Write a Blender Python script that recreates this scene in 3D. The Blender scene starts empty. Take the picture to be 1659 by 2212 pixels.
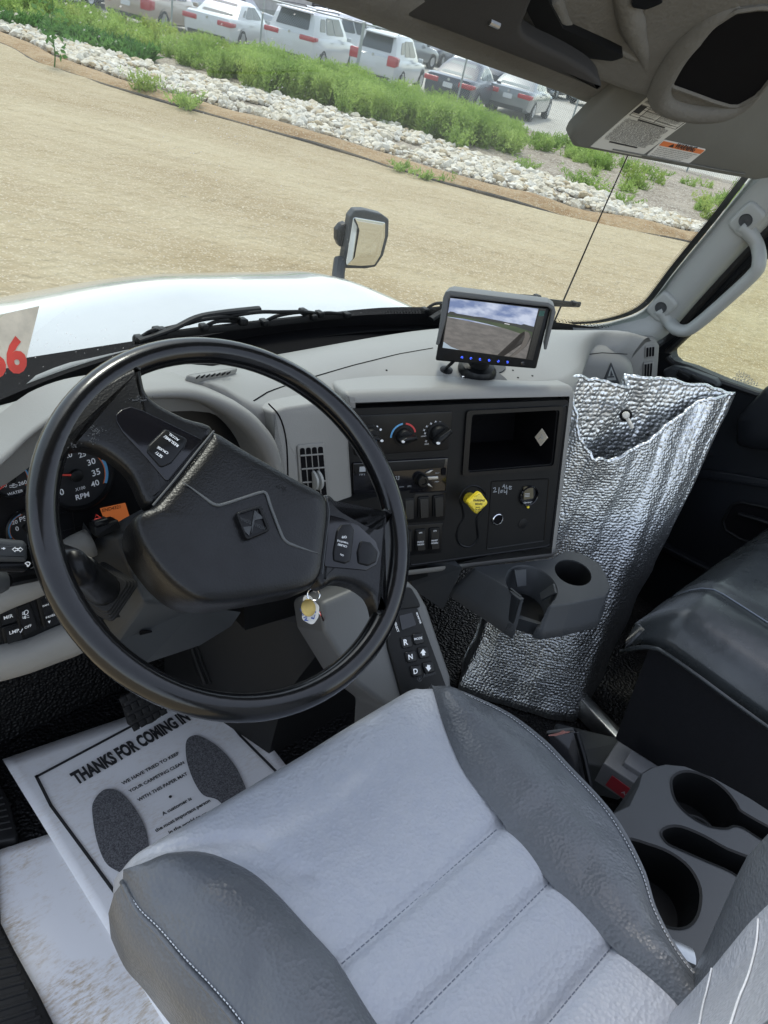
import bpy, math, random
import numpy as np
from mathutils import Vector, Matrix
from mathutils.geometry import tessellate_polygon

random.seed(7)
rng = np.random.default_rng(7)
scene = bpy.context.scene
COL = scene.collection

# ---------------------------------------------------------------- camera
# world axes: x = truck's right, y = truck's front, z up, origin on the cab floor below the steering wheel
F, CX, CY = 1600.0, 829.5, 1106.0            # focal length and centre in photo units (photo 1659 x 2212)
PITCH, ROLL, YAW = math.radians(34), math.radians(11), math.radians(48)
CAM = np.array([-0.8355, -0.578, 1.2887])
FW = np.array([math.sin(YAW) * math.cos(PITCH), math.cos(YAW) * math.cos(PITCH), -math.sin(PITCH)])
_r0 = np.array([math.cos(YAW), -math.sin(YAW), 0.0])
_u0 = np.cross(_r0, FW)
RT = math.cos(ROLL) * _r0 + math.sin(ROLL) * _u0
UP = -math.sin(ROLL) * _r0 + math.cos(ROLL) * _u0
cam_data = bpy.data.cameras.new('camera')
cam_data.sensor_fit = 'HORIZONTAL'
cam_data.sensor_width = 36.0
cam_data.lens = 36.0 * F / 1659.0
cam_data.clip_start = 0.02
cam_data.clip_end = 3000.0
cam = bpy.data.objects.new('camera', cam_data)
COL.objects.link(cam)
cam.matrix_world = Matrix(((RT[0], UP[0], -FW[0], CAM[0]), (RT[1], UP[1], -FW[1], CAM[1]), (RT[2], UP[2], -FW[2], CAM[2]), (0, 0, 0, 1)))
scene.camera = cam

# ---------------------------------------------------------------- light: hazy daylight, sun high in front of the truck
SUN_EL, SUN_AZ = math.radians(66), math.radians(20)       # azimuth from +y towards +x
world = bpy.data.worlds.new('World')
scene.world = world
world.use_nodes = True
wn = world.node_tree.nodes
wl = world.node_tree.links
sky = wn.new('ShaderNodeTexSky')
sky.sky_type = 'NISHITA'
sky.sun_disc = False
sky.sun_elevation = SUN_EL
sky.sun_rotation = SUN_AZ
sky.air_density = 1.1
sky.dust_density = 1.2
sky.ozone_density = 1.5
hs = wn.new('ShaderNodeHueSaturation'); hs.inputs['Saturation'].default_value = 0.5      # thin cloud: a paler sky
wl.new(sky.outputs[0], hs.inputs['Color']); wl.new(hs.outputs[0], wn['Background'].inputs[0])
wn['Background'].inputs[1].default_value = 0.15
sun_data = bpy.data.lights.new('sun', 'SUN')
sun_data.energy = 0.9
sun_data.angle = math.radians(12)
sun_data.color = (1.0, 0.95, 0.86)
sun = bpy.data.objects.new('sun', sun_data)
COL.objects.link(sun)
_sd = Vector((math.sin(SUN_AZ) * math.cos(SUN_EL), math.cos(SUN_AZ) * math.cos(SUN_EL), math.sin(SUN_EL)))
sun.rotation_euler = _sd.to_track_quat('Z', 'Y').to_euler()
sun.location = (0, 0, 30)
vs = scene.view_settings
vs.view_transform = 'Standard'
vs.look = 'None'
vs.gamma = 1.0
vs.use_curve_mapping = False
vs.exposure = 1.45
scene.cycles.max_bounces = 8
scene.cycles.transparent_max_bounces = 24

# ---------------------------------------------------------------- measuring the place from the photograph
def A(*v): return np.array(v, float)
def nrm(v):
    v = np.asarray(v, float)
    return v / np.linalg.norm(v)
def ray(u, v): return (u - CX) / F * RT - (v - CY) / F * UP + FW
def hit(u, v, P, n):
    d = ray(u, v)
    return CAM + d * (((np.asarray(P, float) - CAM) @ n) / (d @ n))
def atZ(u, v, z): return hit(u, v, (0, 0, z), A(0, 0, 1))
def atX(u, v, x): return hit(u, v, (x, 0, 0), A(1, 0, 0))
def atY(u, v, y): return hit(u, v, (0, y, 0), A(0, 1, 0))
def atD(u, v, dep): return CAM + dep * ray(u, v)

class Pl:
    """A plane of the place: origin, right axis, up axis, normal towards the viewer."""
    def __init__(s, O, n, ex):
        s.O = np.asarray(O, float); s.n = nrm(n)
        ex = np.asarray(ex, float); s.ex = nrm(ex - s.n * (ex @ s.n)); s.ey = np.cross(s.n, s.ex)
    def h(s, u, v, off=0.0): return hit(u, v, s.O + s.n * off, s.n)
    def l(s, u, v, off=0.0):
        p = s.h(u, v, off) - s.O
        return (p @ s.ex, p @ s.ey)
    def L(s, pts, off=0.0): return [s.l(u, v, off) for u, v in pts]
    def w(s, x, y, z=0.0): return s.O + s.ex * x + s.ey * y + s.n * z
    def off(s, d): return Pl(s.O + s.n * d, s.n, s.ex)

# ---------------------------------------------------------------- mesh builder
def area2(p):
    p = np.asarray(p); x, y = p[:, 0], p[:, 1]
    return 0.5 * np.sum(x * np.roll(y, -1) - np.roll(x, -1) * y)
def ccw(p):
    p = [tuple(q) for q in p]
    return p if area2(p) > 0 else p[::-1]
def inset(p, d):
    """Offset a counter-clockwise polygon inwards by d (mitred, limited)."""
    p = np.asarray(p, float); n = len(p); out = []
    for i in range(n):
        a, b, c = p[i - 1], p[i], p[(i + 1) % n]
        e1, e2 = b - a, c - b
        l1, l2 = np.linalg.norm(e1), np.linalg.norm(e2)
        if l1 < 1e-9 or l2 < 1e-9: out.append(b); continue
        n1 = A(-e1[1], e1[0]) / l1; n2 = A(-e2[1], e2[0]) / l2
        m = n1 + n2; q = m @ m
        if q < 1e-6: out.append(b + n1 * d); continue
        out.append(b + m * min(2 / q, 2.2) * d)
    return [tuple(q) for q in out]
def rpoly(p, r, seg=5):
    """Round the corners of a polygon; r one number or one per corner."""
    p = [np.asarray(q, float)[:2] for q in p]; n = len(p); out = []
    rs = [r] * n if not hasattr(r, '__len__') else r
    for i in range(n):
        a, b, c = p[i - 1], p[i], p[(i + 1) % n]
        u, v = a - b, c - b
        lu, lv = np.linalg.norm(u), np.linalg.norm(v)
        u, v = u / lu, v / lv
        cosang = np.clip(u @ v, -1, 1); ang = math.acos(cosang)
        if rs[i] <= 0 or ang > 3.1: out.append(tuple(b)); continue
        t = min(rs[i] / math.tan(ang / 2), lu * .48, lv * .48)
        s, e = b + u * t, b + v * t
        for k in range(seg + 1):
            w = k / seg
            out.append(tuple((1 - w) ** 2 * s + 2 * w * (1 - w) * b + w * w * e))
    return out
def cat(pts, n=8, closed=False):
    """Smooth Catmull-Rom curve through the points."""
    P = [np.asarray(p, float) for p in pts]; m = len(P); out = []
    rngk = range(m) if closed else range(m - 1)
    for i in rngk:
        p1, p2 = P[i], P[(i + 1) % m]
        p0 = P[i - 1] if (closed or i > 0) else 2 * p1 - p2
        p3 = P[(i + 2) % m] if (closed or i + 2 < m) else 2 * p2 - p1
        for k in range(n):
            t = k / n
            out.append(0.5 * ((2 * p1) + (p2 - p0) * t + (2 * p0 - 5 * p1 + 4 * p2 - p3) * t * t + (3 * p1 - p0 - 3 * p2 + p3) * t ** 3))
    if not closed: out.append(P[-1])
    return out
def resample(pts, n):
    P = np.asarray(pts, float); d = np.r_[0, np.cumsum(np.linalg.norm(np.diff(P, axis=0), axis=1))]
    t = np.linspace(0, d[-1], n)
    return np.stack([np.interp(t, d, P[:, k]) for k in range(P.shape[1])], 1)
def circle(r, n=24, c=(0, 0), ry=None, a0=0.0):
    ry = r if ry is None else ry
    return [(c[0] + r * math.cos(a0 + 2 * math.pi * k / n), c[1] + ry * math.sin(a0 + 2 * math.pi * k / n)) for k in range(n)]

WORLD = Pl((0, 0, 0), (0, 0, 1), (1, 0, 0))

class MB:
    def __init__(s): s.v = []; s.f = []; s.m = []; s.mi = 0
    def add(s, verts, faces):
        b = len(s.v); s.v.extend([tuple(map(float, q)) for q in verts])
        for f in faces: s.f.append(tuple(b + i for i in f)); s.m.append(s.mi)
        return s
    def loft(s, rings, closed=True, cap0=True, cap1=True):
        n = len(rings[0]); V_ = [p for r in rings for p in r]; Fc = []
        for i in range(len(rings) - 1):
            for j in range(n if closed else n - 1):
                a, b = i * n + j, i * n + (j + 1) % n
                Fc.append((a, b, b + n, a + n))
        if closed and cap0: Fc.append(tuple(range(n - 1, -1, -1)))
        if closed and cap1: Fc.append(tuple((len(rings) - 1) * n + j for j in range(n)))
        return s.add(V_, Fc)
    def prism(s, pl, poly, z0, z1, bev=0.0, seg=3, back=True, front=True):
        p = ccw(poly); rings = [[pl.w(x, y, z0) for x, y in p]]
        if bev > 0:
            for k in range(seg + 1):
                t = k / seg * math.pi / 2
                q = inset(p, bev * (1 - math.cos(t)))
                rings.append([pl.w(x, y, z1 - bev + bev * math.sin(t)) for x, y in q])
        else: rings.append([pl.w(x, y, z1) for x, y in p])
        return s.loft(rings, cap0=back, cap1=front)
    def dome(s, pl, poly, prof):
        """prof: (scale about the centroid, height) from rim to crown."""
        p = np.asarray(ccw(poly)); c = p.mean(0); rings = []
        for sc, z in prof: rings.append([pl.w(*(c + (q - c) * sc), z) for q in p])
        return s.loft(rings, cap0=True, cap1=True)
    def holes(s, pl, outer, holes, z0, z1, inner_depth=None):
        """A plate with openings; every wall straight."""
        loops = [ccw(outer)] + [ccw(h)[::-1] for h in holes]
        flat = [Vector((x, y, 0)) for lp in loops for x, y in lp]
        tri = tessellate_polygon([[Vector((x, y, 0)) for x, y in lp] for lp in loops])
        pts = [q for lp in loops for q in lp]; N = len(pts)
        top = [pl.w(x, y, z1) for x, y in pts]; bot = [pl.w(x, y, z0) for x, y in pts]
        Fc = []
        for t in tri:
            a, b, c = t
            ar = area2([pts[a], pts[b], pts[c]])
            if ar < 0: a, c = c, a
            Fc.append((a, b, c)); Fc.append((c + N, b + N, a + N))
        k = 0
        for lp in loops:
            n = len(lp)
            for j in range(n):
                a, b = k + j, k + (j + 1) % n
                Fc.append((a + N, b + N, b, a))
            k += n
        return s.add(top + bot, Fc)
    def box(s, c, size, R=None, bev=0.0, seg=2):
        R = np.eye(3) if R is None else np.asarray(R)
        pl = Pl(c, R[:, 2], R[:, 0]); hx, hy, hz = size[0] / 2, size[1] / 2, size[2] / 2
        p = [(-hx, -hy), (hx, -hy), (hx, hy), (-hx, hy)]
        if bev > 0:
            q = rpoly(p, bev * 1.2, 3); rings = []
            for k in range(seg + 1):
                t = k / seg * math.pi / 2
                rings.append([pl.w(x, y, -hz + bev * (1 - math.sin(t))) for x, y in inset(q, bev * (1 - math.cos(t)))])
            rings = rings[::-1]
            for k in range(seg + 1):
                t = k / seg * math.pi / 2
                rings.append([pl.w(x, y, hz - bev * (1 - math.sin(t))) for x, y in inset(q, bev * (1 - math.cos(t)))])
            return s.loft(rings)
        return s.prism(pl, p, -hz, hz)
    def tube(s, pts, r, n=10, closed=False, cap=True, flat=1.0):
        P = [np.asarray(p, float) for p in pts]; m = len(P)
        rs = [r] * m if not hasattr(r, '__len__') else list(r)
        T = []
        for i in range(m):
            a = P[(i - 1) % m] if (closed or i > 0) else P[i]
            b = P[(i + 1) % m] if (closed or i < m - 1) else P[i]
            T.append(nrm(b - a))
        u = np.cross(T[0], A(0, 0, 1))
        if np.linalg.norm(u) < 1e-3: u = np.cross(T[0], A(0, 1, 0))
        u = nrm(u); rings = []
        for i in range(m):
            u = nrm(u - T[i] * (u @ T[i])); w = np.cross(T[i], u)
            rings.append([P[i] + rs[i] * (math.cos(2 * math.pi * k / n) * u + flat * math.sin(2 * math.pi * k / n) * w) for k in range(n)])
        if closed:
            # close with the best matching twist
            N = len(s.v); base = rings; V_ = [p for r_ in base for p in r_]; Fc = []
            d = [np.linalg.norm(base[-1][0] - base[0][k]) for k in range(n)]; sh = int(np.argmin(d))
            for i in range(m):
                for j in range(n):
                    a, b = i * n + j, i * n + (j + 1) % n
                    if i < m - 1: c, e = a + n, b + n
                    else: c, e = (j + sh) % n, (j + 1 + sh) % n
                    Fc.append((a, b, e, c))
            return s.add(V_, Fc)
        return s.loft(rings, cap0=cap, cap1=cap)
    def lathe(s, pl, prof, n=24, c=(0, 0), cap0=True, cap1=True):
        """prof: (radius, height) along the plane normal."""
        rings = [[pl.w(c[0] + r * math.cos(2 * math.pi * k / n), c[1] + r * math.sin(2 * math.pi * k / n), z) for k in range(n)] for r, z in prof]
        return s.loft(rings, cap0=cap0, cap1=cap1)
    def grid(s, P, thick=0.0):
        """P[i][j] points; a sheet, or a slab when thick (offset along the average normal)."""
        P = np.asarray(P, float); a, b = P.shape[:2]
        Fc = [(i * b + j, i * b + j + 1, (i + 1) * b + j + 1, (i + 1) * b + j) for i in range(a - 1) for j in range(b - 1)]
        if not thick: return s.add(P.reshape(-1, 3), Fc)
        gu = np.gradient(P, axis=0); gv = np.gradient(P, axis=1)
        N = np.cross(gv, gu); N /= np.maximum(np.linalg.norm(N, axis=2, keepdims=True), 1e-9)
        Q = P + N * thick; n = a * b
        Fb = [tuple(n + i for i in f[::-1]) for f in Fc]
        edge = [j for j in range(b)] + [i * b + b - 1 for i in range(1, a)] + [(a - 1) * b + j for j in range(b - 2, -1, -1)] + [i * b for i in range(a - 2, 0, -1)]
        Fe = [(edge[(k + 1) % len(edge)], edge[k], edge[k] + n, edge[(k + 1) % len(edge)] + n) for k in range(len(edge))]
        return s.add(np.concatenate([P.reshape(-1, 3), Q.reshape(-1, 3)]), Fc + Fb + Fe)

# ---------------------------------------------------------------- objects
ORG = {}
def loc_of(o): return ORG.get(o.name, np.zeros(3)) if o else np.zeros(3)
def tag(o, label=None, cat_=None, group=None, kind=None):
    if label: o['label'] = label
    if cat_: o['category'] = cat_
    if group: o['group'] = group
    if kind: o['kind'] = kind
    return o
def thing(name, label, cat_, loc, group=None):
    o = bpy.data.objects.new(name, None); COL.objects.link(o)
    o.location = Vector(loc); ORG[o.name] = np.asarray(loc, float)
    o.empty_display_size = 0.05
    return tag(o, label, cat_, group)
def mesh_from(name, verts, faces, mis, mats, angle=35):
    me = bpy.data.meshes.new(name)
    me.from_pydata([tuple(v) for v in verts], [], faces)
    for m in mats: me.materials.append(m)
    me.polygons.foreach_set('material_index', mis)
    me.validate()
    if angle:
        me.polygons.foreach_set('use_smooth', [True] * len(me.polygons))
        if angle < 180: me.set_sharp_from_angle(angle=math.radians(angle))
    me.update()
    return me
def obj(name, mb, mats, parent=None, angle=35, loc=None, label=None, fix=True):
    """Link a mesh built in world coordinates; a part is stored relative to its thing."""
    mats = mats if isinstance(mats, (list, tuple)) else [mats]
    o0 = loc_of(parent) if parent else (np.asarray(loc, float) if loc is not None else np.zeros(3))
    V_ = np.asarray(mb.v, float) - o0
    me = mesh_from(name, V_, mb.f, mb.m, mats, angle)
    if fix:
        import bmesh
        bm = bmesh.new(); bm.from_mesh(me); bmesh.ops.recalc_face_normals(bm, faces=bm.faces); bm.to_mesh(me); bm.free()
    o = bpy.data.objects.new(name, me); COL.objects.link(o)
    if parent: o.parent = parent
    else: o.location = Vector(o0)
    ORG[o.name] = o0
    if label: o['label'] = label
    if name in ('lettering', 'print', 'numerals', 'characters', 'lamp_symbols', 'stalk_symbols', 'handwriting', 'etched_mark', 'silver_keys', 'lamp_grid', 'emblem_star', 'emblem_relief', 'maker_mark', 'scribble', 'button_light', 'border', 'numeral'): o['kind'] = 'stuff'
    return o
_tc = {}
def text_mesh(s, bold):
    k = (s, bold)
    if k not in _tc:
        cu = bpy.data.curves.new('t', 'FONT'); cu.body = s; cu.size = 1.0; cu.offset = bold; cu.resolution_u = 3
        ob = bpy.data.objects.new('t', cu); COL.objects.link(ob)
        me = bpy.data.meshes.new_from_object(ob)
        V_ = np.array([v.co[:2] for v in me.vertices]) if len(me.vertices) else np.zeros((0, 2))
        Fc = [tuple(p.vertices) for p in me.polygons]
        bpy.data.objects.remove(ob); bpy.data.curves.remove(cu); bpy.data.meshes.remove(me)
        _tc[k] = (V_, Fc)
    return _tc[k]
def put_text(mb, s, pl, a, b, h=None, bold=0.0, z=0.0006, px=True, mirror=False, wob=0.0, off=0.0, slant=0.0):
    """Lettering with its baseline from a to b (photo points on the plane, or local points); h = cap height as a share of the baseline length."""
    p, q = (A(*pl.l(*a, off)), A(*pl.l(*b, off))) if px else (A(*a), A(*b))
    V_, Fc = text_mesh(s, bold)
    if not len(V_): return mb
    w = V_[:, 0].max() - V_[:, 0].min(); x0 = V_[:, 0].min()
    d = q - p; L_ = np.linalg.norm(d); e = d / L_; f = A(-e[1], e[0])
    sx = L_ / w; sy = sx if h is None else h * L_ / 0.70
    out = []
    for x, y in V_:
        X_ = (x - x0 + slant * y) * sx
        if mirror: X_ = L_ - X_
        r = p + e * X_ + f * y * sy
        out.append(pl.w(r[0], r[1], z + off))
    return mb.add(out, Fc)
def copy_tree(o, parent=None):
    c = o.copy(); COL.objects.link(c)
    if parent: c.parent = parent
    for ch in list(o.children): copy_tree(ch, c)
    return c

# ---------------------------------------------------------------- materials
MATS = {}
def pm(name, col, rough=0.5, metal=0.0, bump=None, var=None, coat=0.0, spec=0.5, emit=None, fine=None, sheen=0.0):
    """bump = (scale, strength, distance); var = (scale, amount 0..1, other colour or None); fine = voronoi grain (scale, strength)."""
    m = bpy.data.materials.new(name); m.use_nodes = True
    nt = m.node_tree; b = nt.nodes['Principled BSDF']
    b.inputs['Base Color'].default_value = (*col, 1); b.inputs['Roughness'].default_value = rough
    b.inputs['Metallic'].default_value = metal; b.inputs['Coat Weight'].default_value = coat
    b.inputs['Coat Roughness'].default_value = 0.06; b.inputs['Specular IOR Level'].default_value = spec
    if sheen: b.inputs['Sheen Weight'].default_value = sheen
    tc = nt.nodes.new('ShaderNodeTexCoord')
    if emit:
        b.inputs['Emission Color'].default_value = (*emit[0], 1); b.inputs['Emission Strength'].default_value = emit[1]
    if var:
        n = nt.nodes.new('ShaderNodeTexNoise'); n.inputs['Scale'].default_value = var[0]; n.inputs['Detail'].default_value = 6; n.inputs['Roughness'].default_value = 0.62
        nt.links.new(tc.outputs['Object'], n.inputs['Vector'])
        r = nt.nodes.new('ShaderNodeValToRGB'); o = var[2] if len(var) > 2 and var[2] else tuple(c * (1 - var[1]) for c in col)
        r.color_ramp.elements[0].position = 0.34; r.color_ramp.elements[0].color = (*o, 1)
        r.color_ramp.elements[1].position = 0.62; r.color_ramp.elements[1].color = (*col, 1)
        nt.links.new(n.outputs['Fac'], r.inputs['Fac']); nt.links.new(r.outputs['Color'], b.inputs['Base Color'])
        mr = nt.nodes.new('ShaderNodeMapRange'); mr.inputs['To Min'].default_value = max(rough - .1, .02); mr.inputs['To Max'].default_value = min(rough + .1, 1)
        nt.links.new(n.outputs['Fac'], mr.inputs['Value']); nt.links.new(mr.outputs[0], b.inputs['Roughness'])
    prev = None
    for kind, par in (('N', bump), ('V', fine)):
        if not par: continue
        if kind == 'N':
            n = nt.nodes.new('ShaderNodeTexNoise'); n.inputs['Scale'].default_value = par[0]; n.inputs['Detail'].default_value = 5; out = n.outputs['Fac']
        else:
            n = nt.nodes.new('ShaderNodeTexVoronoi'); n.inputs['Scale'].default_value = par[0]; out = n.outputs['Distance']
        nt.links.new(tc.outputs['Object'], n.inputs['Vector'])
        bp = nt.nodes.new('ShaderNodeBump'); bp.inputs['Strength'].default_value = par[1]; bp.inputs['Distance'].default_value = par[2] if len(par) > 2 else 0.002
        nt.links.new(out, bp.inputs['Height'])
        if prev: nt.links.new(prev.outputs[0], bp.inputs['Normal'])
        prev = bp
    if prev: nt.links.new(prev.outputs[0], b.inputs['Normal'])
    MATS[name] = m
    return m

M_dash = pm('grey grained dash plastic', (.225, .222, .208), .5, bump=(420, .25, .001), var=(5, .08), fine=(700, .12, .0008))
M_dashlow = pm('mid grey pod plastic', (.085, .088, .09), .5, bump=(500, .2, .0008))
M_pillar = pm('grey pillar plastic', (.29, .30, .292), .5, bump=(500, .12, .0006))
M_head = pm('taupe headliner vinyl', (.115, .112, .102), .75, bump=(190, .5, .003), var=(30, .12))
M_visor = pm('grey visor vinyl', (.115, .117, .108), .7, bump=(300, .2, .001), var=(14, .1))
M_blk = pm('black grained plastic', (.0055, .006, .0066), .5, spec=.22, bump=(900, .18, .0006), var=(9, .3, (.008, .0084, .0092)))
M_blk2 = pm('black smooth plastic', (.004, .0044, .005), .32, spec=.24, var=(14, .3, (.009, .0095, .011)))
M_gloss = pm('black glossy plastic', (.006, .006, .008), .12)
M_recess = pm('black recess lining', (.004, .004, .005), .8, spec=.1)
M_char = pm('charcoal moulded plastic', (.040, .044, .048), .5, spec=.4, bump=(700, .1, .0006), var=(8, .15))
M_wheel = pm('worn black leather', (.0035, .0037, .0042), .34, spec=.36, bump=(240, .15, .0008), fine=(420, .22, .0008), var=(22, .5, (.0065, .007, .008)))
M_rim = pm('polished black rim leather', (.003, .0033, .004), .18, spec=.5, bump=(120, .10, .001), var=(30, .4, (.006, .0063, .0073)))
M_seatL = pm('light grey seat vinyl', (.37, .388, .425), .40, bump=(40, .4, .004), fine=(210, .55, .0016), var=(60, .05, (.345, .366, .412)))
M_seatD = pm('dark grey seat leather', (.10, .109, .121), .34, bump=(34, .45, .004), fine=(240, .5, .0014), var=(9, .18))
M_pass = pm('charcoal bench vinyl', (.026, .030, .032), .27, bump=(45, .25, .003), var=(10, .3, (.040, .045, .048)))
M_thread = pm('pale seat thread', (.60, .63, .66), .8)
M_tdark = pm('dark seat thread', (.17, .19, .225), .8)
M_floor = pm('black rubber floor', (.005, .005, .0055), .42, spec=.25, bump=(110, .9, .004), fine=(160, .8, .004))
M_rub = pm('black rubber', (.010, .010, .0105), .6, spec=.3, bump=(300, .2, .001))
M_navy = pm('dark door trim', (.008, .0095, .0125), .5, spec=.25, bump=(600, .15, .0006), var=(6, .2))
M_white = pm('white print', (.80, .82, .84), .6)
M_grprint = pm('grey print', (.34, .36, .38), .6)
M_dprint = pm('dark print', (.02, .02, .022), .7)
M_blue = pm('blue print', (.12, .36, .62), .6)
M_red = pm('red print', (.55, .05, .05), .6)
M_orange = pm('orange print', (.62, .17, .05), .6)
M_needle = pm('red needle', (.75, .06, .04), .5)
M_lcd = pm('amber display', (.30, .085, .025), .35, emit=((.8, .22, .06), .10))
M_lcdtx = pm('amber display characters', (.10, .03, .012), .5)
M_yel = pm('yellow knob plastic', (.80, .62, .04), .4, coat=.2)
M_chrome = pm('chrome', (.75, .76, .78), .18, metal=1)
M_steel = pm('dull steel', (.42, .43, .44), .38, metal=1, var=(40, .2))
M_brass = pm('brass tag', (.62, .46, .16), .35, metal=1, var=(60, .25))
M_beigeP = pm('cream sticker', (.62, .55, .44), .7, var=(30, .25))
M_paint = pm('white truck paint', (.375, .375, .36), .2, coat=.7, var=(2.5, .12))
M_seal = pm('black rubber seal', (.010, .010, .011), .5)

# ---------------------------------------------------------------- outdoor materials
def noise_mat(name, cols, scales, stretch=(1, 1, 1), rough=.9, bump=(40, .5, .02), grit=None):
    """Soil-like material: two noises (broad, fine) between colours, optional grit of stone chips."""
    m = bpy.data.materials.new(name); m.use_nodes = True; nt = m.node_tree; b = nt.nodes['Principled BSDF']
    b.inputs['Roughness'].default_value = rough; b.inputs['Specular IOR Level'].default_value = .2
    tc = nt.nodes.new('ShaderNodeTexCoord'); mp = nt.nodes.new('ShaderNodeMapping'); mp.inputs['Scale'].default_value = stretch
    nt.links.new(tc.outputs['Object'], mp.inputs['Vector'])
    prev = None
    for i, sc in enumerate(scales):
        n = nt.nodes.new('ShaderNodeTexNoise'); n.inputs['Scale'].default_value = sc; n.inputs['Detail'].default_value = 8; n.inputs['Roughness'].default_value = .65
        nt.links.new((mp if i != 1 else tc).outputs[0 if i != 1 else 3], n.inputs['Vector'])
        r = nt.nodes.new('ShaderNodeValToRGB'); r.color_ramp.elements[0].position = .40; r.color_ramp.elements[1].position = .60
        r.color_ramp.elements[0].color = (*cols[2 * i], 1); r.color_ramp.elements[1].color = (*cols[2 * i + 1], 1)
        nt.links.new(n.outputs['Fac'], r.inputs['Fac'])
        if prev is None: prev = r.outputs['Color']
        else:
            mx = nt.nodes.new('ShaderNodeMix'); mx.data_type = 'RGBA'; mx.inputs['Factor'].default_value = .34
            nt.links.new(prev, mx.inputs['A']); nt.links.new(r.outputs['Color'], mx.inputs['B']); prev = mx.outputs['Result']
    if grit:
        v = nt.nodes.new('ShaderNodeTexVoronoi'); v.inputs['Scale'].default_value = grit[0]; nt.links.new(tc.outputs['Object'], v.inputs['Vector'])
        hs = nt.nodes.new('ShaderNodeSeparateColor'); nt.links.new(v.outputs['Color'], hs.inputs['Color'])
        r = nt.nodes.new('ShaderNodeValToRGB'); r.color_ramp.interpolation = 'CONSTANT'
        e = r.color_ramp.elements; e[0].position = 0; e[0].color = (0, 0, 0, 1); e[1].position = 1 - grit[1]; e[1].color = (1, 1, 1, 1)
        nt.links.new(hs.outputs[0], r.inputs['Fac'])
        mx = nt.nodes.new('ShaderNodeMix'); mx.data_type = 'RGBA'; nt.links.new(r.outputs['Color'], mx.inputs['Factor'])
        nt.links.new(prev, mx.inputs['A']); mx.inputs['B'].default_value = (*grit[2], 1); prev = mx.outputs['Result']
    nt.links.new(prev, b.inputs['Base Color'])
    n = nt.nodes.new('ShaderNodeTexNoise'); n.inputs['Scale'].default_value = bump[0]; n.inputs['Detail'].default_value = 6
    nt.links.new(tc.outputs['Object'], n.inputs['Vector'])
    bp = nt.nodes.new('ShaderNodeBump'); bp.inputs['Strength'].default_value = bump[1]; bp.inputs['Distance'].default_value = bump[2]
    nt.links.new(n.outputs['Fac'], bp.inputs['Height']); nt.links.new(bp.outputs[0], b.inputs['Normal'])
    return m
M_dirt = noise_mat('tan road dirt', [(.235, .165, .08), (.40, .33, .205), (.33, .27, .165), (.43, .375, .26), (.36, .285, .175), (.42, .355, .235)], (.42, 2.6, .8), (.3, 1.3, 1), bump=(7, 1.0, .09), grit=(60, .12, (.47, .40, .29)))
M_soil = noise_mat('brown bank soil', [(.25, .15, .07), (.36, .25, .14), (.26, .17, .09), (.40, .32, .20)], (1.4, 7), (.5, 1.5, 1), bump=(14, .9, .05), grit=(50, .15, (.38, .30, .2)))
M_mulch = noise_mat('grey gravelly verge', [(.17, .135, .10), (.33, .28, .22), (.19, .155, .115), (.42, .37, .31)], (1.1, 9), bump=(22, .9, .04), grit=(30, .25, (.42, .38, .32)))
M_lot = noise_mat('pale lot gravel', [(.38, .355, .30), (.48, .45, .39), (.39, .365, .315), (.50, .475, .42)], (.25, 4), bump=(12, .6, .03), grit=(30, .15, (.46, .44, .40)))

# ---------------------------------------------------------------- ground (slopes gently down towards the truck's right)
_er = A(math.cos(YAW), -math.sin(YAW), 0); _h = A(math.sin(YAW), math.cos(YAW), 0)
GP = Pl((CAM[0], CAM[1], -1.35), _er * .05 + A(0, 0, 1), _er)
GM = Matrix(((GP.ex[0], GP.ey[0], GP.n[0], GP.O[0]), (GP.ex[1], GP.ey[1], GP.n[1], GP.O[1]), (GP.ex[2], GP.ey[2], GP.n[2], GP.O[2]), (0, 0, 0, 1)))
def on_ground(o, a, b, rot=0.0, c=0.0, s=1.0):
    o.matrix_world = GM @ Matrix.Translation((a, b, c)) @ Matrix.Rotation(rot, 4, 'Z') @ Matrix.Scale(s, 4)
    return o
def gobj(name, V_, Fc, mats, kind=None, parent=None, mi=None, angle=35):
    mats = mats if isinstance(mats, (list, tuple)) else [mats]
    me = mesh_from(name, V_, Fc, mi if mi is not None else [0] * len(Fc), mats, angle)
    o = bpy.data.objects.new(name, me); COL.objects.link(o)
    if parent: o.parent = parent
    else: o.matrix_world = GM
    if kind: o['kind'] = kind
    return o
def interp(tab): xs, ys = zip(*tab); return lambda a: float(np.interp(a, xs, ys))
tube_b = interp([(-40, 33), (-16, 21.2), (-12, 19.2), (-9.9, 18.1), (-8.8, 17.0), (-6.9, 16.3), (-4.8, 15.9), (-2.6, 15.6), (.5, 14.9), (2.3, 14.7), (6, 15.4), (12, 16.8), (40, 22)])
rock_b = interp([(-40, 37), (-16, 25), (-12, 22.4), (-9.3, 20.5), (-7, 20.3), (-3.5, 20.6), (-1, 20.1), (.5, 19.1), (2, 18.7), (3.7, 17.6), (5, 17.0), (12, 18), (40, 24)])
FENCE_B = 27.6

V_, Fc = [], []
xs = [-900, -200, -60, -30, 0, 30, 60, 200, 900]; ys = [-900, -200, -60, 0, 30, 60, 120, 300, 1500]
V_ = [(x, y, 0) for y in ys for x in xs]; n = len(xs)
Fc = [(j * n + i, j * n + i + 1, (j + 1) * n + i + 1, (j + 1) * n + i) for j in range(len(ys) - 1) for i in range(n - 1)]
ground = gobj('ground', V_, Fc, M_lot, 'structure')

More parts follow.
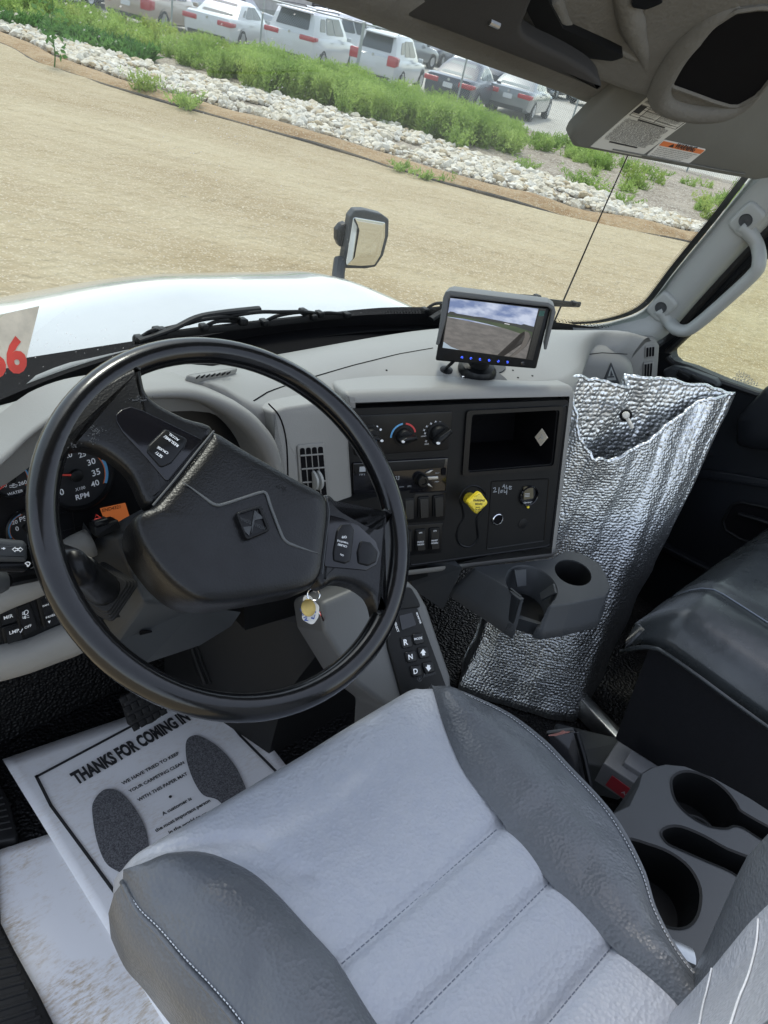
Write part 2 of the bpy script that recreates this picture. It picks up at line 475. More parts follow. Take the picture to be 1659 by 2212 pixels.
def sheet(name, f0, f1, a0, a1, na, nb, mat, zf):
    V_ = []
    for i in range(na + 1):
        a = a0 + (a1 - a0) * i / na
        for j in range(nb + 1):
            t = j / nb; b = f0(a) + (f1(a) - f0(a)) * t
            V_.append((a, b, zf(a, b, t)))
    m = nb + 1
    Fc = [(i * m + j, (i + 1) * m + j, (i + 1) * m + j + 1, i * m + j + 1) for i in range(na) for j in range(nb)]
    return gobj(name, V_, Fc, mat, 'structure', angle=180)
from mathutils import noise as mnoise
def nz(x, y, s, k=0.0): return mnoise.noise(Vector((x * s, y * s, k)))
def road_z(a, b, t): 
    e = tube_b(a) - b
    ru = sum(-.010 * math.exp(-((b - b0 - .35 * math.sin(a * .21 + k) ) / .13) ** 2) + .006 * math.exp(-((b - b0 - .30 - .35 * math.sin(a * .21 + k)) / .10) ** 2) for k, b0 in enumerate((7.6, 9.5, 11.9, 13.4)))
    return .04 + ru + .02 * (1 + nz(a * .25, b, 1.1)) * min(1, max(0, (b - 3) / 4)) + .012 * (1 + nz(a, b, 2.7, 4)) * min(1, max(0, (b - 3) / 4))
sheet('dirt_road', lambda a: 3.0, tube_b, -34, 34, 170, 150, M_dirt, road_z)
gobj('dirt_yard', [(-120, -120, .004), (120, -120, .004), (120, 3.02, .004), (-120, 3.02, .004)], [(0, 1, 2, 3)], M_dirt, 'structure')
sheet('soil_bank', lambda a: tube_b(a) + .02, lambda a: tube_b(a) + 1.5, -34, 34, 170, 14, M_soil,
      lambda a, b, t: .03 + .15 * math.sin(math.pi * min(1, t * 1.25 + .06)) ** 1.2 * (1 + .5 * nz(a, b, .9)) + .02 * nz(a, b, 4))
sheet('rock_bed_soil', lambda a: tube_b(a) + 1.1, lambda a: rock_b(a) + .5, -34, 34, 120, 12, M_mulch, lambda a, b, t: .035 + .04 * (1 + nz(a, b, 1.3)))
verge = sheet('verge', lambda a: rock_b(a) + .3, lambda a: FENCE_B + 1.0, -34, 34, 120, 20, M_mulch, lambda a, b, t: .03 + .10 * (1 + nz(a, b, .6)) * math.sin(math.pi * t) + .02 * nz(a, b, 3))

# erosion sock: a black tube half sunk along the road edge
M_sock = pm('black erosion sock', (.020, .019, .018), .8, bump=(30, .6, .01), var=(2.5, .5, (.10, .075, .045)))
mb = MB(); line = [(a, tube_b(a) + .05 * nz(a, 0, .8), .045 + .05 * nz(a, 1, .45)) for a in np.arange(-22, 9, .25)]
mb.tube(line, [.055 + .02 * nz(p[0], 5, .6) for p in line], 8)
sock = gobj('erosion_sock', mb.v, mb.f, M_sock)
tag(sock, 'black erosion control tube half buried along the edge of the dirt road', 'erosion tube')

# rocks: riprap strip; the largest to be seen as single stones, the rest as one mass
def rock_mesh(seed, sub=1):
    import bmesh
    r = random.Random(seed); bm = bmesh.new(); bmesh.ops.create_icosphere(bm, subdivisions=sub, radius=.5)
    sc = (1, r.uniform(.6, .95), r.uniform(.45, .75))
    for v in bm.verts:
        d = 1 + .34 * mnoise.noise(v.co * 2.1 + Vector((seed * 7.3, 0, 0))) + .12 * mnoise.noise(v.co * 5 + Vector((0, seed * 3.1, 0)))
        v.co = Vector((v.co.x * d * sc[0], v.co.y * d * sc[1], v.co.z * d * sc[2]))
    V_ = np.array([v.co[:] for v in bm.verts]); Fc = [tuple(v.index for v in f.verts) for f in bm.faces]; bm.free()
    return V_, Fc
M_rocks = [noise_mat('limestone %d' % i, c, (2.5, 9), bump=(9, .7, .03)) for i, c in enumerate((
    [(.48, .42, .31), (.66, .61, .51), (.43, .37, .27), (.68, .64, .55)], [(.56, .52, .44), (.70, .67, .60), (.47, .42, .33), (.68, .65, .58)],
    [(.36, .28, .17), (.52, .43, .30), (.38, .30, .19), (.54, .48, .37)]))]
variants = [rock_mesh(k, 1) for k in range(9)]
vmesh = [mesh_from('stone', *variants[k], [0] * len(variants[k][1]), [M_rocks[(0, 1, 0, 2, 1, 0, 1, 0, 1)[k]]], 28) for k in range(9)]
rocks = bpy.data.objects.new('rock_strip', None); COL.objects.link(rocks); rocks.matrix_world = GM; rocks['kind'] = 'structure'
cand = []
for _ in range(9000):
    a = random.uniform(-17, 8.5); lo, hi = tube_b(a) + 1.15, rock_b(a) + .15
    b = lo + (hi - lo) * random.random() ** .9
    if nz(a, b, .55, 9) < -.33: continue
    cand.append((a, b, random.choice((.10, .12, .14, .17, .20, .25)) * random.uniform(.8, 1.25)))
cand.sort(key=lambda c: -c[2] / math.hypot(c[0], c[1]))
def rock_T(a, b, s): return Matrix.Translation((a, b, .05 + s * .16 + random.uniform(0, .08))) @ Matrix.Rotation(random.uniform(0, 6.28), 4, 'Z') @ Matrix.Rotation(random.uniform(-.5, .5), 4, 'X') @ Matrix.Scale(s, 4)
for a, b, s in cand[:290]:
    o = bpy.data.objects.new('stone', random.choice(vmesh)); COL.objects.link(o); o.parent = rocks; o.matrix_local = rock_T(a, b, s)
RV, RF, RM = [], [], []
for a, b, s in cand[290:]:
    k = random.randrange(9); T = np.array(rock_T(a, b, s)); v, f = variants[k]; base = sum(len(x) for x in RV)
    RV.append(v @ T[:3, :3].T + T[:3, 3]); RF += [tuple(base + i for i in q) for q in f]; RM += [(0, 1, 0, 2, 1, 0, 1, 0, 1)[k]] * len(f)
small = gobj('small_stones', np.concatenate(RV), RF, M_rocks, 'stuff', rocks, RM, 28)

# road pebbles and clods near and far: one mass
V2, F2 = [], []
for _ in range(5200):
    a = random.uniform(-14, 14); b = random.uniform(4, tube_b(a))
    if nz(a * .4, b, .8, 3) < -.02: continue
    s = random.choice((.018, .025, .03, .04, .07)) * random.uniform(.8, 1.2); k = random.randrange(9); v, f = variants[k]; base = len(V2) * len(v)
    V2.append(v[:] * s + A(a, b, .03)); F2 += [tuple(base + i for i in q) for q in f]
gobj('road_pebbles', np.concatenate(V2), F2, noise_mat('pale pebble', [(.36, .30, .20), (.46, .41, .32), (.33, .27, .18), (.48, .44, .36)], (.7, 6)), 'stuff')

# ---------------------------------------------------------------- weeds
def leaf_mat(name, c0, c1):
    m = bpy.data.materials.new(name); m.use_nodes = True; nt = m.node_tree; b = nt.nodes['Principled BSDF']
    b.inputs['Roughness'].default_value = .6; b.inputs['Specular IOR Level'].default_value = .25
    tc = nt.nodes.new('ShaderNodeTexCoord'); n = nt.nodes.new('ShaderNodeTexNoise'); n.inputs['Scale'].default_value = .9; n.inputs['Detail'].default_value = 5
    nt.links.new(tc.outputs['Object'], n.inputs['Vector']); r = nt.nodes.new('ShaderNodeValToRGB')
    r.color_ramp.elements[0].position = .36; r.color_ramp.elements[1].position = .64
    r.color_ramp.elements[0].color = (*c0, 1); r.color_ramp.elements[1].color = (*c1, 1)
    nt.links.new(n.outputs['Fac'], r.inputs['Fac']); nt.links.new(r.outputs['Color'], b.inputs['Base Color'])
    tr = nt.nodes.new('ShaderNodeBsdfTranslucent'); nt.links.new(r.outputs['Color'], tr.inputs['Color'])
    mx = nt.nodes.new('ShaderNodeMixShader'); mx.inputs[0].default_value = .48
    nt.links.new(b.outputs[0], mx.inputs[1]); nt.links.new(tr.outputs[0], mx.inputs[2]); nt.links.new(mx.outputs[0], nt.nodes['Material Output'].inputs['Surface'])
    return m
M_weed = leaf_mat('feathery weed green', (.20, .32, .065), (.40, .52, .15))
M_weedY = leaf_mat('yellow green weed', (.25, .36, .08), (.40, .47, .13))
M_weedB = leaf_mat('broadleaf green', (.07, .18, .045), (.14, .28, .07))
def sprays(plants, per, leaf, spread=.33, droop=.15):
    """Feathery weeds: each plant many thin upright leaves round a few stems; returns verts, tri faces."""
    vs_, n = [], 0
    for (a, b, h, w) in plants:
        k = int(per * h * (.6 + w)); 
        stems = rng.normal(0, 1, (max(4, int(k / 26)), 2)) * w * spread
        si = rng.integers(0, len(stems), k); t = rng.random(k) ** .75
        lean = stems[si] * (0.35 + t[:, None] * 1.1)
        p = np.stack([a + lean[:, 0], b + lean[:, 1], t * h * (1 - .25 * rng.random(k))], 1) + rng.normal(0, .025, (k, 3))
        d = rng.normal(0, 1, (k, 3)); d[:, 2] = np.abs(d[:, 2]) * .9 + .35; d /= np.linalg.norm(d, axis=1, keepdims=True)
        L_ = leaf * (1.25 - .7 * t) * rng.uniform(.6, 1.3, k)
        side = np.cross(d, rng.normal(0, 1, (k, 3))); side /= np.maximum(np.linalg.norm(side, axis=1, keepdims=True), 1e-6)
        wd = L_[:, None] * .16
        q = np.stack([p - side * wd, p + side * wd, p + d * L_[:, None]], 1)
        q[..., 2] = np.maximum(q[..., 2], .02)
        vs_.append(q.reshape(-1, 3))
    V_ = np.concatenate(vs_); N = len(V_) // 3
    return V_, np.arange(N * 3).reshape(N, 3)
def tri_obj(name, V_, Fc, mat, kind=None, parent=None):
    me = bpy.data.meshes.new(name); me.vertices.add(len(V_)); me.vertices.foreach_set('co', np.asarray(V_, np.float32).ravel())
    n = len(Fc); me.loops.add(n * 3); me.loops.foreach_set('vertex_index', np.asarray(Fc, np.int32).ravel())
    me.polygons.add(n); me.polygons.foreach_set('loop_start', np.arange(0, n * 3, 3, dtype=np.int32))
    me.materials.append(mat); me.update(calc_edges=True); me.validate()
    o = bpy.data.objects.new(name, me); COL.objects.link(o)
    if parent: o.parent = parent
    else: o.matrix_world = GM
    if kind: o['kind'] = kind
    return o
def gpx(u, v, c=0.0):
    p = GP.l(u, v, c); return p
big = []
for _ in range(430):           # the dense tall bank in front of the cars
    a = random.uniform(-6.6, 1.6); b = random.uniform(20.6, 25.2) - .16 * (a + 6.6) * .4
    if nz(a, b, .55, 17) < -.16: continue
    if a < -5 and b < 20.9 : b += 1.0
    edge = min(1, (a + 6.9) / 1.0, (2.1 - a) / 1.6)
    big.append((a, b, (.72 + .25 * random.random()) * (.55 + .45 * edge), .38))
for _ in range(55):
    a = random.uniform(1.0, 4.4); b = random.uniform(23.0, 26.5) - .35 * (a - 1); big.append((a, b, random.uniform(.3, .55), .3))
V_, Fc = sprays(big, 820, .125)
tri_obj('tall_weeds', V_, Fc, M_weed, 'stuff')
mid = []
for _ in range(240):
    a = random.uniform(-15.5, -5.5); b = random.uniform(22.2, 27.2); mid.append((a, b, random.uniform(.3, .7), .34))
for _ in range(46):
    a = random.uniform(3.5, 10.5); b = random.uniform(19.5, 25); mid.append((a, b, random.uniform(.22, .5), .3))
V_, Fc = sprays(mid, 520, .125); tri_obj('low_weeds', V_, Fc, M_weed, 'stuff')
yl = [(random.uniform(-14.5, -6.2), random.uniform(23.0, 26.5), random.uniform(.4, .8), .3) for _ in range(46)] + [(random.uniform(4.5, 9), random.uniform(18, 22), random.uniform(.35, .6), .28) for _ in range(12)]
V_, Fc = sprays(yl, 430, .15); tri_obj('yellow_weeds', V_, Fc, M_weedY, 'stuff')
bl = [(random.uniform(-11.6, -8.0), random.uniform(20.6, 22.6), random.uniform(.22, .42), .42) for _ in range(52)]
V_, Fc = sprays(bl, 300, .26); tri_obj('broadleaf_weeds', V_, Fc, M_weedB, 'stuff')
# lone plants: things
def clump(name, u, v, h, w, mat, label, grp=None, per=900, leaf=.12, cat_='weed'):
    a, b = gpx(u, v, .05)
    V_, Fc = sprays([(0, 0, h, w)], per, leaf)
    o = thing(name, label, cat_, (0, 0, 0), grp); on_ground(o, a, b, 0, .05)
    tri_obj('leaves', V_, Fc, mat, 'stuff', o)
    mb = MB(); mb.tube([(0, 0, -.05), (.01, 0, h * .45), (.02, .01, h * .8)], [.008, .006, .002], 5); gobj('stem', mb.v, mb.f, mat, parent=o)
    return o
clump('weed_clump', 310, 205, .42, .55, M_weedY, 'yellowish weed tuft on the brown bank beyond the erosion tube', per=1100)
clump('weed_clump', 405, 238, .34, .7, M_weed, 'green weed patch lying over the erosion tube at the road edge', per=1100)
clump('weed_clump', 533, 200, .75, .35, M_weedY, 'pale upright weed standing at the front corner of the tall weed bank')
clump('weed_clump', 978, 322, .55, .6, M_weed, 'feathery weed on the grey gravel right of the tall bank', per=1200)
clump('weed_clump', 1128, 372, .32, .35, M_weed, 'small round weed on the gravel above the white rocks')
clump('weed_clump', 872, 374, .18, .5, M_weed, 'thin flat weed on the dirt road edge below the rocks')
clump('weed_clump', 925, 390, .16, .45, M_weed, 'second flat weed at the road edge, nearer the antenna')
clump('weed_clump', 1275, 415, .4, .7, M_weed, 'broad green weed among the rocks left of the antenna', per=1300)
clump('weed_clump', 1340, 450, .3, .5, M_weed, 'low green weed among the rocks right of the antenna')
# the sapling at the road edge, upper left
a, b = gpx(117, 152, .02)
sap = thing('sapling', 'thin leafy sapling growing from the erosion tube at the road edge', 'sapling', (0, 0, 0)); on_ground(sap, a, b)
mb = MB(); st = cat([(0, 0, 0), (.03, 0, .35), (-.04, .02, .75), (.02, 0, 1.15), (-.02, 0, 1.5)], 5); mb.tube(st, np.linspace(.014, .005, len(st)), 6)
brs = []
for k in range(11):
    i = 3 + k; p = A(*st[min(i + 2, len(st) - 1)]); an = k * 2.3; q = p + A(math.cos(an) * .26, math.sin(an) * .26, .12); mb.tube([p, q], [.005, .002], 5); brs.append((p, q))
gobj('stem', mb.v, mb.f, M_weedB, parent=sap)
lv = MB()
for p, q in brs:
    for k in range(7):
        c = p + (q - p) * (k / 6.) + A(*rng.normal(0, .03, 3)); d = nrm(rng.normal(0, 1, 3) + A(0, 0, -.3)); s_ = nrm(np.cross(d, rng.normal(0, 1, 3))); L_ = random.uniform(.09, .17)
        lv.add([c, c + d * L_ * .45 + s_ * L_ * .3, c + d * L_, c + d * L_ * .45 - s_ * L_ * .3], [(0, 1, 2, 3)])
gobj('leaves', lv.v, lv.f, M_weedB, 'stuff', sap)

# ---------------------------------------------------------------- chain link fence
M_galv = pm('galvanised steel', (.40, .43, .43), .5, metal=.6, var=(20, .15))
fence = thing('chain_link_fence', 'galvanised chain link fence with round posts in front of the parked cars', 'fence', (0, 0, 0)); fence.matrix_world = GM
FH = 1.83
FA0, FA1 = -17.5, 14.0
post_px = [(371, 30), (565, 60), (778, 105), (996, 180), (1237, 255), (1475, 390)]
post_a = []
P_f = Pl(GP.w(0, FENCE_B, 0), -GP.ey, GP.ex)
for u, v in post_px: post_a.append(P_f.l(u, v)[0])
step = 3.05
post_all = [post_a[0] - 2 * step, post_a[0] - step] + post_a + [post_a[-1] + step, post_a[-1] + 2 * step]
for k, a in enumerate(post_all):
    mb = MB(); r = .052 if k == 4 else .030
    mb.lathe(Pl((a, FENCE_B, 0), (0, 0, 1), (1, 0, 0)), [(r, 0), (r, FH + .02), (r * 1.25, FH + .02), (r * 1.25, FH + .05), (r * .5, FH + .09), (.002, FH + .10)], 10)
    gobj('post', mb.v, mb.f, M_galv, parent=fence)
mb = MB(); mb.tube([(FA0, FENCE_B, FH), (FA1, FENCE_B, FH)], .024, 8); gobj('top_rail', mb.v, mb.f, M_galv, parent=fence)
wire = []; wf = []
pitch = .075
def wstrip(p, q, r=.0034):
    p, q = A(*p), A(*q); d = nrm(q - p); s_ = nrm(np.cross(d, A(0, 1, 0))) * r; t_ = A(0, r, 0); b0 = len(wire)
    for c in (p, q): wire.extend([c + s_, c - s_ * .5 + t_, c - s_ * .5 - t_])
    wf.extend([(b0, b0 + 1, b0 + 4, b0 + 3), (b0 + 1, b0 + 2, b0 + 5, b0 + 4), (b0 + 2, b0, b0 + 3, b0 + 5)])
for a in np.arange(FA0, FA1, pitch):
    wstrip((a, FENCE_B - .033, .05), (a + FH - .08, FENCE_B - .033, FH - .03)); wstrip((a, FENCE_B - .037, .05), (a - FH + .08, FENCE_B - .037, FH - .03))
gobj('wire_mesh', wire, wf, M_galv, 'stuff', fence)

# ---------------------------------------------------------------- cars
M_tyre = pm('tyre rubber', (.022, .022, .023), .75); M_rimm = pm('alloy rim', (.50, .51, .53), .35, metal=.7)
M_cglass = pm('dark car glass', (.05, .06, .065), .06, spec=.8); M_cglassL = pm('pale car glass', (.17, .21, .21), .08, spec=.8)
M_tail = pm('red tail lamp', (.42, .02, .03), .15, coat=.6); M_tailw = pm('clear tail lamp', (.62, .50, .48), .2); M_black = pm('black car trim', (.018, .018, .02), .5)
M_plate = pm('licence plate', (.62, .64, .66), .5); M_badge = pm('chrome badge', (.6, .6, .62), .25, metal=.8)
def paint(n, c, metal=0.0): return pm(n, c, .28, metal=metal, coat=.7)
P_beige = paint('beige car paint', (.42, .35, .28), .15); P_white = paint('white car paint', (.60, .62, .63)); P_black = paint('dark blue car paint', (.022, .028, .05)); P_grey = paint('grey car paint', (.20, .215, .225), .35)
P_silver = paint('silver car paint', (.46, .48, .50), .3); P_blueb = paint('light blue car paint', (.32, .44, .55), .2)
def car(name, label, pnt, a, b, th, kind='sedan', L=4.75, W=1.82, H=1.45, glass=None, group='cars parked beyond the fence', cat_='car', tail='wide', detail=True, flip=False, tailmat=None, spoiler=False):
    glass = glass or M_cglass
    root = thing(name, label, cat_, (0, 0, 0), group)
    root.matrix_world = GM @ Matrix.Translation((a, b, .02)) @ Matrix.Rotation(math.pi / 2 - th + (math.pi if flip else 0), 4, 'Z')
    hw = W / 2; hl = L / 2; suv = kind == 'suv'
    belt = .93 if not suv else H * .585
    deck = belt + .03 if not suv else belt
    # lower body: stations from rear to front
    st = [(-hl, .42, deck - .16, .78), (-hl + .05, .30, deck - .04, .90), (-hl + .22, .24, deck, .97), (-hl + .9, .20, belt + .01, 1.0), (0, .19, belt - .02, 1.0), (hl - 1.35, .20, belt - .03, 1.0), (hl - .55, .22, belt - .12, .96), (hl - .16, .28, belt - .24, .86), (hl, .38, belt - .36, .70)]
    if suv: st[0] = (-hl, .45, belt - .02, .84); st[1] = (-hl + .05, .34, belt + .01, .93); st[2] = (-hl + .2, .26, belt + .02, .98)
    rings = []
    for x, zb, zt, w in st:
        w *= hw; zm = zb + (zt - zb) * .45
        half = [(w * .82, zb), (w * .97, zb + .07), (w, zm), (w * .985, zt - .12), (w * .93, zt - .03), (w * .84, zt)]
        rings.append([(x, y, z) for y, z in half] + [(x, -y, z) for y, z in half[::-1]])
    mb = MB(); mb.loft(rings)
    body = gobj('body', mb.v, mb.f, pnt, parent=root, angle=40)
    # greenhouse
    if suv: xr0, xr1, xf1, xf0 = -hl + .10, -hl + .42, hl - 2.05, hl - 1.25
    else: xr0, xr1, xf1, xf0 = -hl + .58, -hl + 1.42, hl - 2.15, hl - 1.32
    zl = [belt - .06, belt + (H - belt) * .55, H - .09, H - .02, H]
    tt = [0, .55, .86, .95, 1.0]; wl_ = [.90, .772, .70, .60, .40]
    if suv: wl_ = [.93, .828, .77, .68, .45]
    rings = []
    for z, t, w in zip(zl, tt, wl_):
        e = max(0, (t - .86) / .14)
        xr = xr0 + (xr1 - xr0) * min(t / .86, 1) + .22 * e; xf = xf0 + (xf1 - xf0) * min(t / .86, 1) - .3 * e
        w *= hw; c = .16
        rings.append([(xr, w * .72, z), (xr + .05, w * .93, z), (xr + .3, w, z), (xf - .3, w, z), (xf - .04, w * .92, z), (xf, w * .70, z), (xf, -w * .70, z), (xf - .04, -w * .92, z), (xf - .3, -w, z), (xr + .3, -w, z), (xr + .05, -w * .93, z), (xr, -w * .72, z)])
    mb = MB(); mb.loft(rings)
    gobj('cabin', mb.v, mb.f, pnt, parent=root, angle=40)
    def lerp(p, q, t): return A(*p) + (A(*q) - A(*p)) * t
    R0, R1 = rings[0], rings[2]
    def face(c0, c1, d0, d1, s0, s1, t0, t1, nm, out, r=.05):
        P0, P1 = lerp(c0, d0, s0), lerp(c0, d0, s1); Q0, Q1 = lerp(c1, d1, s0), lerp(c1, d1, s1)
        p = [lerp(P0, Q0, t0), lerp(P1, Q1, t0), lerp(P1, Q1, t1), lerp(P0, Q0, t1)]
        mid_ = sum(p) / 4; n_ = nrm(np.cross(p[1] - p[0], p[3] - p[0])); n_ = n_ if n_ @ A(*out) > 0 else -n_
        pl = Pl(mid_, n_, p[1] - p[0]); loc = rpoly([((q - mid_) @ pl.ex, (q - mid_) @ pl.ey) for q in p], r, 3)
        g = MB(); g.prism(pl, loc, -.02, .016); gobj(nm, g.v, g.f, glass, parent=root, angle=20)
    face(R0[11], R1[11], R0[0], R1[0], .0, 1.0, .22 if not suv else .3, .97, 'rear_window', (-1, 0, .5))
    face(R0[5], R1[5], R0[6], R1[6], .0, 1.0, .12, .95, 'windscreen', (1, 0, .5))
    cuts = ((.04, .25, .32, .86), (.29, .56, .22, .93), (.585, .93, .22, .93)) if suv else ((-.02, .10, .30, .70), (.13, .49, .22, .93), (.52, .92, .22, .93))
    for sgn, (i0, i1) in ((-1, (9, 8)), (1, (2, 3))):
        for s0, s1, t0, t1 in cuts: face(R0[i0], R1[i0], R0[i1], R1[i1], s0, s1, t0, t1, 'side_window', (0, sgn, .3), .07)
    # wheels
    for sx in (-hl + .98, hl - .92):
        for sy in (-1, 1):
            wp = Pl((sx, sy * (hw - .02), .335), (0, sy, 0), (sy, 0, 0))
            g = MB(); g.prism(wp, circle(.385, 24), -.12, .012); gobj('wheel_arch', g.v, g.f, M_black, parent=root)
            g = MB(); g.lathe(wp, [(.20, .018), (.30, .022), (.325, .012), (.33, -.02), (.33, -.2)], 24); t_ = gobj('tyre', g.v, g.f, M_tyre, parent=root)
            g = MB(); g.lathe(wp, [(.205, .028), (.19, .02), (.06, .026), (.05, .036), (.002, .038)], 24, cap0=False)
            for q in range(5 if detail else 0):
                an = q * 2 * math.pi / 5; d = A(math.cos(an), math.sin(an)); e = A(-d[1], d[0]) * .025
                g.prism(wp, [tuple(d * .04 + e), tuple(d * .20 + e * 1.3), tuple(d * .20 - e * 1.3), tuple(d * .04 - e)], .02, .034)
            gobj('rim', g.v, g.f, M_rimm, parent=root)
    # rear lamps, plate, bumper, badge, mirrors, handles
    zt = deck - .10 if not suv else belt + .02
    tm = tailmat or M_tail
    for sy in (-1, 1):
        g = MB()
        y0, y1, z0, z1 = (.40, .97, zt - .17, zt - .02) if tail == 'wide' else (.60, .97, zt - .26, zt + .06)
        g.box((-hl + .085, sy * (y0 + y1) / 2 * hw, (z0 + z1) / 2), (.22, (y1 - y0) * hw, z1 - z0), bev=.03)
        g.box((-hl + .20, sy * .965 * hw, (z0 + z1) / 2 + .01), (.26, .07 * hw, (z1 - z0) * .8), bev=.02)
        gobj('tail_lamp', g.v, g.f, tm, parent=root, angle=50)
    rp = Pl((-hl - .005, 0, 0), (-1, 0, 0), (0, -1, 0))
    g = MB(); g.prism(rp, rpoly([(-.17, .60), (.17, .60), (.17, .75), (-.17, .75)], .02), -.01, .012); gobj('number_plate', g.v, g.f, M_plate, parent=root)
    g = MB(); g.prism(rp, rpoly([(-.66, .26), (.66, .26), (.70, .40), (-.70, .40)], .04), -.06, .010); gobj('bumper_trim', g.v, g.f, M_black, parent=root)
    g = MB(); g.prism(rp, circle(.045, 12, (0, zt - .02)), -.01, .014); gobj('badge', g.v, g.f, M_badge, parent=root)
    for sy in (-1, 1):
        g = MB(); g.box((hl - 1.72, sy * (hw + .06), belt + .03), (.13, .18, .13), bev=.03); gobj('door_mirror', g.v, g.f, pnt, parent=root)
        for hx in (-.75, .35):
            g = MB(); g.box((hx, sy * (hw + .002), belt - .12), (.2, .03, .035), bev=.01); gobj('door_handle', g.v, g.f, pnt, parent=root)
    if suv:
        for sy in (-1, 1):
            g = MB(); g.tube(cat([(xr1 + .15, sy * hw * .66, H - .01), (xr1 + .3, sy * hw * .68, H + .045), (xf1 - .3, sy * hw * .68, H + .045), (xf1 - .1, sy * hw * .66, H - .01)], 4), .018, 6); gobj('roof_rail', g.v, g.f, M_black if not spoiler else pnt, parent=root)
        g = MB(); g.box((xr1 - .14, 0, H - .07), (.34, hw * 1.30, .05), bev=.02); gobj('spoiler', g.v, g.f, pnt, parent=root)
    return root
def carpx(u, v, b): return Pl(GP.w(0, b, 0), -GP.ey, GP.ex).l(u, v)[0]
B0 = 29.2 + 2.3
car('sedan', 'beige sedan with round red tail lamps, left of the white sedan behind the fence', P_beige, carpx(325, 30, B0 - 1), B0 + .1, math.radians(9), L=4.85, tail='block')
car('sedan', 'white sedan with a cracked rear bumper behind the fence, beside the beige car', P_white, carpx(488, 70, B0 - 1), B0 + .2, math.radians(8), L=4.85, W=1.86)
car('suv', 'white estate SUV with wide red tail lamps behind the tall weeds', P_white, carpx(665, 90, B0 - 1), B0 + .5, math.radians(12), 'suv', L=4.9, W=1.94, H=1.74)
car('crossover', 'small white crossover with upright lamps beside the thick fence post', P_white, carpx(840, 130, B0 - 1), B0 + .2, math.radians(13), 'suv', L=4.3, W=1.78, H=1.66, tail='block', spoiler=True)
car('sedan', 'dark blue sedan with red tail lamps parked behind the weeds, next to the grey sedan', P_black, carpx(1003, 210, B0 - 1), B0 - .3, math.radians(16), glass=M_cglassL)
car('sedan', 'grey sedan at the end of the parked row with bare gravel beyond it', P_grey, carpx(1133, 215, B0), B0 + 1.9, math.radians(16), L=4.85, glass=M_cglassL)
fg = 'cars parked in the rows farther back'
for nm, lb, pn, u, v, bb, th, kd, fl in (
        ('suv', 'dark vehicle half out of view left of the beige sedan', P_black, 200, 0, 34, .2, 'suv', False),
        ('van', 'silver van seen above the white sedan', P_silver, 505, 10, 39, 1.1, 'suv', False),
        ('pickup', 'white pickup roof seen above the white estate SUV', P_white, 770, 60, 38, .9, 'suv', False),
        ('suv', 'dark SUV parked facing the fence behind the white crossover', P_black, 945, 120, 52, .3, 'suv', True),
        ('sedan', 'white car parked facing the fence between two dark vehicles', P_white, 1003, 132, 54, .25, 'sedan', True),
        ('suv', 'black car facing the fence behind the dark blue sedan', P_black, 1072, 155, 47, .2, 'sedan', True),
        ('sedan', 'silver car in the far row just right of the black one facing us', P_silver, 1130, 150, 56, .3, 'sedan', True),
        ('suv', 'black SUV standing behind the grey sedan', P_black, 1190, 188, 50, .4, 'suv', False),
        ('sedan', 'pale blue car at the far edge of the lot beside the sun visor', P_blueb, 1290, 212, 50, .5, 'sedan', True),
        ('suv', 'grey car behind the thick fence post, under the windscreen header', P_grey, 880, 85, 46, .5, 'suv', False)):
    car(nm, lb, pn, carpx(u, v, bb), bb, th, kd, H=1.72 if kd == 'suv' else 1.45, group=fg, detail=False, flip=fl, glass=M_cglass)
# far buildings and an orange awning
M_bld = pm('grey metal cladding', (.36, .36, .35), .6, bump=(20, .2, .01), var=(2, .12)); M_awn = pm('orange awning', (.72, .19, .05), .7)
bl0 = thing('warehouse', 'grey clad building wall behind the parked cars', 'building', (0, 0, 0)); on_ground(bl0, carpx(640, 10, 62), 62)
mb = MB(); mb.box((0, 2, 2.2), (7.5, 4, 4.4), bev=.03); gobj('wall', mb.v, mb.f, M_bld, parent=bl0)
mb = MB()
for k in range(16): mb.box((-3.6 + k * .48, -.02, 2.2), (.05, .06, 4.3))
gobj('cladding_ribs', mb.v, mb.f, M_bld, 'stuff', bl0)
mb = MB(); mb.box((0, 1.9, 4.5), (7.9, 4.4, .22), bev=.04); gobj('roof', mb.v, mb.f, M_bld, parent=bl0)
mb = MB(); mb.box((1.6, -.03, 1.1), (1.0, .08, 2.1), bev=.01); gobj('door', mb.v, mb.f, M_black, parent=bl0)
aw = thing('awning', 'orange flat awning over the far cars under the windscreen header', 'awning', (0, 0, 0)); on_ground(aw, carpx(842, 68, 55), 55)
mb = MB(); mb.loft([[(-1.8, -1, 2.25), (1.8, -1, 2.25), (1.8, 1, 2.6), (-1.8, 1, 2.6)], [(-1.8, -1, 2.38), (1.8, -1, 2.38), (1.8, 1, 2.73), (-1.8, 1, 2.73)]]); gobj('canopy', mb.v, mb.f, M_awn, parent=aw)
for sx in (-1.7, 1.7):
    for sy in (-.9, .9):
        mb = MB(); mb.tube([(sx, sy, 0), (sx, sy, 2.4)], .03, 6); gobj('leg', mb.v, mb.f, M_galv, parent=aw)
# far scrub along the edge of the lot
sc_ = [(random.uniform(-30, 60), random.uniform(75, 95), random.uniform(1.2, 2.6), 1.6) for _ in range(90)]
V_, Fc = sprays(sc_, 90, .8); tri_obj('far_scrub', V_, Fc, M_weedB, 'stuff')

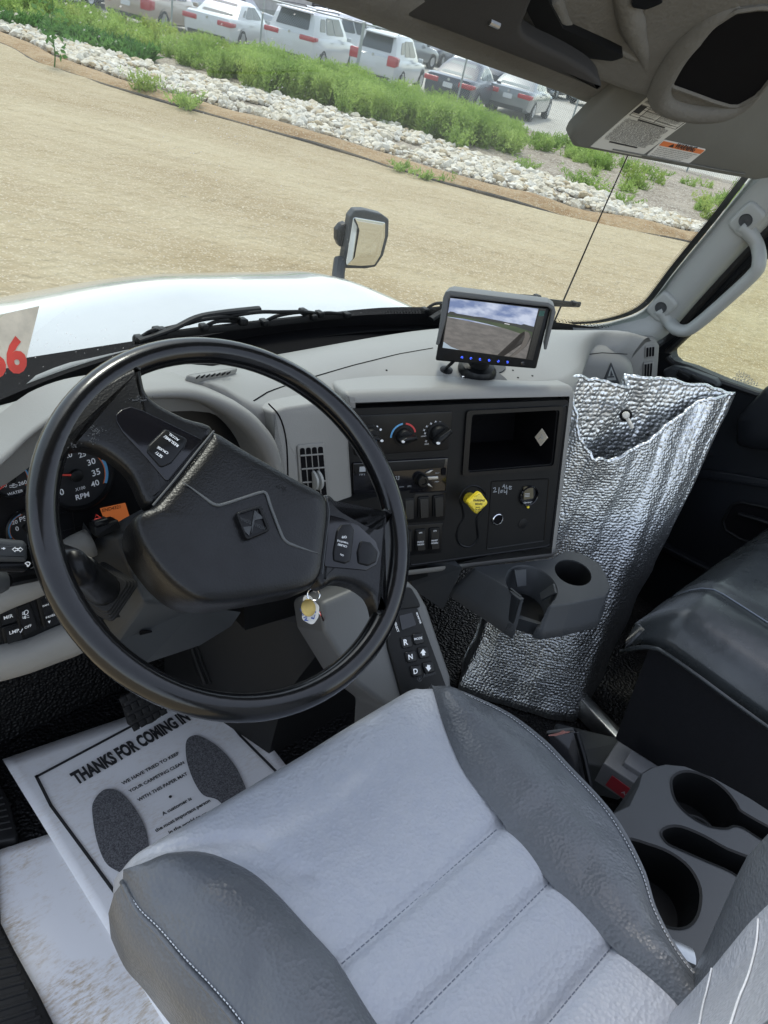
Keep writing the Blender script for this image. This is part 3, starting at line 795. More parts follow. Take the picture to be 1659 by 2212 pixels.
# =====================================================================================  THE TRUCK
def glass_mat(name, tint, dust=0.0, rough=.0, streak=False):
    m = bpy.data.materials.new(name); m.use_nodes = True; nt = m.node_tree; nt.nodes.remove(nt.nodes['Principled BSDF'])
    out = nt.nodes['Material Output']; tr = nt.nodes.new('ShaderNodeBsdfTransparent'); tr.inputs[0].default_value = (*tint, 1)
    gl = nt.nodes.new('ShaderNodeBsdfGlossy'); gl.inputs['Roughness'].default_value = rough; gl.inputs[0].default_value = (1, 1, 1, 1)
    lw = nt.nodes.new('ShaderNodeLayerWeight'); lw.inputs[0].default_value = .5
    pw = nt.nodes.new('ShaderNodeMath'); pw.operation = 'POWER'; pw.inputs[1].default_value = 5; nt.links.new(lw.outputs['Facing'], pw.inputs[0])
    fr = nt.nodes.new('ShaderNodeMath'); fr.operation = 'MULTIPLY_ADD'; fr.inputs[1].default_value = .9; fr.inputs[2].default_value = .04; nt.links.new(pw.outputs[0], fr.inputs[0])
    mx = nt.nodes.new('ShaderNodeMixShader'); nt.links.new(fr.outputs[0], mx.inputs[0]); nt.links.new(tr.outputs[0], mx.inputs[1]); nt.links.new(gl.outputs[0], mx.inputs[2])
    last = mx
    if dust:
        tc = nt.nodes.new('ShaderNodeTexCoord')
        v = nt.nodes.new('ShaderNodeTexVoronoi'); v.inputs['Scale'].default_value = 120; nt.links.new(tc.outputs['Object'], v.inputs['Vector'])
        r = nt.nodes.new('ShaderNodeValToRGB'); r.color_ramp.elements[0].position = .10; r.color_ramp.elements[0].color = (1, 1, 1, 1); r.color_ramp.elements[1].position = .18; r.color_ramp.elements[1].color = (0, 0, 0, 1)
        nt.links.new(v.outputs['Distance'], r.inputs['Fac'])
        n = nt.nodes.new('ShaderNodeTexNoise'); n.inputs['Scale'].default_value = 6; n.inputs['Detail'].default_value = 4; nt.links.new(tc.outputs['Object'], n.inputs['Vector'])
        r2 = nt.nodes.new('ShaderNodeValToRGB'); r2.color_ramp.elements[0].position = .46; r2.color_ramp.elements[1].position = .68; nt.links.new(n.outputs['Fac'], r2.inputs['Fac'])
        sep = nt.nodes.new('ShaderNodeSeparateColor'); nt.links.new(v.outputs['Color'], sep.inputs[0])
        g = nt.nodes.new('ShaderNodeMath'); g.operation = 'GREATER_THAN'; g.inputs[1].default_value = .55; nt.links.new(sep.outputs[0], g.inputs[0])
        a = nt.nodes.new('ShaderNodeMath'); a.operation = 'MULTIPLY'; nt.links.new(r.outputs[0], a.inputs[0]); nt.links.new(r2.outputs[0], a.inputs[1])
        a2 = nt.nodes.new('ShaderNodeMath'); a2.operation = 'MULTIPLY'; nt.links.new(a.outputs[0], a2.inputs[0]); nt.links.new(g.outputs[0], a2.inputs[1])
        b2 = nt.nodes.new('ShaderNodeMath'); b2.operation = 'MULTIPLY_ADD'; b2.inputs[1].default_value = dust * 7.0; b2.inputs[2].default_value = dust * .18; nt.links.new(a2.outputs[0], b2.inputs[0])
        df = nt.nodes.new('ShaderNodeBsdfDiffuse'); df.inputs[0].default_value = (.62, .62, .58, 1)
        tl = nt.nodes.new('ShaderNodeBsdfTranslucent'); tl.inputs[0].default_value = (.62, .62, .58, 1)
        ad = nt.nodes.new('ShaderNodeMixShader'); nt.links.new(df.outputs[0], ad.inputs[1]); nt.links.new(tl.outputs[0], ad.inputs[2])
        m2 = nt.nodes.new('ShaderNodeMixShader'); nt.links.new(b2.outputs[0], m2.inputs[0]); nt.links.new(mx.outputs[0], m2.inputs[1]); nt.links.new(ad.outputs[0], m2.inputs[2]); last = m2
    nt.links.new(last.outputs[0], out.inputs['Surface'])
    return m
M_ws = glass_mat('windscreen glass', (.77, .82, .79), .10)
M_side = glass_mat('side window glass', (.86, .90, .84), .04)

# ---------------------------------------------------------------- cab shell (setting)
def ws_base(x): return A(x, .60 - .40 * (abs(x) / .93) ** 2.3, .705)
def ws_top(x): return A(x, .19 - .10 * (abs(x) / .93) ** 2, 1.262 - .045 * x - .10 * (abs(x) / .93) ** 2)
P = [[ws_base(x) * (1 - t) + ws_top(x) * t + A(0, .035, .02) * math.sin(math.pi * t) for t in np.linspace(0, 1, 9)] for x in np.linspace(-.95, .93, 41)]
mb = MB(); mb.grid(P)
ws = obj('windscreen', mb, M_ws, angle=180, loc=(0, .5, .7)); tag(ws, 'large dusty curved windscreen in front of the dashboard', 'windscreen')
# black frit band and seal along the foot and the right edge of the glass
def ws_pt(x, t): return ws_base(x) * (1 - t) + ws_top(x) * t + A(0, .035, .02) * math.sin(math.pi * t)
mb = MB()
mb.grid([[ws_pt(x, t) + A(0, -.004, -.002) for t in (-.05, .0, .042)] for x in np.linspace(-.95, .90, 50)])
obj('frit_band', mb, M_seal, ws, angle=180)
mb = MB()
dots = []
for k, x in enumerate(np.arange(.30, .86, .0075)):
    for r_ in range(3):
        c = ws_pt(x + .00375 * (r_ % 2), .047 + .007 * r_); d = .0019 - .00045 * r_
        ex = nrm(ws_pt(x + .01, .08) - ws_pt(x, .08)); ey = nrm(ws_pt(x, .1) - ws_pt(x, .08))
        mb.add([c + (ex * math.cos(q) + ey * math.sin(q)) * d - A(0, .004, .002) for q in np.arange(6) * math.pi / 3], [tuple(range(6))])
o_ = obj('frit_dots', mb, M_seal, ws, angle=0, fix=False); o_['kind'] = 'stuff'

# floor and firewall
mb = MB(); mb.grid([[(x, y, 0) for y in np.linspace(-1.0, .50, 12)] for x in np.linspace(-.80, .97, 12)], .02)
tag(obj('cab_floor', mb, M_floor, loc=(0, 0, 0)), kind='structure')
mb = MB(); mb.grid([[(x, .50 + .06 * t, .63 * t) for t in np.linspace(0, 1, 8)] for x in np.linspace(-.97, .97, 12)], -.02)
tag(obj('firewall', mb, M_floor, loc=(0, .5, 0)), kind='structure')
# left kick side wall, low
mb = MB(); mb.loft([[(-.80, .34, 0), (-.97, .34, 0), (-.97, .52, 0), (-.80, .52, 0)], [(-.86, .40, .70), (-.97, .40, .70), (-.97, .60, .70), (-.86, .60, .70)]])
tag(obj('left_kick_wall', mb, M_navy, loc=(-.9, .3, 0)), kind='structure')
# engine tunnel under the dash, black
mb = MB(); sec = lambda y, w, h: [(-.0 + s_ * w, y, z) for s_, z in ((-1, 0.0), (-.9, h * .7), (-.6, h), (.6, h), (.9, h * .7), (1, 0.0))]
mb.loft([sec(.16, .22, .24), sec(.30, .26, .42), sec(.50, .28, .55)], closed=True)
o = obj('engine_tunnel', mb, M_rub, loc=(0, .3, 0)); tag(o, kind='structure')
# roof liner, header
mb = MB()
mb.grid([[(x, y, z - .07 * (abs(x) / .95) ** 3 - .03 * x) for y, z in ((.16, 1.315), (.10, 1.38), (.02, 1.43), (-.10, 1.455), (-.20, 1.46))] for x in np.linspace(-.97, .97, 24)], .02)
tag(obj('roof_liner', mb, M_head, loc=(0, 0, 1.4)), kind='structure')

# lower header lip above the windscreen, traced along its lower edge
hl_px = [(480, -52), (600, -18), (700, 14), (850, 68), (1000, 124), (1100, 160), (1235, 207), (1330, 242), (1450, 262), (1560, 290)]
base = [atY(u, v, .135) for u, v in hl_px]
base = resample(cat(base, 4), 40)
mb = MB()
mb.grid([[p + A(0, dy, dz) for dy, dz in ((.05, .012), (.03, .002), (.0, 0), (-.03, .006), (-.055, .03), (-.065, .07), (-.06, .13))] for p in base], .0)
tag(obj('header_trim', mb, M_head, loc=(0, .1, 1.25)), kind='structure')

# overhead console: a wide taupe box whose nose faces the driver, with a dark open pocket
OC = Pl(atY(1450, 200, .00), (-.28, -.60, -.76), (1, 0, 0))
oc_px = [(640, -330), (1900, -330), (1900, 120), (1690, 150), (1632, 190), (1615, 215), (1590, 232), (1560, 243), (1520, 247), (1470, 243), (1425, 233), (1330, 205), (1285, 188), (1240, 160), (1100, 90), (900, 20), (760, -60)]
oc = thing('overhead_console', 'taupe vinyl overhead console with a dark open pocket above the right sun visor', 'overhead console', OC.h(1450, 100))
mb = MB(); mb.prism(OC, OC.L(oc_px), -.16, .0, .022, 5)
obj('housing', mb, M_head, oc, angle=60)
pk = [(1447, 178), (1455, 150), (1520, 70), (1590, 25), (1640, 18), (1800, 20), (1800, 140), (1668, 168), (1640, 205), (1610, 222), (1595, 230), (1575, 230), (1540, 220), (1500, 205), (1452, 188)]
mb = MB(); mb.prism(OC, OC.L(pk, .002), -.01, .002); obj('pocket_lining', mb, M_recess, oc)
q = OC.L(pk, .003); mb = MB(); mb.tube([OC.w(x, y, .002) for x, y in rpoly(q, .008, 3)], .0035, 6, closed=True); obj('pocket_rim', mb, M_head, oc)
mb = MB(); mb.prism(OC, rpoly(OC.L([(1100, -60), (1180, -20), (1215, 48), (1320, 95), (1350, 110), (1320, 119), (1260, 112), (1170, 72)], .004), .004), -.01, .012); obj('grip_recess', mb, M_blk, oc)
mb = MB(); mb.prism(OC, rpoly(OC.L([(1375, -20), (1440, 0), (1395, 18), (1360, 12)], .01), .01), -.01, .012); obj('map_lamp', mb, M_blk2, oc)

mb = MB(); mb.tube([OC.h(u, v, -.004) for u, v in resample(cat([(1600, 10), (1530, 45), (1470, 105), (1436, 160), (1424, 196), (1440, 224), (1510, 240), (1580, 233), (1624, 210), (1650, 178)], 5), 50)], np.r_[np.linspace(.006, .015, 12), np.full(28, .016), np.linspace(.015, .006, 10)], 12); obj('moulded_lip', mb, M_head, oc, angle=180)
mb = MB(); mb.tube([OC.h(u, v, -.004) for u, v in resample(cat([(1340, -60), (1352, 0), (1372, 70), (1388, 110), (1396, 150)], 5), 40)], np.r_[np.linspace(.012, .016, 20), np.linspace(.016, .004, 20)], 12); obj('moulded_ridge', mb, M_head, oc, angle=180)
mb = MB(); mb.tube([OC.h(u, v, -.002) for u, v in resample(cat([(1196, -10), (1226, 58), (1290, 88), (1345, 112), (1376, 128)], 5), 30)], np.linspace(.010, .004, 30), 10); obj('moulded_fold', mb, M_head, oc, angle=180)

# driver's sun visor: long dark tapering slab seen edge-on along the header
VD = Pl(atY(1100, 80, .05), (-.35, -.72, -.60), (1, 0, -.05))
vd = thing('sun_visor', 'dark driver sun visor folded up along the windscreen header, tapering to a rounded tip', 'sun visor', VD.h(1000, 80))
vp = cat([(600, -60), (760, -8), (900, 38), (1060, 98), (1190, 148), (1255, 175), (1292, 187), (1297, 176), (1275, 150), (1225, 119), (1160, 86), (1125, 58), (1140, 10), (1150, -60), (1000, -160), (760, -160)], 4, True)  # upper part widened: the dark pad also stands in for shade under the console
mb = MB(); mb.prism(VD, VD.L(vp), -.02, .006, .006, 3); obj('visor_pad', mb, pm('black visor cloth', (.020, .019, .018), .8, bump=(400, .3, .001)), vd, angle=60)
mb = MB(); pt = [VD.h(u, v, .006) for u, v in ((1058, 47), (1078, 56))]; mb.tube(pt, .0035, 8); obj('pivot_rod', mb, M_steel, vd)

# passenger sun visor with its two labels
v_bl = A(.2, .129, 1.163)
v_br = atX(1640, 388, .76)
v_tl = atX(1330, 205, .2)
VP = Pl(v_bl, np.cross(v_br - v_bl, v_tl - v_bl), v_br - v_bl)
if VP.n @ (CAM - v_bl) < 0: VP = Pl(v_bl, -VP.n, v_br - v_bl)
pv = thing('sun_visor', 'grey passenger sun visor hanging below the overhead console with two stuck-on labels', 'sun visor', VP.h(1450, 280))
po = [(1232, 300), (1240, 283), (1330, 190), (1345, 183), (1720, 120), (1740, 350), (1662, 385), (1630, 390), (1560, 378), (1240, 318)]
mb = MB(); mb.prism(VP, rpoly(VP.L(po), .012, 4), -.018, .002, .008, 4); obj('visor_pad', mb, M_visor, pv, angle=60)
mb = MB(); mb.tube([VP.h(u, v, .004) for u, v in rpoly([(1246, 308), (1560, 368), (1625, 379)], 3)], .0012, 5); obj('hem', mb, M_visor, pv)
lab = [(1276, 317), (1398, 211), (1503, 250), (1385, 338)]
mb = MB(); mb.prism(VP, VP.L(lab, .003), .001, .003); l1 = obj('operating_label', mb, pm('pale grey label', (.52, .52, .49), .5), pv)
def bil(q, s, t):
    a, b, c, d = [A(*p) for p in q]       # a bottom-left, b top-left, c top-right, d bottom-right
    return tuple((a * (1 - t) + b * t) * (1 - s) + (d * (1 - t) + c * t) * s)
mb = MB()
def lab_rect(mb, q, s0, s1, t0, t1, pl, z): mb.prism(pl, pl.L([bil(q, s0, t0), bil(q, s1, t0), bil(q, s1, t1), bil(q, s0, t1)], z - .0006), z - .0006, z)
put_text(mb, '1000 2500 4000 4500 HDR OPERATING TIPS', VP, bil(lab, .24, .91), bil(lab, .76, .905), h=.075, bold=.03, z=.0006, off=.003)
put_text(mb, 'Allison', VP, bil(lab, .03, .915), bil(lab, .17, .915), h=.22, z=.0006, off=.003)
mb.prism(VP, VP.L([bil(lab, .10 + .05 * math.cos(t), .965 + .022 * math.sin(t)) for t in np.arange(12) * math.pi / 6], .003), .003, .0036)
for (s0, s1, t0, t1) in ((.03, .97, .872, .876), (.03, .97, .845, .848), (.03, .97, .80, .803), (.03, .97, .70, .703), (.03, .97, .655, .658), (.03, .035, .655, .876), (.965, .97, .655, .876), (.22, .225, .655, .876), (.52, .525, .655, .876), (.03, .15, .72, .865)):
    lab_rect(mb, lab, s0, s1, t0, t1, VP, .0036)
lab_rect(mb, lab, .24, .78, .615, .64, VP, .0036); lab_rect(mb, lab, .2, .75, .14, .165, VP, .0036)
lines = 'Hold the brake pedal while selecting a range', 'Do not shift from neutral above idle speed', 'Use MODE to change the shift schedule now', 'Check fluid level with the vehicle level and hot', 'Use arrows to choose the highest gear held'
r_ = random.Random(3)
for k in range(19):
    t = .59 - .0228 * k
    if .13 < t < .175: continue
    put_text(mb, r_.choice(lines)[:r_.randint(30, 44)], VP, bil(lab, .05 + .02 * (k % 3 == 0), t), bil(lab, r_.uniform(.80, .95), t), h=.021, z=.0006, off=.003)
for k in range(7):
    t = .83 - .024 * k
    put_text(mb, r_.choice(lines)[:24], VP, bil(lab, .24, t), bil(lab, r_.uniform(.42, .5), t), h=.05, z=.0006, off=.003); put_text(mb, r_.choice(lines)[:32], VP, bil(lab, .54, t), bil(lab, r_.uniform(.78, .94), t), h=.05, z=.0006, off=.003)
o = obj('print', mb, M_dprint, l1, fix=False); o['kind'] = 'stuff'
lab2 = [(1396, 337), (1434, 302), (1526, 323), (1489, 353)]
mb = MB(); mb.prism(VP, rpoly(VP.L(lab2, .003), .004), .001, .003); l2 = obj('warning_label', mb, pm('white label', (.62, .62, .60), .5), pv)
mb = MB(); lab_rect(mb, lab2, .02, .98, .68, .94, VP, .0037); obj('orange_stripe', mb, M_orange, l2)
mb = MB(); put_text(mb, 'WARNING', VP, bil(lab2, .34, .72), bil(lab2, .80, .72), h=.17, bold=.03, z=.0006, off=.0037)
mb.prism(VP, VP.L([bil(lab2, .22, .72), bil(lab2, .33, .72), bil(lab2, .275, .90)], .0037), .0037, .0043)
for k in range(6): put_text(mb, ('This vehicle is equipped with an exhaust brake system', 'Read the operating guide before the first use', 'Stop the engine before any work on the filter')[k % 3], VP, bil(lab2, .05, .56 - .1 * k), bil(lab2, (.95, .9, .93)[k % 3] - .03 * k, .56 - .1 * k), h=.022, z=.0006, off=.003)
obj('print', mb, M_dprint, l2, fix=False)

# right A pillar (structure), seal, grab handle
front_px = [(1700, 300), (1640, 375), (1600, 425), (1548, 492), (1500, 550), (1456, 604), (1425, 645), (1398, 676), (1360, 697), (1300, 712), (1240, 716)]
rear_px = [(1790, 360), (1720, 425), (1660, 482), (1600, 545), (1545, 605), (1500, 655), (1470, 690), (1445, 716), (1425, 730), (1400, 745), (1330, 760)]
fr_ = resample(cat([atX(u, v, .885) for u, v in front_px[:8]] + [atX(1360, 697, .85), atX(1300, 712, .80), atX(1240, 716, .74)], 4), 40)
re_ = resample(cat([atX(u, v, .955) for u, v in rear_px[:9]] + [atX(1400, 745, .93), atX(1330, 760, .88)], 4), 40)
rows = []
for a_, b_ in zip(fr_, re_):
    d = b_ - a_; out = nrm(np.cross(d, A(0, .5, -1))); out = out if out @ (CAM - a_) > 0 else -out
    rows.append([a_ - out * .02] + [a_ + d * t + out * .034 * math.sin(math.pi * min(1, t * .95 + .02)) ** .8 for t in np.linspace(0, 1, 10)] + [b_ - out * .03])
mb = MB(); mb.grid(rows); PILL = mb; tag(obj('right_pillar_trim', mb, M_pillar, loc=(.9, .2, .9), angle=60), kind='structure')
# black seal strip between pillar and door, and the dark edge along the glass
mb = MB(); mb.tube([p + A(.012, 0, .0) for p in re_[:36]], .017, 8); tag(obj('door_seal', mb, M_seal, loc=(.95, .2, .9)), kind='structure')
mb = MB(); mb.grid([[p + A(.01, .012, .012), p + A(-.018, .014, .02)] for p in fr_]); 
o = obj('glass_edge_band', mb, M_seal, ws, angle=180)
mb = MB()
for i in range(len(fr_) - 1):
    for k in range(5):
        p = fr_[i] + (fr_[i + 1] - fr_[i]) * (k / 5); e = nrm(fr_[i + 1] - fr_[i]); s_ = nrm(A(-.018, .002, .008))
        for r_ in range(2):
            c = p + A(-.018, .014, .02) + s_ * (.003 + .0058 * r_) + e * .002 * (r_ % 2); d = .0016 - .0005 * r_
            mb.add([c + (e * math.cos(q) + s_ * math.sin(q)) * d for q in np.arange(6) * math.pi / 3], [tuple(range(6))])
o_ = obj('frit_dots', mb, M_seal, ws, angle=0, fix=False); o_['kind'] = 'stuff'
# grab handle
gh = thing('grab_handle', 'grey grab handle bolted to the right windscreen pillar', 'grab handle', atX(1540, 620, .90))
from mathutils.bvhtree import BVHTree
_pb = BVHTree.FromPolygons([Vector(v) for v in PILL.v], PILL.f)
def on_pillar(u, v):
    h_ = _pb.ray_cast(Vector(CAM), Vector(ray(u, v))); return A(*h_[0]) if h_[0] else atX(u, v, .9)
_g1, _g2 = on_pillar(1611, 478), on_pillar(1428, 664); _gm = (_g1 + _g2) / 2; _gd = nrm(_g1 - _g2); _gn = nrm(CAM - _gm); _gn = nrm(_gn - _gd * (_gn @ _gd))
GX = Pl(_gm - _gn * .022, _gn, _gd)
path = [(1603, 486), (1618, 502), (1636, 530), (1640, 566), (1628, 592), (1560, 655), (1512, 696), (1486, 713), (1462, 712), (1446, 694), (1428, 664)]
pp = resample(cat([GX.h(u, v, .03 if 2 < i < 9 else .012) for i, (u, v) in enumerate(path)], 6), 46)
mb = MB(); mb.tube(pp, [.020 + .006 * (1 - min(1, min(i, 45 - i) / 5)) for i in range(46)], 14, flat=.72); obj('bar', mb, M_pillar, gh, angle=180)
for u, v in ((1611, 476), (1428, 664)):
    c = GX.l(u, v, .03)
    mb = MB(); q = rpoly([(-.034, -.024), (.034, -.026), (.036, .024), (-.032, .026)], .016, 5); mb.prism(GX, [(c[0] + x, c[1] + y) for x, y in q], -.03, .032, .008, 4); ft = obj('foot', mb, M_pillar, gh, angle=60)
    mb = MB(); mb.lathe(GX, [(.014, .0325), (.0135, .034), (.012, .033), (.011, .0285), (.009, .0285), (.008, .032), (.004, .033), (.0035, .030), (.001, .030)], 20, c); obj('bolt', mb, M_char, ft)

# right door: dark inner panel with the window opening, glass, switch pod and pull recess
DX = Pl((.975, 0, .6), (-1, 0, 0), (0, -1, 0))
dr = thing('passenger_door', 'dark passenger door panel with its window, beside the foil bag and bench', 'door', (.975, -.2, .3))
win = [(1441, 760), (1475, 728), (1560, 640), (1680, 520), (1800, 410), (1990, 480), (1990, 960), (1690, 858), (1636, 852), (1560, 826), (1490, 796), (1456, 786), (1444, 775)]
outer = [(1240, 900), (1400, 735), (1480, 655), (1600, 535), (1730, 400), (2200, 200), (2400, 1700), (1500, 1600), (1250, 1350)]
mb = MB(); mb.holes(DX, DX.L(outer), [rpoly(DX.L(win), .012, 4)], -.05, 0); obj('panel', mb, M_navy, dr)
mb = MB(); mb.tube([DX.w(x, y, .0) for x, y in rpoly(DX.L(win), .012, 4)], .008, 8, closed=True); obj('window_seal', mb, M_seal, dr)
mb = MB(); mb.prism(DX, inset(ccw(rpoly(DX.L(win), .012, 4)), -.004), -.03, -.026); wg = obj('window_glass', mb, M_side, dr)
mb = MB()
for k, (s, u0, v0, u1) in enumerate((('TEMPERED', 1640, 818, 1583), ('AS-2 M20', 1628, 810, 1591), ('SAFETY', 1622, 803, 1596))): put_text(mb, s, DX, (u0, v0 + 8), (u1, v0 - 4), off=-.025, mirror=False, z=.0005)
obj('etched_mark', mb, M_grprint, wg, fix=False)
sp = [(1428, 800), (1450, 790), (1478, 796), (1540, 820), (1555, 834), (1530, 846), (1440, 830)]
mb = MB(); mb.prism(DX, rpoly(DX.L(sp, .03), .01, 4), 0, .03, .008, 3); pod = obj('switch_pod', mb, M_char, dr, angle=60)
for u, v in ((1477, 812), (1505, 822)):
    c = DX.l(u, v, .034); mb = MB(); mb.prism(DX, rpoly([(c[0] - .02, c[1] - .008), (c[0] + .018, c[1] - .012), (c[0] + .02, c[1] + .006), (c[0] - .018, c[1] + .010)], .006), .025, .038, .004); obj('switch', mb, M_blk2, pod, angle=60)
pr = [(1562, 1125), (1580, 1092), (1600, 1085), (1720, 1110), (1760, 1200), (1690, 1190), (1600, 1165), (1568, 1145)]
mb = MB(); mb.prism(DX, rpoly(DX.L(pr, .004), .012, 4), -.0, .002); obj('pull_recess', mb, M_recess, dr)
mb = MB(); mb.tube([DX.w(x, y, .004) for x, y in rpoly(DX.L(pr, .004), .012, 4)], .0035, 6, closed=True); obj('recess_rim', mb, M_blk, dr)
mb = MB(); mb.tube([DX.h(u, v, .012) for u, v in ((1596, 1110), (1650, 1126), (1720, 1150))], .006, 8); obj('pull_handle', mb, M_blk2, dr)
mb = MB(); mb.prism(DX, rpoly(DX.L([(1420, 1002), (1590, 1025), (1760, 1055), (1760, 1075), (1590, 1045), (1420, 1025)], .012), .004), 0, .010, .004); obj('trim_step', mb, M_navy, dr, angle=60)
mb = MB(); mb.prism(DX, rpoly(DX.L([(1410, 1165), (1560, 1242), (1556, 1252), (1405, 1178)], .02), .004), 0, .025, .005); obj('map_pocket_edge', mb, M_navy, dr, angle=60)
# raised padded rail at the rear of the door (right picture edge)
mb = MB(); mb.dome(DX, rpoly(DX.L([(1628, 868), (1668, 826), (1900, 800), (1900, 1000), (1600, 960), (1600, 900)]), .02, 4), [(1, 0), (.97, .03), (.85, .05), (.5, .055), (.02, .055)]); obj('elbow_rest', mb, M_navy, dr, angle=60)

# ---------------------------------------------------------------- white bonnet, mirror, aerial, wipers
hood = thing('bonnet', 'white glossy truck bonnet sloping away in front of the windscreen', 'bonnet', (0, 1.0, .6))
def hood_z(x, y):
    z = .700 - .02 * (abs(x) / .7) ** 2 - .10 * max(0, y - .70) ** 1.0 * .35 - .62 * max(0, y - .82) ** 2
    f = max(0, abs(x) - .38); z -= .46 * f ** 1.5 * (1 + .2 * y)
    ridge = math.exp(-((abs(x) - .47 + .12 * (y - .6)) / .05) ** 2); z += .007 * ridge
    z += .008 * math.exp(-((x + .02) / .16) ** 2) * min(1, max(0, (y - .7) * 5))
    return z
P = [[(x, .625 - .30 * (abs(x) / .95) ** 2.4 + (1.75 - .62) * t, hood_z(x, .625 + 1.13 * t)) for t in np.linspace(0, 1, 40)] for x in np.linspace(-.95, .92, 60)]
mb = MB(); mb.grid(P, -.012); obj('panel', mb, M_paint, hood, angle=180)
mb = MB(); mb.grid([[(x, (ws_base(x)[1] - .03) * (1 - t) + (.650 - .30 * (abs(x) / .95) ** 2.4) * t, .694 + (hood_z(x, .65) - .010 - .694) * t) for t in (0, .5, 1)] for x in np.linspace(-.95, .93, 40)]); obj('cowl_panel', mb, M_blk, hood, angle=180)

bm_ = thing('bonnet_mirror', 'black framed convex mirror on a stalk above the right side of the bonnet', 'mirror', atD(728, 612, 2.45))
MP = Pl(atD(785, 520, 2.5), nrm(A(-.24, -.965, -.03)), (1, -.25, 0))
fr_out = [(739, 580), (757, 468), (768, 454), (790, 454), (826, 463), (841, 474), (840, 510), (829, 552), (812, 577), (790, 581)]
mb = MB(); mb.prism(MP, rpoly(MP.L(fr_out), .012, 4), -.034, .0, .006, 4); obj('housing', mb, M_char, bm_, angle=60)
fr_in = [(746, 573), (763, 468), (833, 480), (832, 512), (822, 552), (809, 573), (780, 575)]
mb = MB(); q = rpoly(MP.L(fr_in, .001), .010, 4); mb.dome(MP, q, [(1, 0.0004), (.97, .0012), (.5, .0022), (.01, .0026)]); obj('mirror_glass', mb, pm('mirror glass', (.74, .75, .73), .02, metal=1), bm_, angle=180)
mb = MB(); mb.tube([atD(735, 560, 2.53), atD(731, 590, 2.52), atD(730, 622, 2.5)], .022, 10); obj('stalk', mb, M_char, bm_)
mb = MB(); mb.prism(MP, rpoly(MP.L([(726, 496), (736, 484), (748, 480), (746, 532), (732, 532), (726, 518)], -.03), .006), -.05, -.02, .008, 3); obj('knuckle', mb, M_blk2, bm_, angle=60)

ant = thing('aerial', 'thin black whip aerial standing outside the right corner of the windscreen', 'aerial', atX(1190, 712, .93))
mb = MB(); mb.tube([atX(1188, 716, .93), atX(1195, 700, .93), atX(1280, 505, .93), atX(1372, 300, .93)], [.004, .0026, .002, .0016], 8); obj('whip', mb, M_blk, ant)
mb = MB(); b_ = atX(1188, 716, .93); mb.lathe(Pl(b_, (0, 0, 1), (1, 0, 0)), [(.014, -.02), (.014, 0), (.008, .02), (.004, .03)], 12); obj('base', mb, M_blk, ant)

def wiper(label, blade_px, arm_px, frame_px, y0, dv=0):
    blade_px, arm_px = [(u, v - dv) for u, v in blade_px], [(u, v - dv) for u, v in arm_px]; frame_px = [[(u, v - dv, o) for u, v, o in f] for f in frame_px]
    WP = Pl(ws_pt(0, .06) + A(0, y0, .0), A(0, -.80, .60), (1, 0, 0))
    bow = lambda u: 0.0
    t = thing('wiper', label, 'wiper', WP.h(*blade_px[0]))
    mb = MB(); mb.tube([WP.h(u, v) for u, v in blade_px], .0045, 8, flat=1.8); obj('blade', mb, M_rub, t)
    mb = MB(); mb.tube(resample(cat([WP.h(u, v, .022) for u, v in arm_px], 4), 20), np.linspace(.009, .005, 20), 8, flat=.7); obj('arm', mb, M_blk, t)
    for f in frame_px:
        mb = MB(); mb.tube(resample(cat([WP.h(u, v, o) for u, v, o in f], 5), 14), .0030, 8, flat=1.3); obj('bridge', mb, M_blk, t)
        for u, v, o in (f[0], f[-1]):
            mb = MB(); mb.box(WP.h(u, v, .006), (.014, .02, .012), bev=.003); obj('claw', mb, M_blk, t)
    return t
wiper('long black wiper resting low on the glass behind the steering wheel', [(288, 743), (420, 724), (560, 708), (700, 693), (752, 689)],
      [(560, 676), (480, 684), (425, 694), (370, 720), (300, 744)],
      [[(300, 740, .0), (330, 722, .02), (350, 723, .0)], [(340, 722, .0), (410, 706, .016), (440, 698, .026), (500, 692, .022), (525, 702, .0)], [(440, 715, .0), (470, 702, .012), (520, 702, .0)],
       [(500, 690, .022), (560, 682, .028), (600, 682, .026), (655, 681, .02)], [(570, 704, .0), (600, 690, .018), (650, 682, .02), (690, 686, .0)], [(675, 692, .0), (705, 684, .012), (748, 688, .0)]], -.03, 8)
wiper('short wiper showing past both sides of the camera monitor', [(914, 672), (1000, 664), (1100, 652), (1180, 655), (1252, 658)],
      [(930, 690), (960, 672), (1010, 650), (1060, 640)],
      [[(918, 670, .0), (940, 656, .014), (970, 655, .0)], [(960, 660, .0), (1040, 636, .022), (1110, 638, .024), (1160, 641, .01)], [(1120, 645, .01), (1180, 648, .016), (1240, 655, .0)]], -.03)

# ---------------------------------------------------------------- dashboard
PD = Pl((-.43, .2, .74), (0, -.974, .225), (1, 0, 0))
_A, _B = atZ(745, 872, .75), atZ(1236, 858, .75)
_L = _B - _A; _n = nrm(A(_L[1], -_L[0], 0)); _n = _n if _n @ (CAM - _A) > 0 else -_n
PC = Pl(_A, _n * math.cos(math.radians(12)) + A(0, 0, math.sin(math.radians(12))), _L)
GB = Pl(atX(1318, 800, .70), nrm(A(-.42, -.86, .28)), nrm(A(.86, -.42, 0)))
dash = thing('dashboard', 'light grey truck dashboard with instruments, radio, heater dials and switches', 'dashboard', (0, .3, .6))

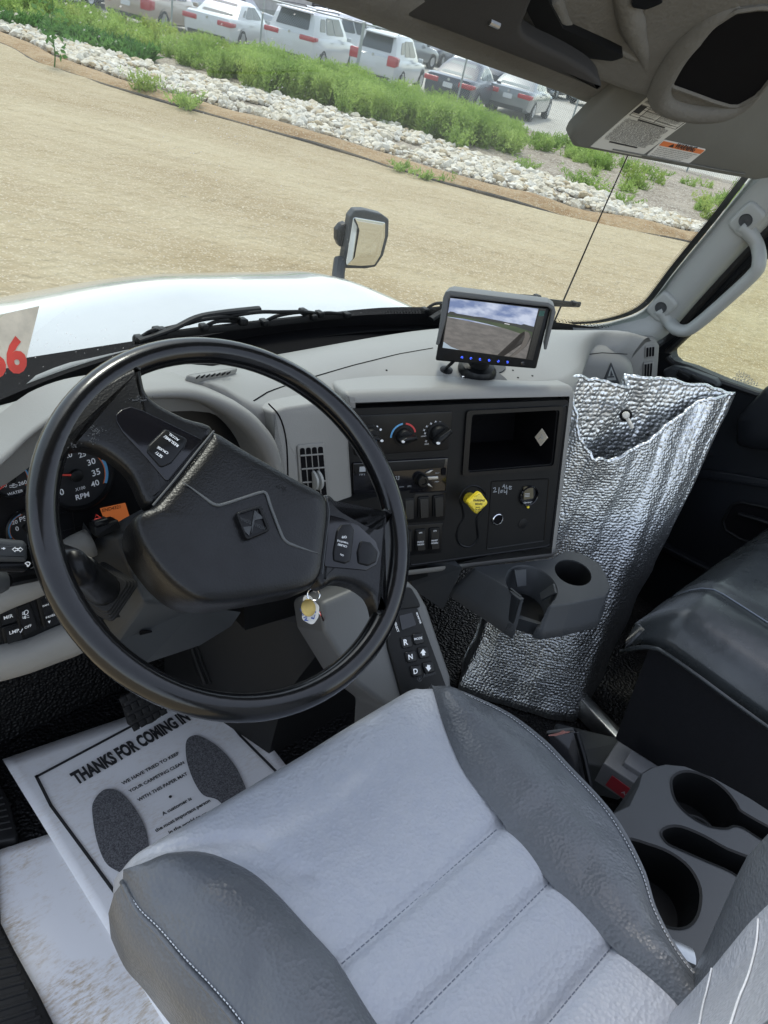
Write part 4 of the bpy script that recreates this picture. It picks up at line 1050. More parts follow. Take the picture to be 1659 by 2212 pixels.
# the deck: rear edge near the glass, front edge over the fascias
rear = [atZ(u, v, .735) for u, v in ((-140, 905), (0, 884), (300, 826), (600, 770), (950, 713), (1200, 716), (1330, 722), (1405, 740))]
front = [atZ(-140, 1010, .80) , PD.h(0, 985, -.03), PD.h(180, 862, -.04), PD.h(440, 832, -.035), PD.h(590, 900, -.02), PC.h(820, 862, -.05), PC.h(1010, 842, -.05), PC.h(1225, 838, -.03), GB.h(1275, 765, -.012), GB.h(1330, 756, -.016), GB.h(1366, 768, -.02)]
re2, fr2 = resample(cat(rear, 6), 60), resample(cat(front, 6), 60)
rows = []
for a_, b_ in zip(re2, fr2):
    row = [a_ + A(0, .05, -.10), a_ + A(0, .012, -.006)]
    for t in np.linspace(0, 1, 12): row.append(a_ * (1 - t) + b_ * t + A(0, 0, .022 * math.sin(math.pi * t) + .004))
    row.append(b_ + A(0, -.002, -.04)); rows.append(row)
mb = MB(); mb.grid(rows); obj('deck', mb, M_dash, dash, angle=180)
_bvh = BVHTree.FromPolygons([Vector(v) for v in mb.v], mb.f)
def on_deck(u, v):
    h = _bvh.ray_cast(Vector(CAM), Vector(ray(u, v)))
    return (A(*h[0]), nrm(A(*h[1]) * (1 if h[1].z > 0 else -1))) if h[0] else (atZ(u, v, .76), A(0, 0, 1))
# black ledge between deck and glass
mb = MB(); mb.grid([[p + A(0, .0, -.02), p + A(0, .10, -.05), p + A(0, .19, -.02)] for p in re2[:52]]); obj('defroster_ledge', mb, M_recess, dash, angle=180)

# instrument hood: thick grey lip round a dark arch
arch_o = [(-160, 1040), (-60, 1000), (0, 966), (40, 933), (85, 898), (125, 873), (200, 847), (310, 831), (400, 828), (450, 840), (500, 860), (535, 880), (565, 910), (590, 945), (606, 1000), (612, 1060), (600, 1130), (588, 1190)]
arch_i = [(-160, 1090), (-60, 1045), (0, 1000), (32, 962), (68, 932), (120, 898), (210, 872), (320, 862), (400, 862), (450, 877), (500, 906), (540, 942), (566, 985), (577, 1030), (580, 1080), (572, 1130), (560, 1175), (556, 1210)]
ao = resample(cat([PD.h(u, v, .0) for u, v in arch_o], 5), 60); ai = resample(cat([PD.h(u, v, .010) for u, v in arch_i], 5), 60)
rows = []
for a_, b_ in zip(ao, ai):
    m_ = (a_ + b_) / 2
    rows.append([a_ - PD.n * .07 + A(0, 0, .004), a_ - PD.n * .02, a_ * .85 + b_ * .15 + PD.n * .010, m_ + PD.n * .020, b_ * .8 + a_ * .2 + PD.n * .014, b_ + PD.n * .002, b_ - PD.n * .02, b_ - PD.n * .06])
mb = MB(); mb.grid(rows); obj('instrument_hood', mb, M_dash, dash, angle=180)
clus = [(-170, 1080), (-60, 1030), (0, 985), (32, 950), (68, 922), (120, 890), (210, 864), (320, 852), (400, 852), (455, 868), (505, 898), (548, 936), (574, 985), (586, 1040), (588, 1100), (575, 1160), (440, 1200), (200, 1190), (130, 1205), (0, 1280), (-170, 1340)]
mb = MB(); mb.prism(PD, PD.L(clus, -.05), -.07, -.05); cl = obj('instrument_panel', mb, M_blk2, dash)
# fascia right of the hood, with the seam
fas = [(586, 890), (620, 880), (742, 862), (752, 890), (758, 1000), (765, 1110), (775, 1260), (580, 1260), (600, 1160), (612, 1060), (606, 990)]
mb = MB(); mb.prism(PD, rpoly(PD.L(fas), .006), -.08, .0, .006, 3); obj('fascia', mb, M_dash, dash, angle=60)
mb = MB(); mb.tube([PD.h(u, v, .0005) for u, v in cat([(580, 872), (604, 900), (618, 950), (622, 1030), (622, 1110)], 4)], .0012, 5); obj('fascia_seam', mb, M_recess, dash)
# air vent with its vanes
vt = rpoly(PD.L([(641, 961), (702, 956), (714, 1080), (650, 1086)], .002), .006)
mb = MB(); mb.prism(PD, vt, -.004, .003, .002); vo = obj('air_vent', mb, M_dash, dash, angle=60)
vi = [(646, 966), (698, 962), (708, 1078), (655, 1082)]
def vbil(s, t): a, b, c, d = [A(*p) for p in vi]; return tuple((a * (1 - s) + b * s) * (1 - t) + (d * (1 - s) + c * s) * t)
for k in range(4):
    mb = MB(); s0, s1 = .02 + k * .25, .22 + k * .25
    q = rpoly(PD.L([vbil(s0, .02), vbil(s1, .02), vbil(s1, .98), vbil(s0, .98)], .003), .0045); mb.prism(PD, q, .0, .0036); obj('slot', mb, M_recess, vo)
for k in range(3):
    mb = MB(); a_, b_ = PD.h(*vbil(.02, .16 + k * .25), .004), PD.h(*vbil(.98, .16 + k * .25), .004); mb.tube([a_, b_], .0014, 6); obj('vane', mb, M_dash, vo)
for s in (.40, .60):
    c = PD.h(*vbil(s, .62), -.002); mb = MB(); mb.lathe(Pl(c, (1, 0, 0), (0, 0, 1)), [(.016, -.003), (.018, -.002), (.018, .002), (.016, .003)], 28); obj('thumb_wheel', mb, M_pillar, vo)

# gauges
PG = PD.off(-.05)
M_gface = pm('gauge face', (.012, .013, .015), .5)
def gauge(u, v, rpx, marks, texts, needle, arcs, px_r=None):
    c = A(*PG.l(u, v)); e = A(*PG.l(u + rpx, v)) - c; r = np.linalg.norm(e)
    mb = MB(); mb.lathe(PG, [(r * 1.13, 0), (r * 1.13, .006), (r * 1.05, .008), (r * 1.0, .004), (r * .98, .0015)], 40, c, cap1=True); g = obj('gauge', mb, M_blk2, dash)
    mb = MB(); mb.prism(PG, circle(r, 40, c), .001, .002); obj('dial_face', mb, M_gface, g)
    mw, mbl, mo = MB(), MB(), MB()
    for a0, a1, k in arcs:
        m_ = mbl if k == 'b' else mo; w0, w1 = (.88, .97) if k == 'b' else (.85, .875)
        for t in np.linspace(a0, a1, 22)[:-1]:
            d = math.radians((a1 - a0) / 21) * (.94 if k == 'b' else 1.0); t = math.radians(t)
            q = [(c[0] + R_ * r * math.cos(t_), c[1] + R_ * r * math.sin(t_)) for R_, t_ in ((w0, t), (w1, t), (w1, t + d), (w0, t + d))]
            m_.prism(PG, q, .002, .0026)
    if mbl.v: obj('scale_band', mbl, M_blue, g)
    if mo.v: obj('scale_line', mo, M_orange, g)
    for s, a_, b_, bold in texts: put_text(mw, s, PG, a_, b_, bold=bold, z=.0008, off=.002)
    for seg in marks: mw.tube([PG.h(x, y, .0024) for x, y in seg], .0005, 4)
    obj('numerals', mw, M_white, g, fix=False)
    n0, n1 = needle; mb = MB(); p0, p1 = PG.h(*n0, .006), PG.h(*n1, .006); mb.tube([p0, p1], [.0016, .0008], 6); obj('needle', mb, M_needle, g)
    mb = MB(); mb.lathe(PG, [(.008 if rpx > 50 else .005, .002), (.008 if rpx > 50 else .005, .008), (.004, .010)], 20, A(*PG.l(*n0, .002))); obj('needle_hub', mb, M_blk, g)
gauge(25, 1035, 38, [[(28, 1041), (28, 1049)], [(28, 1042), (32, 1041)], [(28, 1046), (32, 1045)], [(20, 1050), (24, 1048), (28, 1050), (33, 1047), (38, 1048)], [(21, 1053), (26, 1052), (30, 1053), (37, 1051)]],
      [('200', (8, 1014), (26, 1011), .01), ('230', (33, 1024), (51, 1019), .01), ('260', (40, 1049), (58, 1044), .01), ('WATER', (16, 1071), (50, 1062), .01), ('140', (-2, 1056), (15, 1051), 0), ('170', (-10, 1032), (8, 1028), .01), ('°F', (11, 1027), (20, 1025), 0)], ((24, 1033), (0, 1057)), [(62, 150, 'b'), (-20, 62, 'b'), (-40, 150, 'o')])
gauge(56, 1140, 40, [], [('40', (34, 1113), (46, 1110), .01), ('20', (26, 1133), (38, 1130), .01), ('0', (34, 1147), (41, 1145), .01), ('PSI', (43, 1127), (60, 1122), .01)], ((57, 1138), (76, 1150)), [(100, 200, 'b'), (95, 225, 'o')])
gauge(168, 1029, 66, [], [('30', (190, 1006), (207, 1000), .01), ('35', (200, 1029), (217, 1023), .01), ('40', (198, 1053), (215, 1046), .01), ('25', (171, 989), (186, 984), .01), ('0', (130, 1070), (139, 1067), .01), ('X100', (163, 1061), (184, 1055), 0), ('RPM', (164, 1080), (193, 1072), .02), ('20', (140, 990), (156, 986), .01)], ((163, 1026), (110, 1026)), [(-28, 24, 'b'), (-30, 40, 'o')])
mb = MB(); mb.prism(PG, PG.L([(217, 1099), (271, 1087), (282, 1123), (230, 1134)], .002), .0, .002); ld = obj('message_display', mb, M_lcd, dash)
mb = MB(); put_text(mb, 'END4321', PG, (221, 1106), (260, 1097), z=.0006, off=.002, bold=.02); put_text(mb, '59°F', PG, (232, 1124), (246, 1121), z=.0006, off=.002); obj('characters', mb, M_lcdtx, ld, fix=False)
mb = MB()
for seg in ([(155, 1098), (165, 1165)], [(120, 1110), (195, 1092)], [(120, 1150), (205, 1128)], [(120, 1110), (125, 1180)]): mb.tube([PG.h(u, v, .0005) for u, v in seg], .0006, 4)
obj('lamp_grid', mb, M_blk, dash)

# lower lip under the instruments, switch bank, knee roll
lip = [(-160, 1370), (0, 1290), (85, 1255), (135, 1208), (165, 1186), (195, 1172)]
mb = MB(); mb.tube(resample(cat([PD.h(u, v, .004) for u, v in lip], 5), 24), .019, 12); obj('lower_lip', mb, M_dash, dash, angle=180)
mb = MB(); mb.prism(PD, rpoly(PD.L([(-170, 1385), (0, 1305), (95, 1268), (150, 1250), (260, 1240), (280, 1330), (180, 1345), (130, 1362), (0, 1412), (-170, 1470)], .0), .006), -.05, .0); obj('switch_bank', mb, M_blk2, dash)
kn_t = [(-170, 1455), (-60, 1415), (0, 1398), (60, 1385), (110, 1364), (150, 1348), (200, 1340)]
kn_b = [(-170, 1530), (-60, 1482), (0, 1467), (60, 1450), (120, 1428), (170, 1409), (195, 1392)]
kt = resample(cat([PD.h(u, v, .006) for u, v in kn_t], 5), 30); kb = resample(cat([PD.h(u, v, .0) for u, v in kn_b], 5), 30)
mb = MB(); mb.grid([[a_ - PD.n * .05, a_, a_ * .75 + b_ * .25 + PD.n * .012, a_ * .4 + b_ * .6 + PD.n * .014, b_ + PD.n * .006, b_ - PD.n * .012, b_ - PD.n * .08] for a_, b_ in zip(kt, kb)]); obj('knee_roll', mb, M_dash, dash, angle=180)
def rocker(pl, px, off, nm='rocker_switch', texts=(), split=.55, frame=True, mat=None):
    """px: four corners of the frame (tl, tr, br, bl)."""
    q = rpoly(pl.L(px, off), .004)
    mb = MB(); mb.prism(pl, q, off - .006, off + .003, .0015); r_ = obj(nm, mb, M_blk, dash, angle=60)
    c = np.mean(np.asarray(px, float), 0); k = [tuple(c + (A(*p) - c) * A(.70, .84)) for p in px]
    a_, b_, c_, d_ = [pl.l(u, v, off) for u, v in k]
    mb = MB(); zt, zb, zm = off + .0075, off + .0045, off + .004
    mid = lambda p, r2: (p[0] + (r2[0] - p[0]) * split, p[1] + (r2[1] - p[1]) * split)
    m1, m2 = mid(a_, d_), mid(b_, c_)
    top = [pl.w(*a_, zm), pl.w(*b_, zm), pl.w(*m2, zt - .002), pl.w(*c_, zt), pl.w(*d_, zt), pl.w(*m1, zt - .002)]
    bot = [pl.w(*p, off) for p in (a_, b_, m2, c_, d_, m1)]
    mb.loft([bot, top], cap1=False); n0 = len(mb.v) - 6; mb.f += [(n0, n0 + 1, n0 + 2, n0 + 5), (n0 + 5, n0 + 2, n0 + 3, n0 + 4)]; mb.m += [0, 0]
    obj('rocker', mb, mat or M_blk2, r_)
    if texts:
        mb = MB()
        for s, p0, p1, z in texts: put_text(mb, s, pl, p0, p1, z=.0012, off=off + z, bold=.01)
        obj('lettering', mb, M_white, r_, fix=False)
    return r_
rocker(PD, [(-12, 1312), (34, 1300), (40, 1336), (-6, 1350)], .0, 'push_button', [('MIR', (8, 1338), (28, 1332), .008)])
rocker(PD, [(0, 1354), (44, 1341), (52, 1376), (8, 1390)], .0, 'push_button', [('LMP', (20, 1370), (41, 1364), .008)])
hs = rocker(PD, [(26, 1308), (62, 1295), (84, 1356), (46, 1374)], .002, 'headlamp_switch', [('OFF', (53, 1358), (68, 1352), .009)])
rocker(PD, [(76, 1290), (120, 1272), (150, 1340), (92, 1356)], .002, 'panel_dimmer', [('PANEL', (92, 1311), (112, 1304), .009), ('PANEL', (99, 1336), (120, 1328), .009)])
mb = MB()
for a_, b_ in (((48, 1323), (52, 1322)), ((48, 1325.5), (52, 1324.5)), ((48, 1328), (52, 1327)), ((48, 1333), (51, 1333)), ((49, 1336), (52, 1335)), ((59, 1330), (62, 1329)), ((59, 1334), (63, 1333))): mb.tube([PD.h(*a_, .0115), PD.h(*b_, .0115)], .0005, 4)
mb.tube([PD.h(u, v, .0115) for u, v in cat([(53, 1321), (58, 1318), (61, 1321), (59, 1326), (54, 1328)], 4, True)], .0005, 4, closed=True)
mb.tube([PD.h(u, v, .0115) for u, v in cat([(53, 1332), (55, 1331), (56, 1334), (54, 1336)], 4, True)], .0005, 4, closed=True)
for u, v, d in ((101, 1292, -1), (106, 1342, 1)): mb.prism(PD, PD.L([(u - 3, v), (u + 3, v - 1.5), (u + .5, v + 4.5 * d)], .0115), .011, .0118)
mb.tube([PD.h(u, v, .0105) for u, v in ((42, 1364), (44, 1367), (49, 1358))], .0005, 4)
obj('lamp_symbols', mb, M_white, hs, fix=False)
# demister grille on the deck
g0, gn = on_deck(455, 808); GR = Pl(g0, gn, (1, 0, 0))
mb = MB(); mb.prism(GR, rpoly(GR.L([(398, 818), (420, 806), (500, 798), (512, 803), (470, 815), (420, 824)], .0), .008), -.01, .006, .003); gr = obj('demister_grille', mb, M_dash, dash, angle=60)
for k in range(7):
    mb = MB(); u = 424 + k * 11; mb.prism(GR, GR.L([(u, 815 - k * 1.4), (u + 7, 811 - k * 1.4), (u + 8.5, 811.6 - k * 1.4), (u + 2, 816 - k * 1.4)], .006), .004, .0068); obj('slit', mb, M_recess, gr)
mb = MB(); mb.tube([on_deck(u, v)[0] for u, v in resample([(548, 866), (580, 846), (640, 825), (760, 790), (860, 765), (935, 752)], 24)], .0012, 5); obj('deck_seam', mb, M_recess, dash)

# centre stack: grey surround and black panel
sur = [(742, 846), (1000, 838), (1240, 834), (1246, 850), (1204, 1200), (1190, 1210), (880, 1248), (760, 1262)]
mb = MB(); mb.prism(PC, rpoly(PC.L(sur), [.01, .0, .02, .02, .02, .02, .01, .01], 6), -.30, .004, .018, 6, front=False); obj('centre_surround', mb, M_dash, dash, angle=80)
bin_o = [(1020, 896), (1203, 886), (1191, 1002), (1011, 1017)]
pan = [(750, 884), (1229, 864), (1192, 1180), (866, 1228), (766, 1236)]
mb = MB(); mb.holes(PC, rpoly(PC.L(pan, .008), .008, 4), [rpoly(PC.L(bin_o, .008), .006, 4)], -.02, .008); obj('centre_panel', mb, M_blk, dash)
mb = MB(); mb.tube([PC.w(x, y, .007) for x, y in rpoly(PC.L([(1224 + 2, 868), (1188, 1175), (1180, 1180), (880, 1222)], .007), .006, 4)][:-1], .0022, 6); obj('panel_edge', mb, M_blk2, dash)
q = PC.L(bin_o, .008)
mb = MB(); rp_ = rpoly(q, .006, 4); mb.loft([[PC.w(x, y, .008) for x, y in ccw(rp_)], [PC.w(x, y, -.12) for x, y in inset(ccw(rp_), .006)]], cap0=False, cap1=True); bn = obj('storage_bin', mb, M_recess, dash)
fo, fi = rpoly(PC.L([(1006, 886), (1214, 876), (1198, 1013), (996, 1027)], .008), .007, 4), rpoly(PC.L([(1017, 893), (1206, 884), (1193, 1004), (1008, 1019)], .008), .006, 4)
mb = MB(); mb.holes(PC, fo, [fi], .006, .013); obj('bin_frame', mb, M_blk2, dash)
xw = PC.l(1194, 944, -.06)[0]; q4 = [PC.l(u, v, -.06) for u, v in ((1170, 924), (1182, 943), (1166, 962), (1154, 942))]
WR = Pl(PC.w(max(x for x, y in PC.L(bin_o, .008)) - .0085, 0, 0), -PC.ex + PC.n * .12, -PC.n)
mb = MB(); mb.prism(WR, WR.L([(1171, 926), (1183, 945), (1168, 963), (1156, 944)], .003), .002, .004); sd = obj('diamond_sticker', mb, pm('cream diamond sticker', (.80, .72, .58), .6), bn)
mb = MB(); mb.tube([WR.h(u, v, .0045) for u, v in ((1163, 949), (1168, 944), (1173, 949), (1170, 938))], .0006, 4); obj('scribble', mb, M_grprint, bn, fix=False)
# heater panel
mb = MB(); mb.prism(PC, rpoly(PC.L([(757, 898), (978, 888), (970, 968), (962, 972), (765, 985)], .009), .006), .004, .0095, .001); hp = obj('heater_panel', mb, M_blk2, dash, angle=60)
def dial(u, v, rpx, pointer, ticks=None):
    c = A(*PC.l(u, v, .0095)); r = np.linalg.norm(A(*PC.l(u + rpx, v, .0095)) - c)
    mb = MB(); mb.lathe(PC, [(r * 1.25, .0095), (r * 1.25, .0105), (r * 1.15, .0108), (r * .95, .0108), (r * .92, .016), (r * .80, .020), (r * .3, .021), (.0008, .021)], 32, c); d_ = obj('heater_dial', mb, M_blk, dash)
    p = A(*PC.l(*pointer, .02)) - c; p = p / np.linalg.norm(p); s_ = A(-p[1], p[0])
    g = [tuple(c + p * r * 1.1 + s_ * r * .10), tuple(c + p * r * .3 + s_ * r * .34), tuple(c - p * r * 1.1 + s_ * r * .22), tuple(c - p * r * 1.1 - s_ * r * .22), tuple(c + p * r * .3 - s_ * r * .34), tuple(c + p * r * 1.1 - s_ * r * .10)]
    mb = MB(); mb.prism(PC, rpoly(g, r * .12), .018, .034, .003, 3); obj('grip', mb, M_blk2, d_, angle=60)
    t = c + p * r * .78; mb = MB(); mb.prism(PC, circle(r * .2, 12, t, r * .13, ), .033, .0346); obj('pointer', mb, M_white, d_)
    return c, r
dial(800, 940, 17, (815, 946)); dial(872, 942, 17, (862, 949)); dial(946, 937, 19, (940, 951))
mb = MB(); mr_, mw_ = MB(), MB()
cc = A(*PC.l(871, 943, .0095)); rr = np.linalg.norm(A(*PC.l(899, 942, .0095)) - cc)
for m_, a0, a1 in ((mb, 182, 98), (mr_, 84, 18)):
    for t in np.linspace(a0, a1, 15)[:-1]:
        d = math.radians((a1 - a0) / 14); t = math.radians(t); m_.prism(PC, [(cc[0] + R_ * rr * math.cos(x), cc[1] + R_ * rr * math.sin(x)) for R_, x in ((.88, t), (1.0, t), (1.0, t + d), (.88, t + d))], .0095, .0102)
obj('cold_scale', mb, M_blue, hp); obj('hot_scale', mr_, M_red, hp)
for k in range(6):
    c = PC.l(784 + 7.6 * k, 924 - 4 * math.sin(k / 5 * 3.1) + (4 if k == 5 else 0) , .0095); mw_.prism(PC, circle(.0006 + .0003 * k, 10, c), .0095, .0102)
put_text(mw_, 'NORM', PC, (909, 944), (920, 943), z=.0007, off=.0095); put_text(mw_, 'MAX', PC, (917, 961), (926, 960), z=.0007, off=.0095)
for u, v in ((916, 929), (918, 936), (922, 921), (931, 915), (941, 911), (950, 912), (960, 917), (965, 936), (961, 947), (955, 954), (920, 953)):
    c = PC.l(u, v, .0095)
    for q_ in (0, 1): an = q_ * 1.57 + .4; mw_.tube([PC.w(c[0] + .0022 * math.cos(an), c[1] + .0022 * math.sin(an), .0098), PC.w(c[0] - .0022 * math.cos(an), c[1] - .0022 * math.sin(an), .0098)], .0004, 4)
obj('lettering', mw_, M_white, hp, fix=False)
# radio
mb = MB(); mb.prism(PC, rpoly(PC.L([(761, 1000), (968, 988), (962, 1060), (763, 1072)], .010), .003), .004, .012, .0015); rd = obj('radio', mb, M_gloss, dash, angle=60)
mb = MB(); mb.prism(PC, PC.L([(764, 1003), (962, 992), (959, 1010), (766, 1024)], .012), .0115, .0128, .0003); obj('tape_door', mb, M_blk, rd)
mb = MB(); c = A(*PC.l(908, 1035, .012)); mb.lathe(PC, [(.0125, .012), (.0125, .014), (.0115, .015)] + [(.011, .024), (.0095, .026), (.006, .0262), (.005, .024), (.0005, .024)], 24, c); obj('volume_knob', mb, M_blk2, rd)
mw_, mg_ = MB(), MB()
for s, a_, b_ in (('MENU · OK', (898, 1014), (912, 1013)), ('PWR', (929, 1011), (936, 1010.5)), ('NEXT', (940, 1023), (949, 1022.4)), ('PREV', (939, 1042), (948, 1041.4)), ('AM/FM', (862, 1053), (872, 1052.4)), ('ETC', (880, 1052), (888, 1051.4)), ('MP3', (776, 1027), (788, 1026)), ('103', (848, 1037), (862, 1036))): put_text(mw_, s, PC, a_, b_, z=.0007, off=.012)
mw_.prism(PC, PC.L([(776, 1008), (789, 1007), (789, 1018), (776, 1019)], .012), .0126, .0134)
for q in ([(918, 1021), (928, 1015), (935, 1014), (926, 1022)], [(922, 1029), (945, 1028), (946, 1034), (924, 1036)], [(918, 1042), (926, 1044), (934, 1052), (924, 1049)]): mg_.prism(PC, PC.L(q, .012), .0118, .0145, .0005)
obj('lettering', mw_, M_grprint, rd, fix=False); obj('silver_keys', mg_, M_steel, rd)
mb = MB(); mb.prism(PC, rpoly(PC.L([(953, 1012), (963, 1010), (962, 1025), (953, 1026)], .012), .001), .011, .0135); obj('usb_socket', mb, M_recess, rd)
# rocker rows
mb = MB(); mb.prism(PC, rpoly(PC.L([(761, 1077), (966, 1061), (961, 1124), (766, 1140)], .009), .003), .004, .0092, .001); obj('switch_plate', mb, M_blk2, dash)
mb = MB(); mb.prism(PC, rpoly(PC.L([(770, 1143), (957, 1129), (953, 1194), (775, 1210)], .009), .003), .004, .0092, .001); obj('switch_plate', mb, M_blk2, dash)
for u, v in ((784, 1106), (816, 1103), (848, 1101), (882, 1098), (914, 1095), (946, 1092)):
    rocker(PC, [(u - 12, v - 22), (u + 13, v - 24), (u + 11, v + 23), (u - 12, v + 25)], .0095, texts=([('ON', (u - 4, v - 4), (u + 4, v - 4.6), .006)] if u == 784 else ()), split=.3)
for u, v, t in ((848, 1170, ()), (878, 1167, ()), (908, 1164, (('PARKD', (901, 1172), (915, 1171), .009), ('REGEN', (901, 1177.5), (915, 1176.5), .009), ('ON', (904, 1152), (911, 1151.5), .006))), (938, 1161, (('INHIBT', (931, 1169), (945, 1168), .009), ('REGEN', (931, 1174.5), (945, 1173.5), .009), ('ON', (935, 1148), (942, 1147.5), .006)))):
    rocker(PC, [(u - 12, v - 21), (u + 12, v - 23), (u + 10, v + 24), (u - 12, v + 26)], .0095, texts=t, split=.42)
# parking brake, its recess, gauge, ring, handwriting
PB = PC.off(.008)
mb = MB()
f8 = cat([(993, 1078), (1003, 1058), (1022, 1049), (1042, 1058), (1050, 1080), (1042, 1102), (1030, 1120), (1031, 1146), (1031, 1165), (1014, 1181), (994, 1176), (986, 1158), (991, 1138), (1001, 1118), (999, 1098)], 4, True)
mb.tube([PB.h(u, v) for u, v in f8], .0022, 6, closed=True); obj('valve_recess_rim', mb, M_blk2, dash)
mb = MB(); mb.tube([PB.h(u, v, .0) for u, v in rpoly([(1062, 1040), (1186, 1034), (1175, 1168), (1051, 1186)], 4)], .0014, 5, closed=True); obj('gauge_panel_edge', mb, M_blk2, dash)
pk_ = thing('parking_brake_knob', 'yellow diamond parking brake knob pulled out on the centre panel', 'brake knob', PB.h(1022, 1080))
KP = Pl(PB.h(1036, 1088, .055), nrm(PC.n + A(-.10, -.0, .12)), PC.ex)
c0 = PB.h(1013, 1076, .0); c1 = KP.h(1034, 1087, -.008)
mb = MB(); mb.tube([c0, c0 * .5 + c1 * .5, c1], [.0115, .0105, .0105], 16); obj('shaft', mb, M_yel, pk_)
kq = rpoly(KP.L([(1038, 1062), (1056, 1087), (1030, 1113), (1010, 1087)]), .006, 5)
mb = MB(); mb.prism(KP, kq, -.012, .0, .0035, 4); kb_ = obj('knob_plate', mb, M_yel, pk_, angle=60)
mb = MB(); put_text(mb, 'PARKING', KP, (1022.5, 1083), (1047, 1083), z=.0004, bold=.03); put_text(mb, 'BRAKE', KP, (1026, 1090.5), (1042, 1090.5), z=.0004, bold=.02); put_text(mb, 'Bendix', KP, (1027.5, 1097), (1037, 1096.5), z=.0004, bold=.02)
put_text(mb, 'PULL TO', KP, (1025, 1075), (1037, 1067), z=.0004); put_text(mb, 'APPLY', KP, (1040, 1067), (1049, 1077), z=.0004); put_text(mb, 'PUSH TO', KP, (1017, 1096), (1028, 1108), z=.0004); put_text(mb, 'RELEASE', KP, (1032, 1108), (1046, 1096), z=.0004)
mb.tube([KP.h(u, v, .0004) for u, v in cat([(1027, 1099), (1031, 1102), (1037, 1099)], 4)], .0007, 4)
obj('lettering', mb, M_dprint, kb_, fix=False)
c = A(*PB.l(1141, 1070)); r = .0205
mb = MB(); mb.lathe(PB, [(r, 0), (r, .004), (r * .92, .006), (r * .86, .005), (r * .84, .001)], 36, c); fg = obj('filter_gauge', mb, M_gloss, dash)
mb = MB(); mb.prism(PB, rpoly(PB.L([(1131, 1052), (1152, 1050), (1152, 1076), (1131, 1080)], .003), .002), .001, .0035); obj('gauge_window', mb, pm('smoked gauge window', (.10, .085, .05), .15), fg)
mb = MB(); put_text(mb, 'FILTER MINDER', PB, (1126, 1088), (1153, 1086), z=.0005, off=.0015)
for k in range(3): mb.tube([PB.h(1133, 1073 - 3 * k, .0038), PB.h(1144, 1072 - 3 * k, .0038)], .0003, 4)
obj('lettering', mb, M_white, fg, fix=False)
mb = MB(); mb.prism(PB, circle(.0026, 10, PB.l(1139, 1094)), .001, .004); obj('yellow_tab', mb, M_yel, fg)
mb = MB(); c = A(*PB.l(1074, 1121)); mb.lathe(PB, [(.0115, 0), (.0115, .003), (.0103, .004), (.0096, .003), (.0096, .0005), (.0004, .0005)], 32, c); pr_ = obj('plug_ring', mb, M_chrome, dash)
mb = MB(); mb.prism(PB, circle(.0094, 24, c), .0004, .0012); obj('plug', mb, M_recess, pr_)
mb = MB(); c = A(*PB.l(1129, 1131)); mb.lathe(PB, [(.0105, -.001), (.0105, .0008), (.010, .0010)], 28, c); obj('blank_plug', mb, M_blk, dash)
mb = MB()
for st in ([(1085, 1053), (1089, 1046), (1090, 1055)], [(1086, 1051), (1090, 1050)], [(1094, 1048), (1093, 1055), (1097, 1054)], [(1100, 1050), (1100, 1057), (1105, 1056), (1102, 1053), (1105, 1051), (1100, 1050)], [(1065, 1055), (1070, 1053), (1070, 1058), (1065, 1063), (1073, 1062)], [(1078, 1053), (1077, 1066)], [(1082, 1060), (1085, 1058), (1084, 1064), (1081, 1064), (1082, 1060)], [(1089, 1058), (1089, 1064), (1095, 1062)], [(1095, 1057), (1094, 1068)]):
    mb.tube([PB.h(u, v, .0004) for u, v in st], .0009, 5)
o = obj('handwriting', mb, M_grprint, dash, fix=False)

# passenger side of the dash: padded bulge, triangle emblem, side vents
GB = Pl(atX(1318, 800, .70), nrm(A(-.42, -.86, .28)), nrm(A(.86, -.42, 0)))
bul = cat([(1120, 760), (1190, 733), (1280, 738), (1340, 748), (1372, 764), (1386, 790), (1390, 830), (1388, 900), (1370, 960), (1150, 960)], 4, True)
mb = MB(); mb.prism(GB, GB.L(bul), -.16, .0, .055, 8); gb = obj('glovebox_bulge', mb, M_dash, dash, angle=80)
mb = MB(); mb.tube([GB.h(u, v, .001) for u, v in ((1170, 778), (1250, 768), (1300, 762), (1355, 765))], .001, 5); obj('lid_seam', mb, M_recess, gb)
tri = [(1320, 783), (1334, 812), (1333, 842), (1302, 842), (1304, 812)]
mb = MB(); q = GB.L([(1320, 783), (1338, 828), (1300, 830)], .001); mb.prism(GB, q, .0, .0022); em = obj('diamond_emblem', mb, M_char, dash)
mb = MB(); mb.prism(GB, GB.L([(1320, 792), (1331, 821), (1309, 822)], .002), .001, .003); obj('emblem_field', mb, M_pillar, em)
mb = MB(); mb.prism(GB, GB.L([(1320, 800), (1324, 811), (1318, 812)], .003), .003, .0042); mb.prism(GB, GB.L([(1313, 813), (1326, 812), (1326, 815), (1312, 816)], .003), .003, .0042); obj('emblem_star', mb, M_char, em)
SV = Pl(atX(1408, 790, .885), nrm(A(-.50, -.84, .16)), nrm(A(.84, -.50, 0)))
mb = MB(); mb.prism(SV, rpoly(SV.L([(1330, 728), (1418, 728), (1428, 748), (1420, 860), (1340, 880)]), .012, 5), -.10, .0, .012, 4); sv = obj('side_panel', mb, M_dash, dash, angle=80)
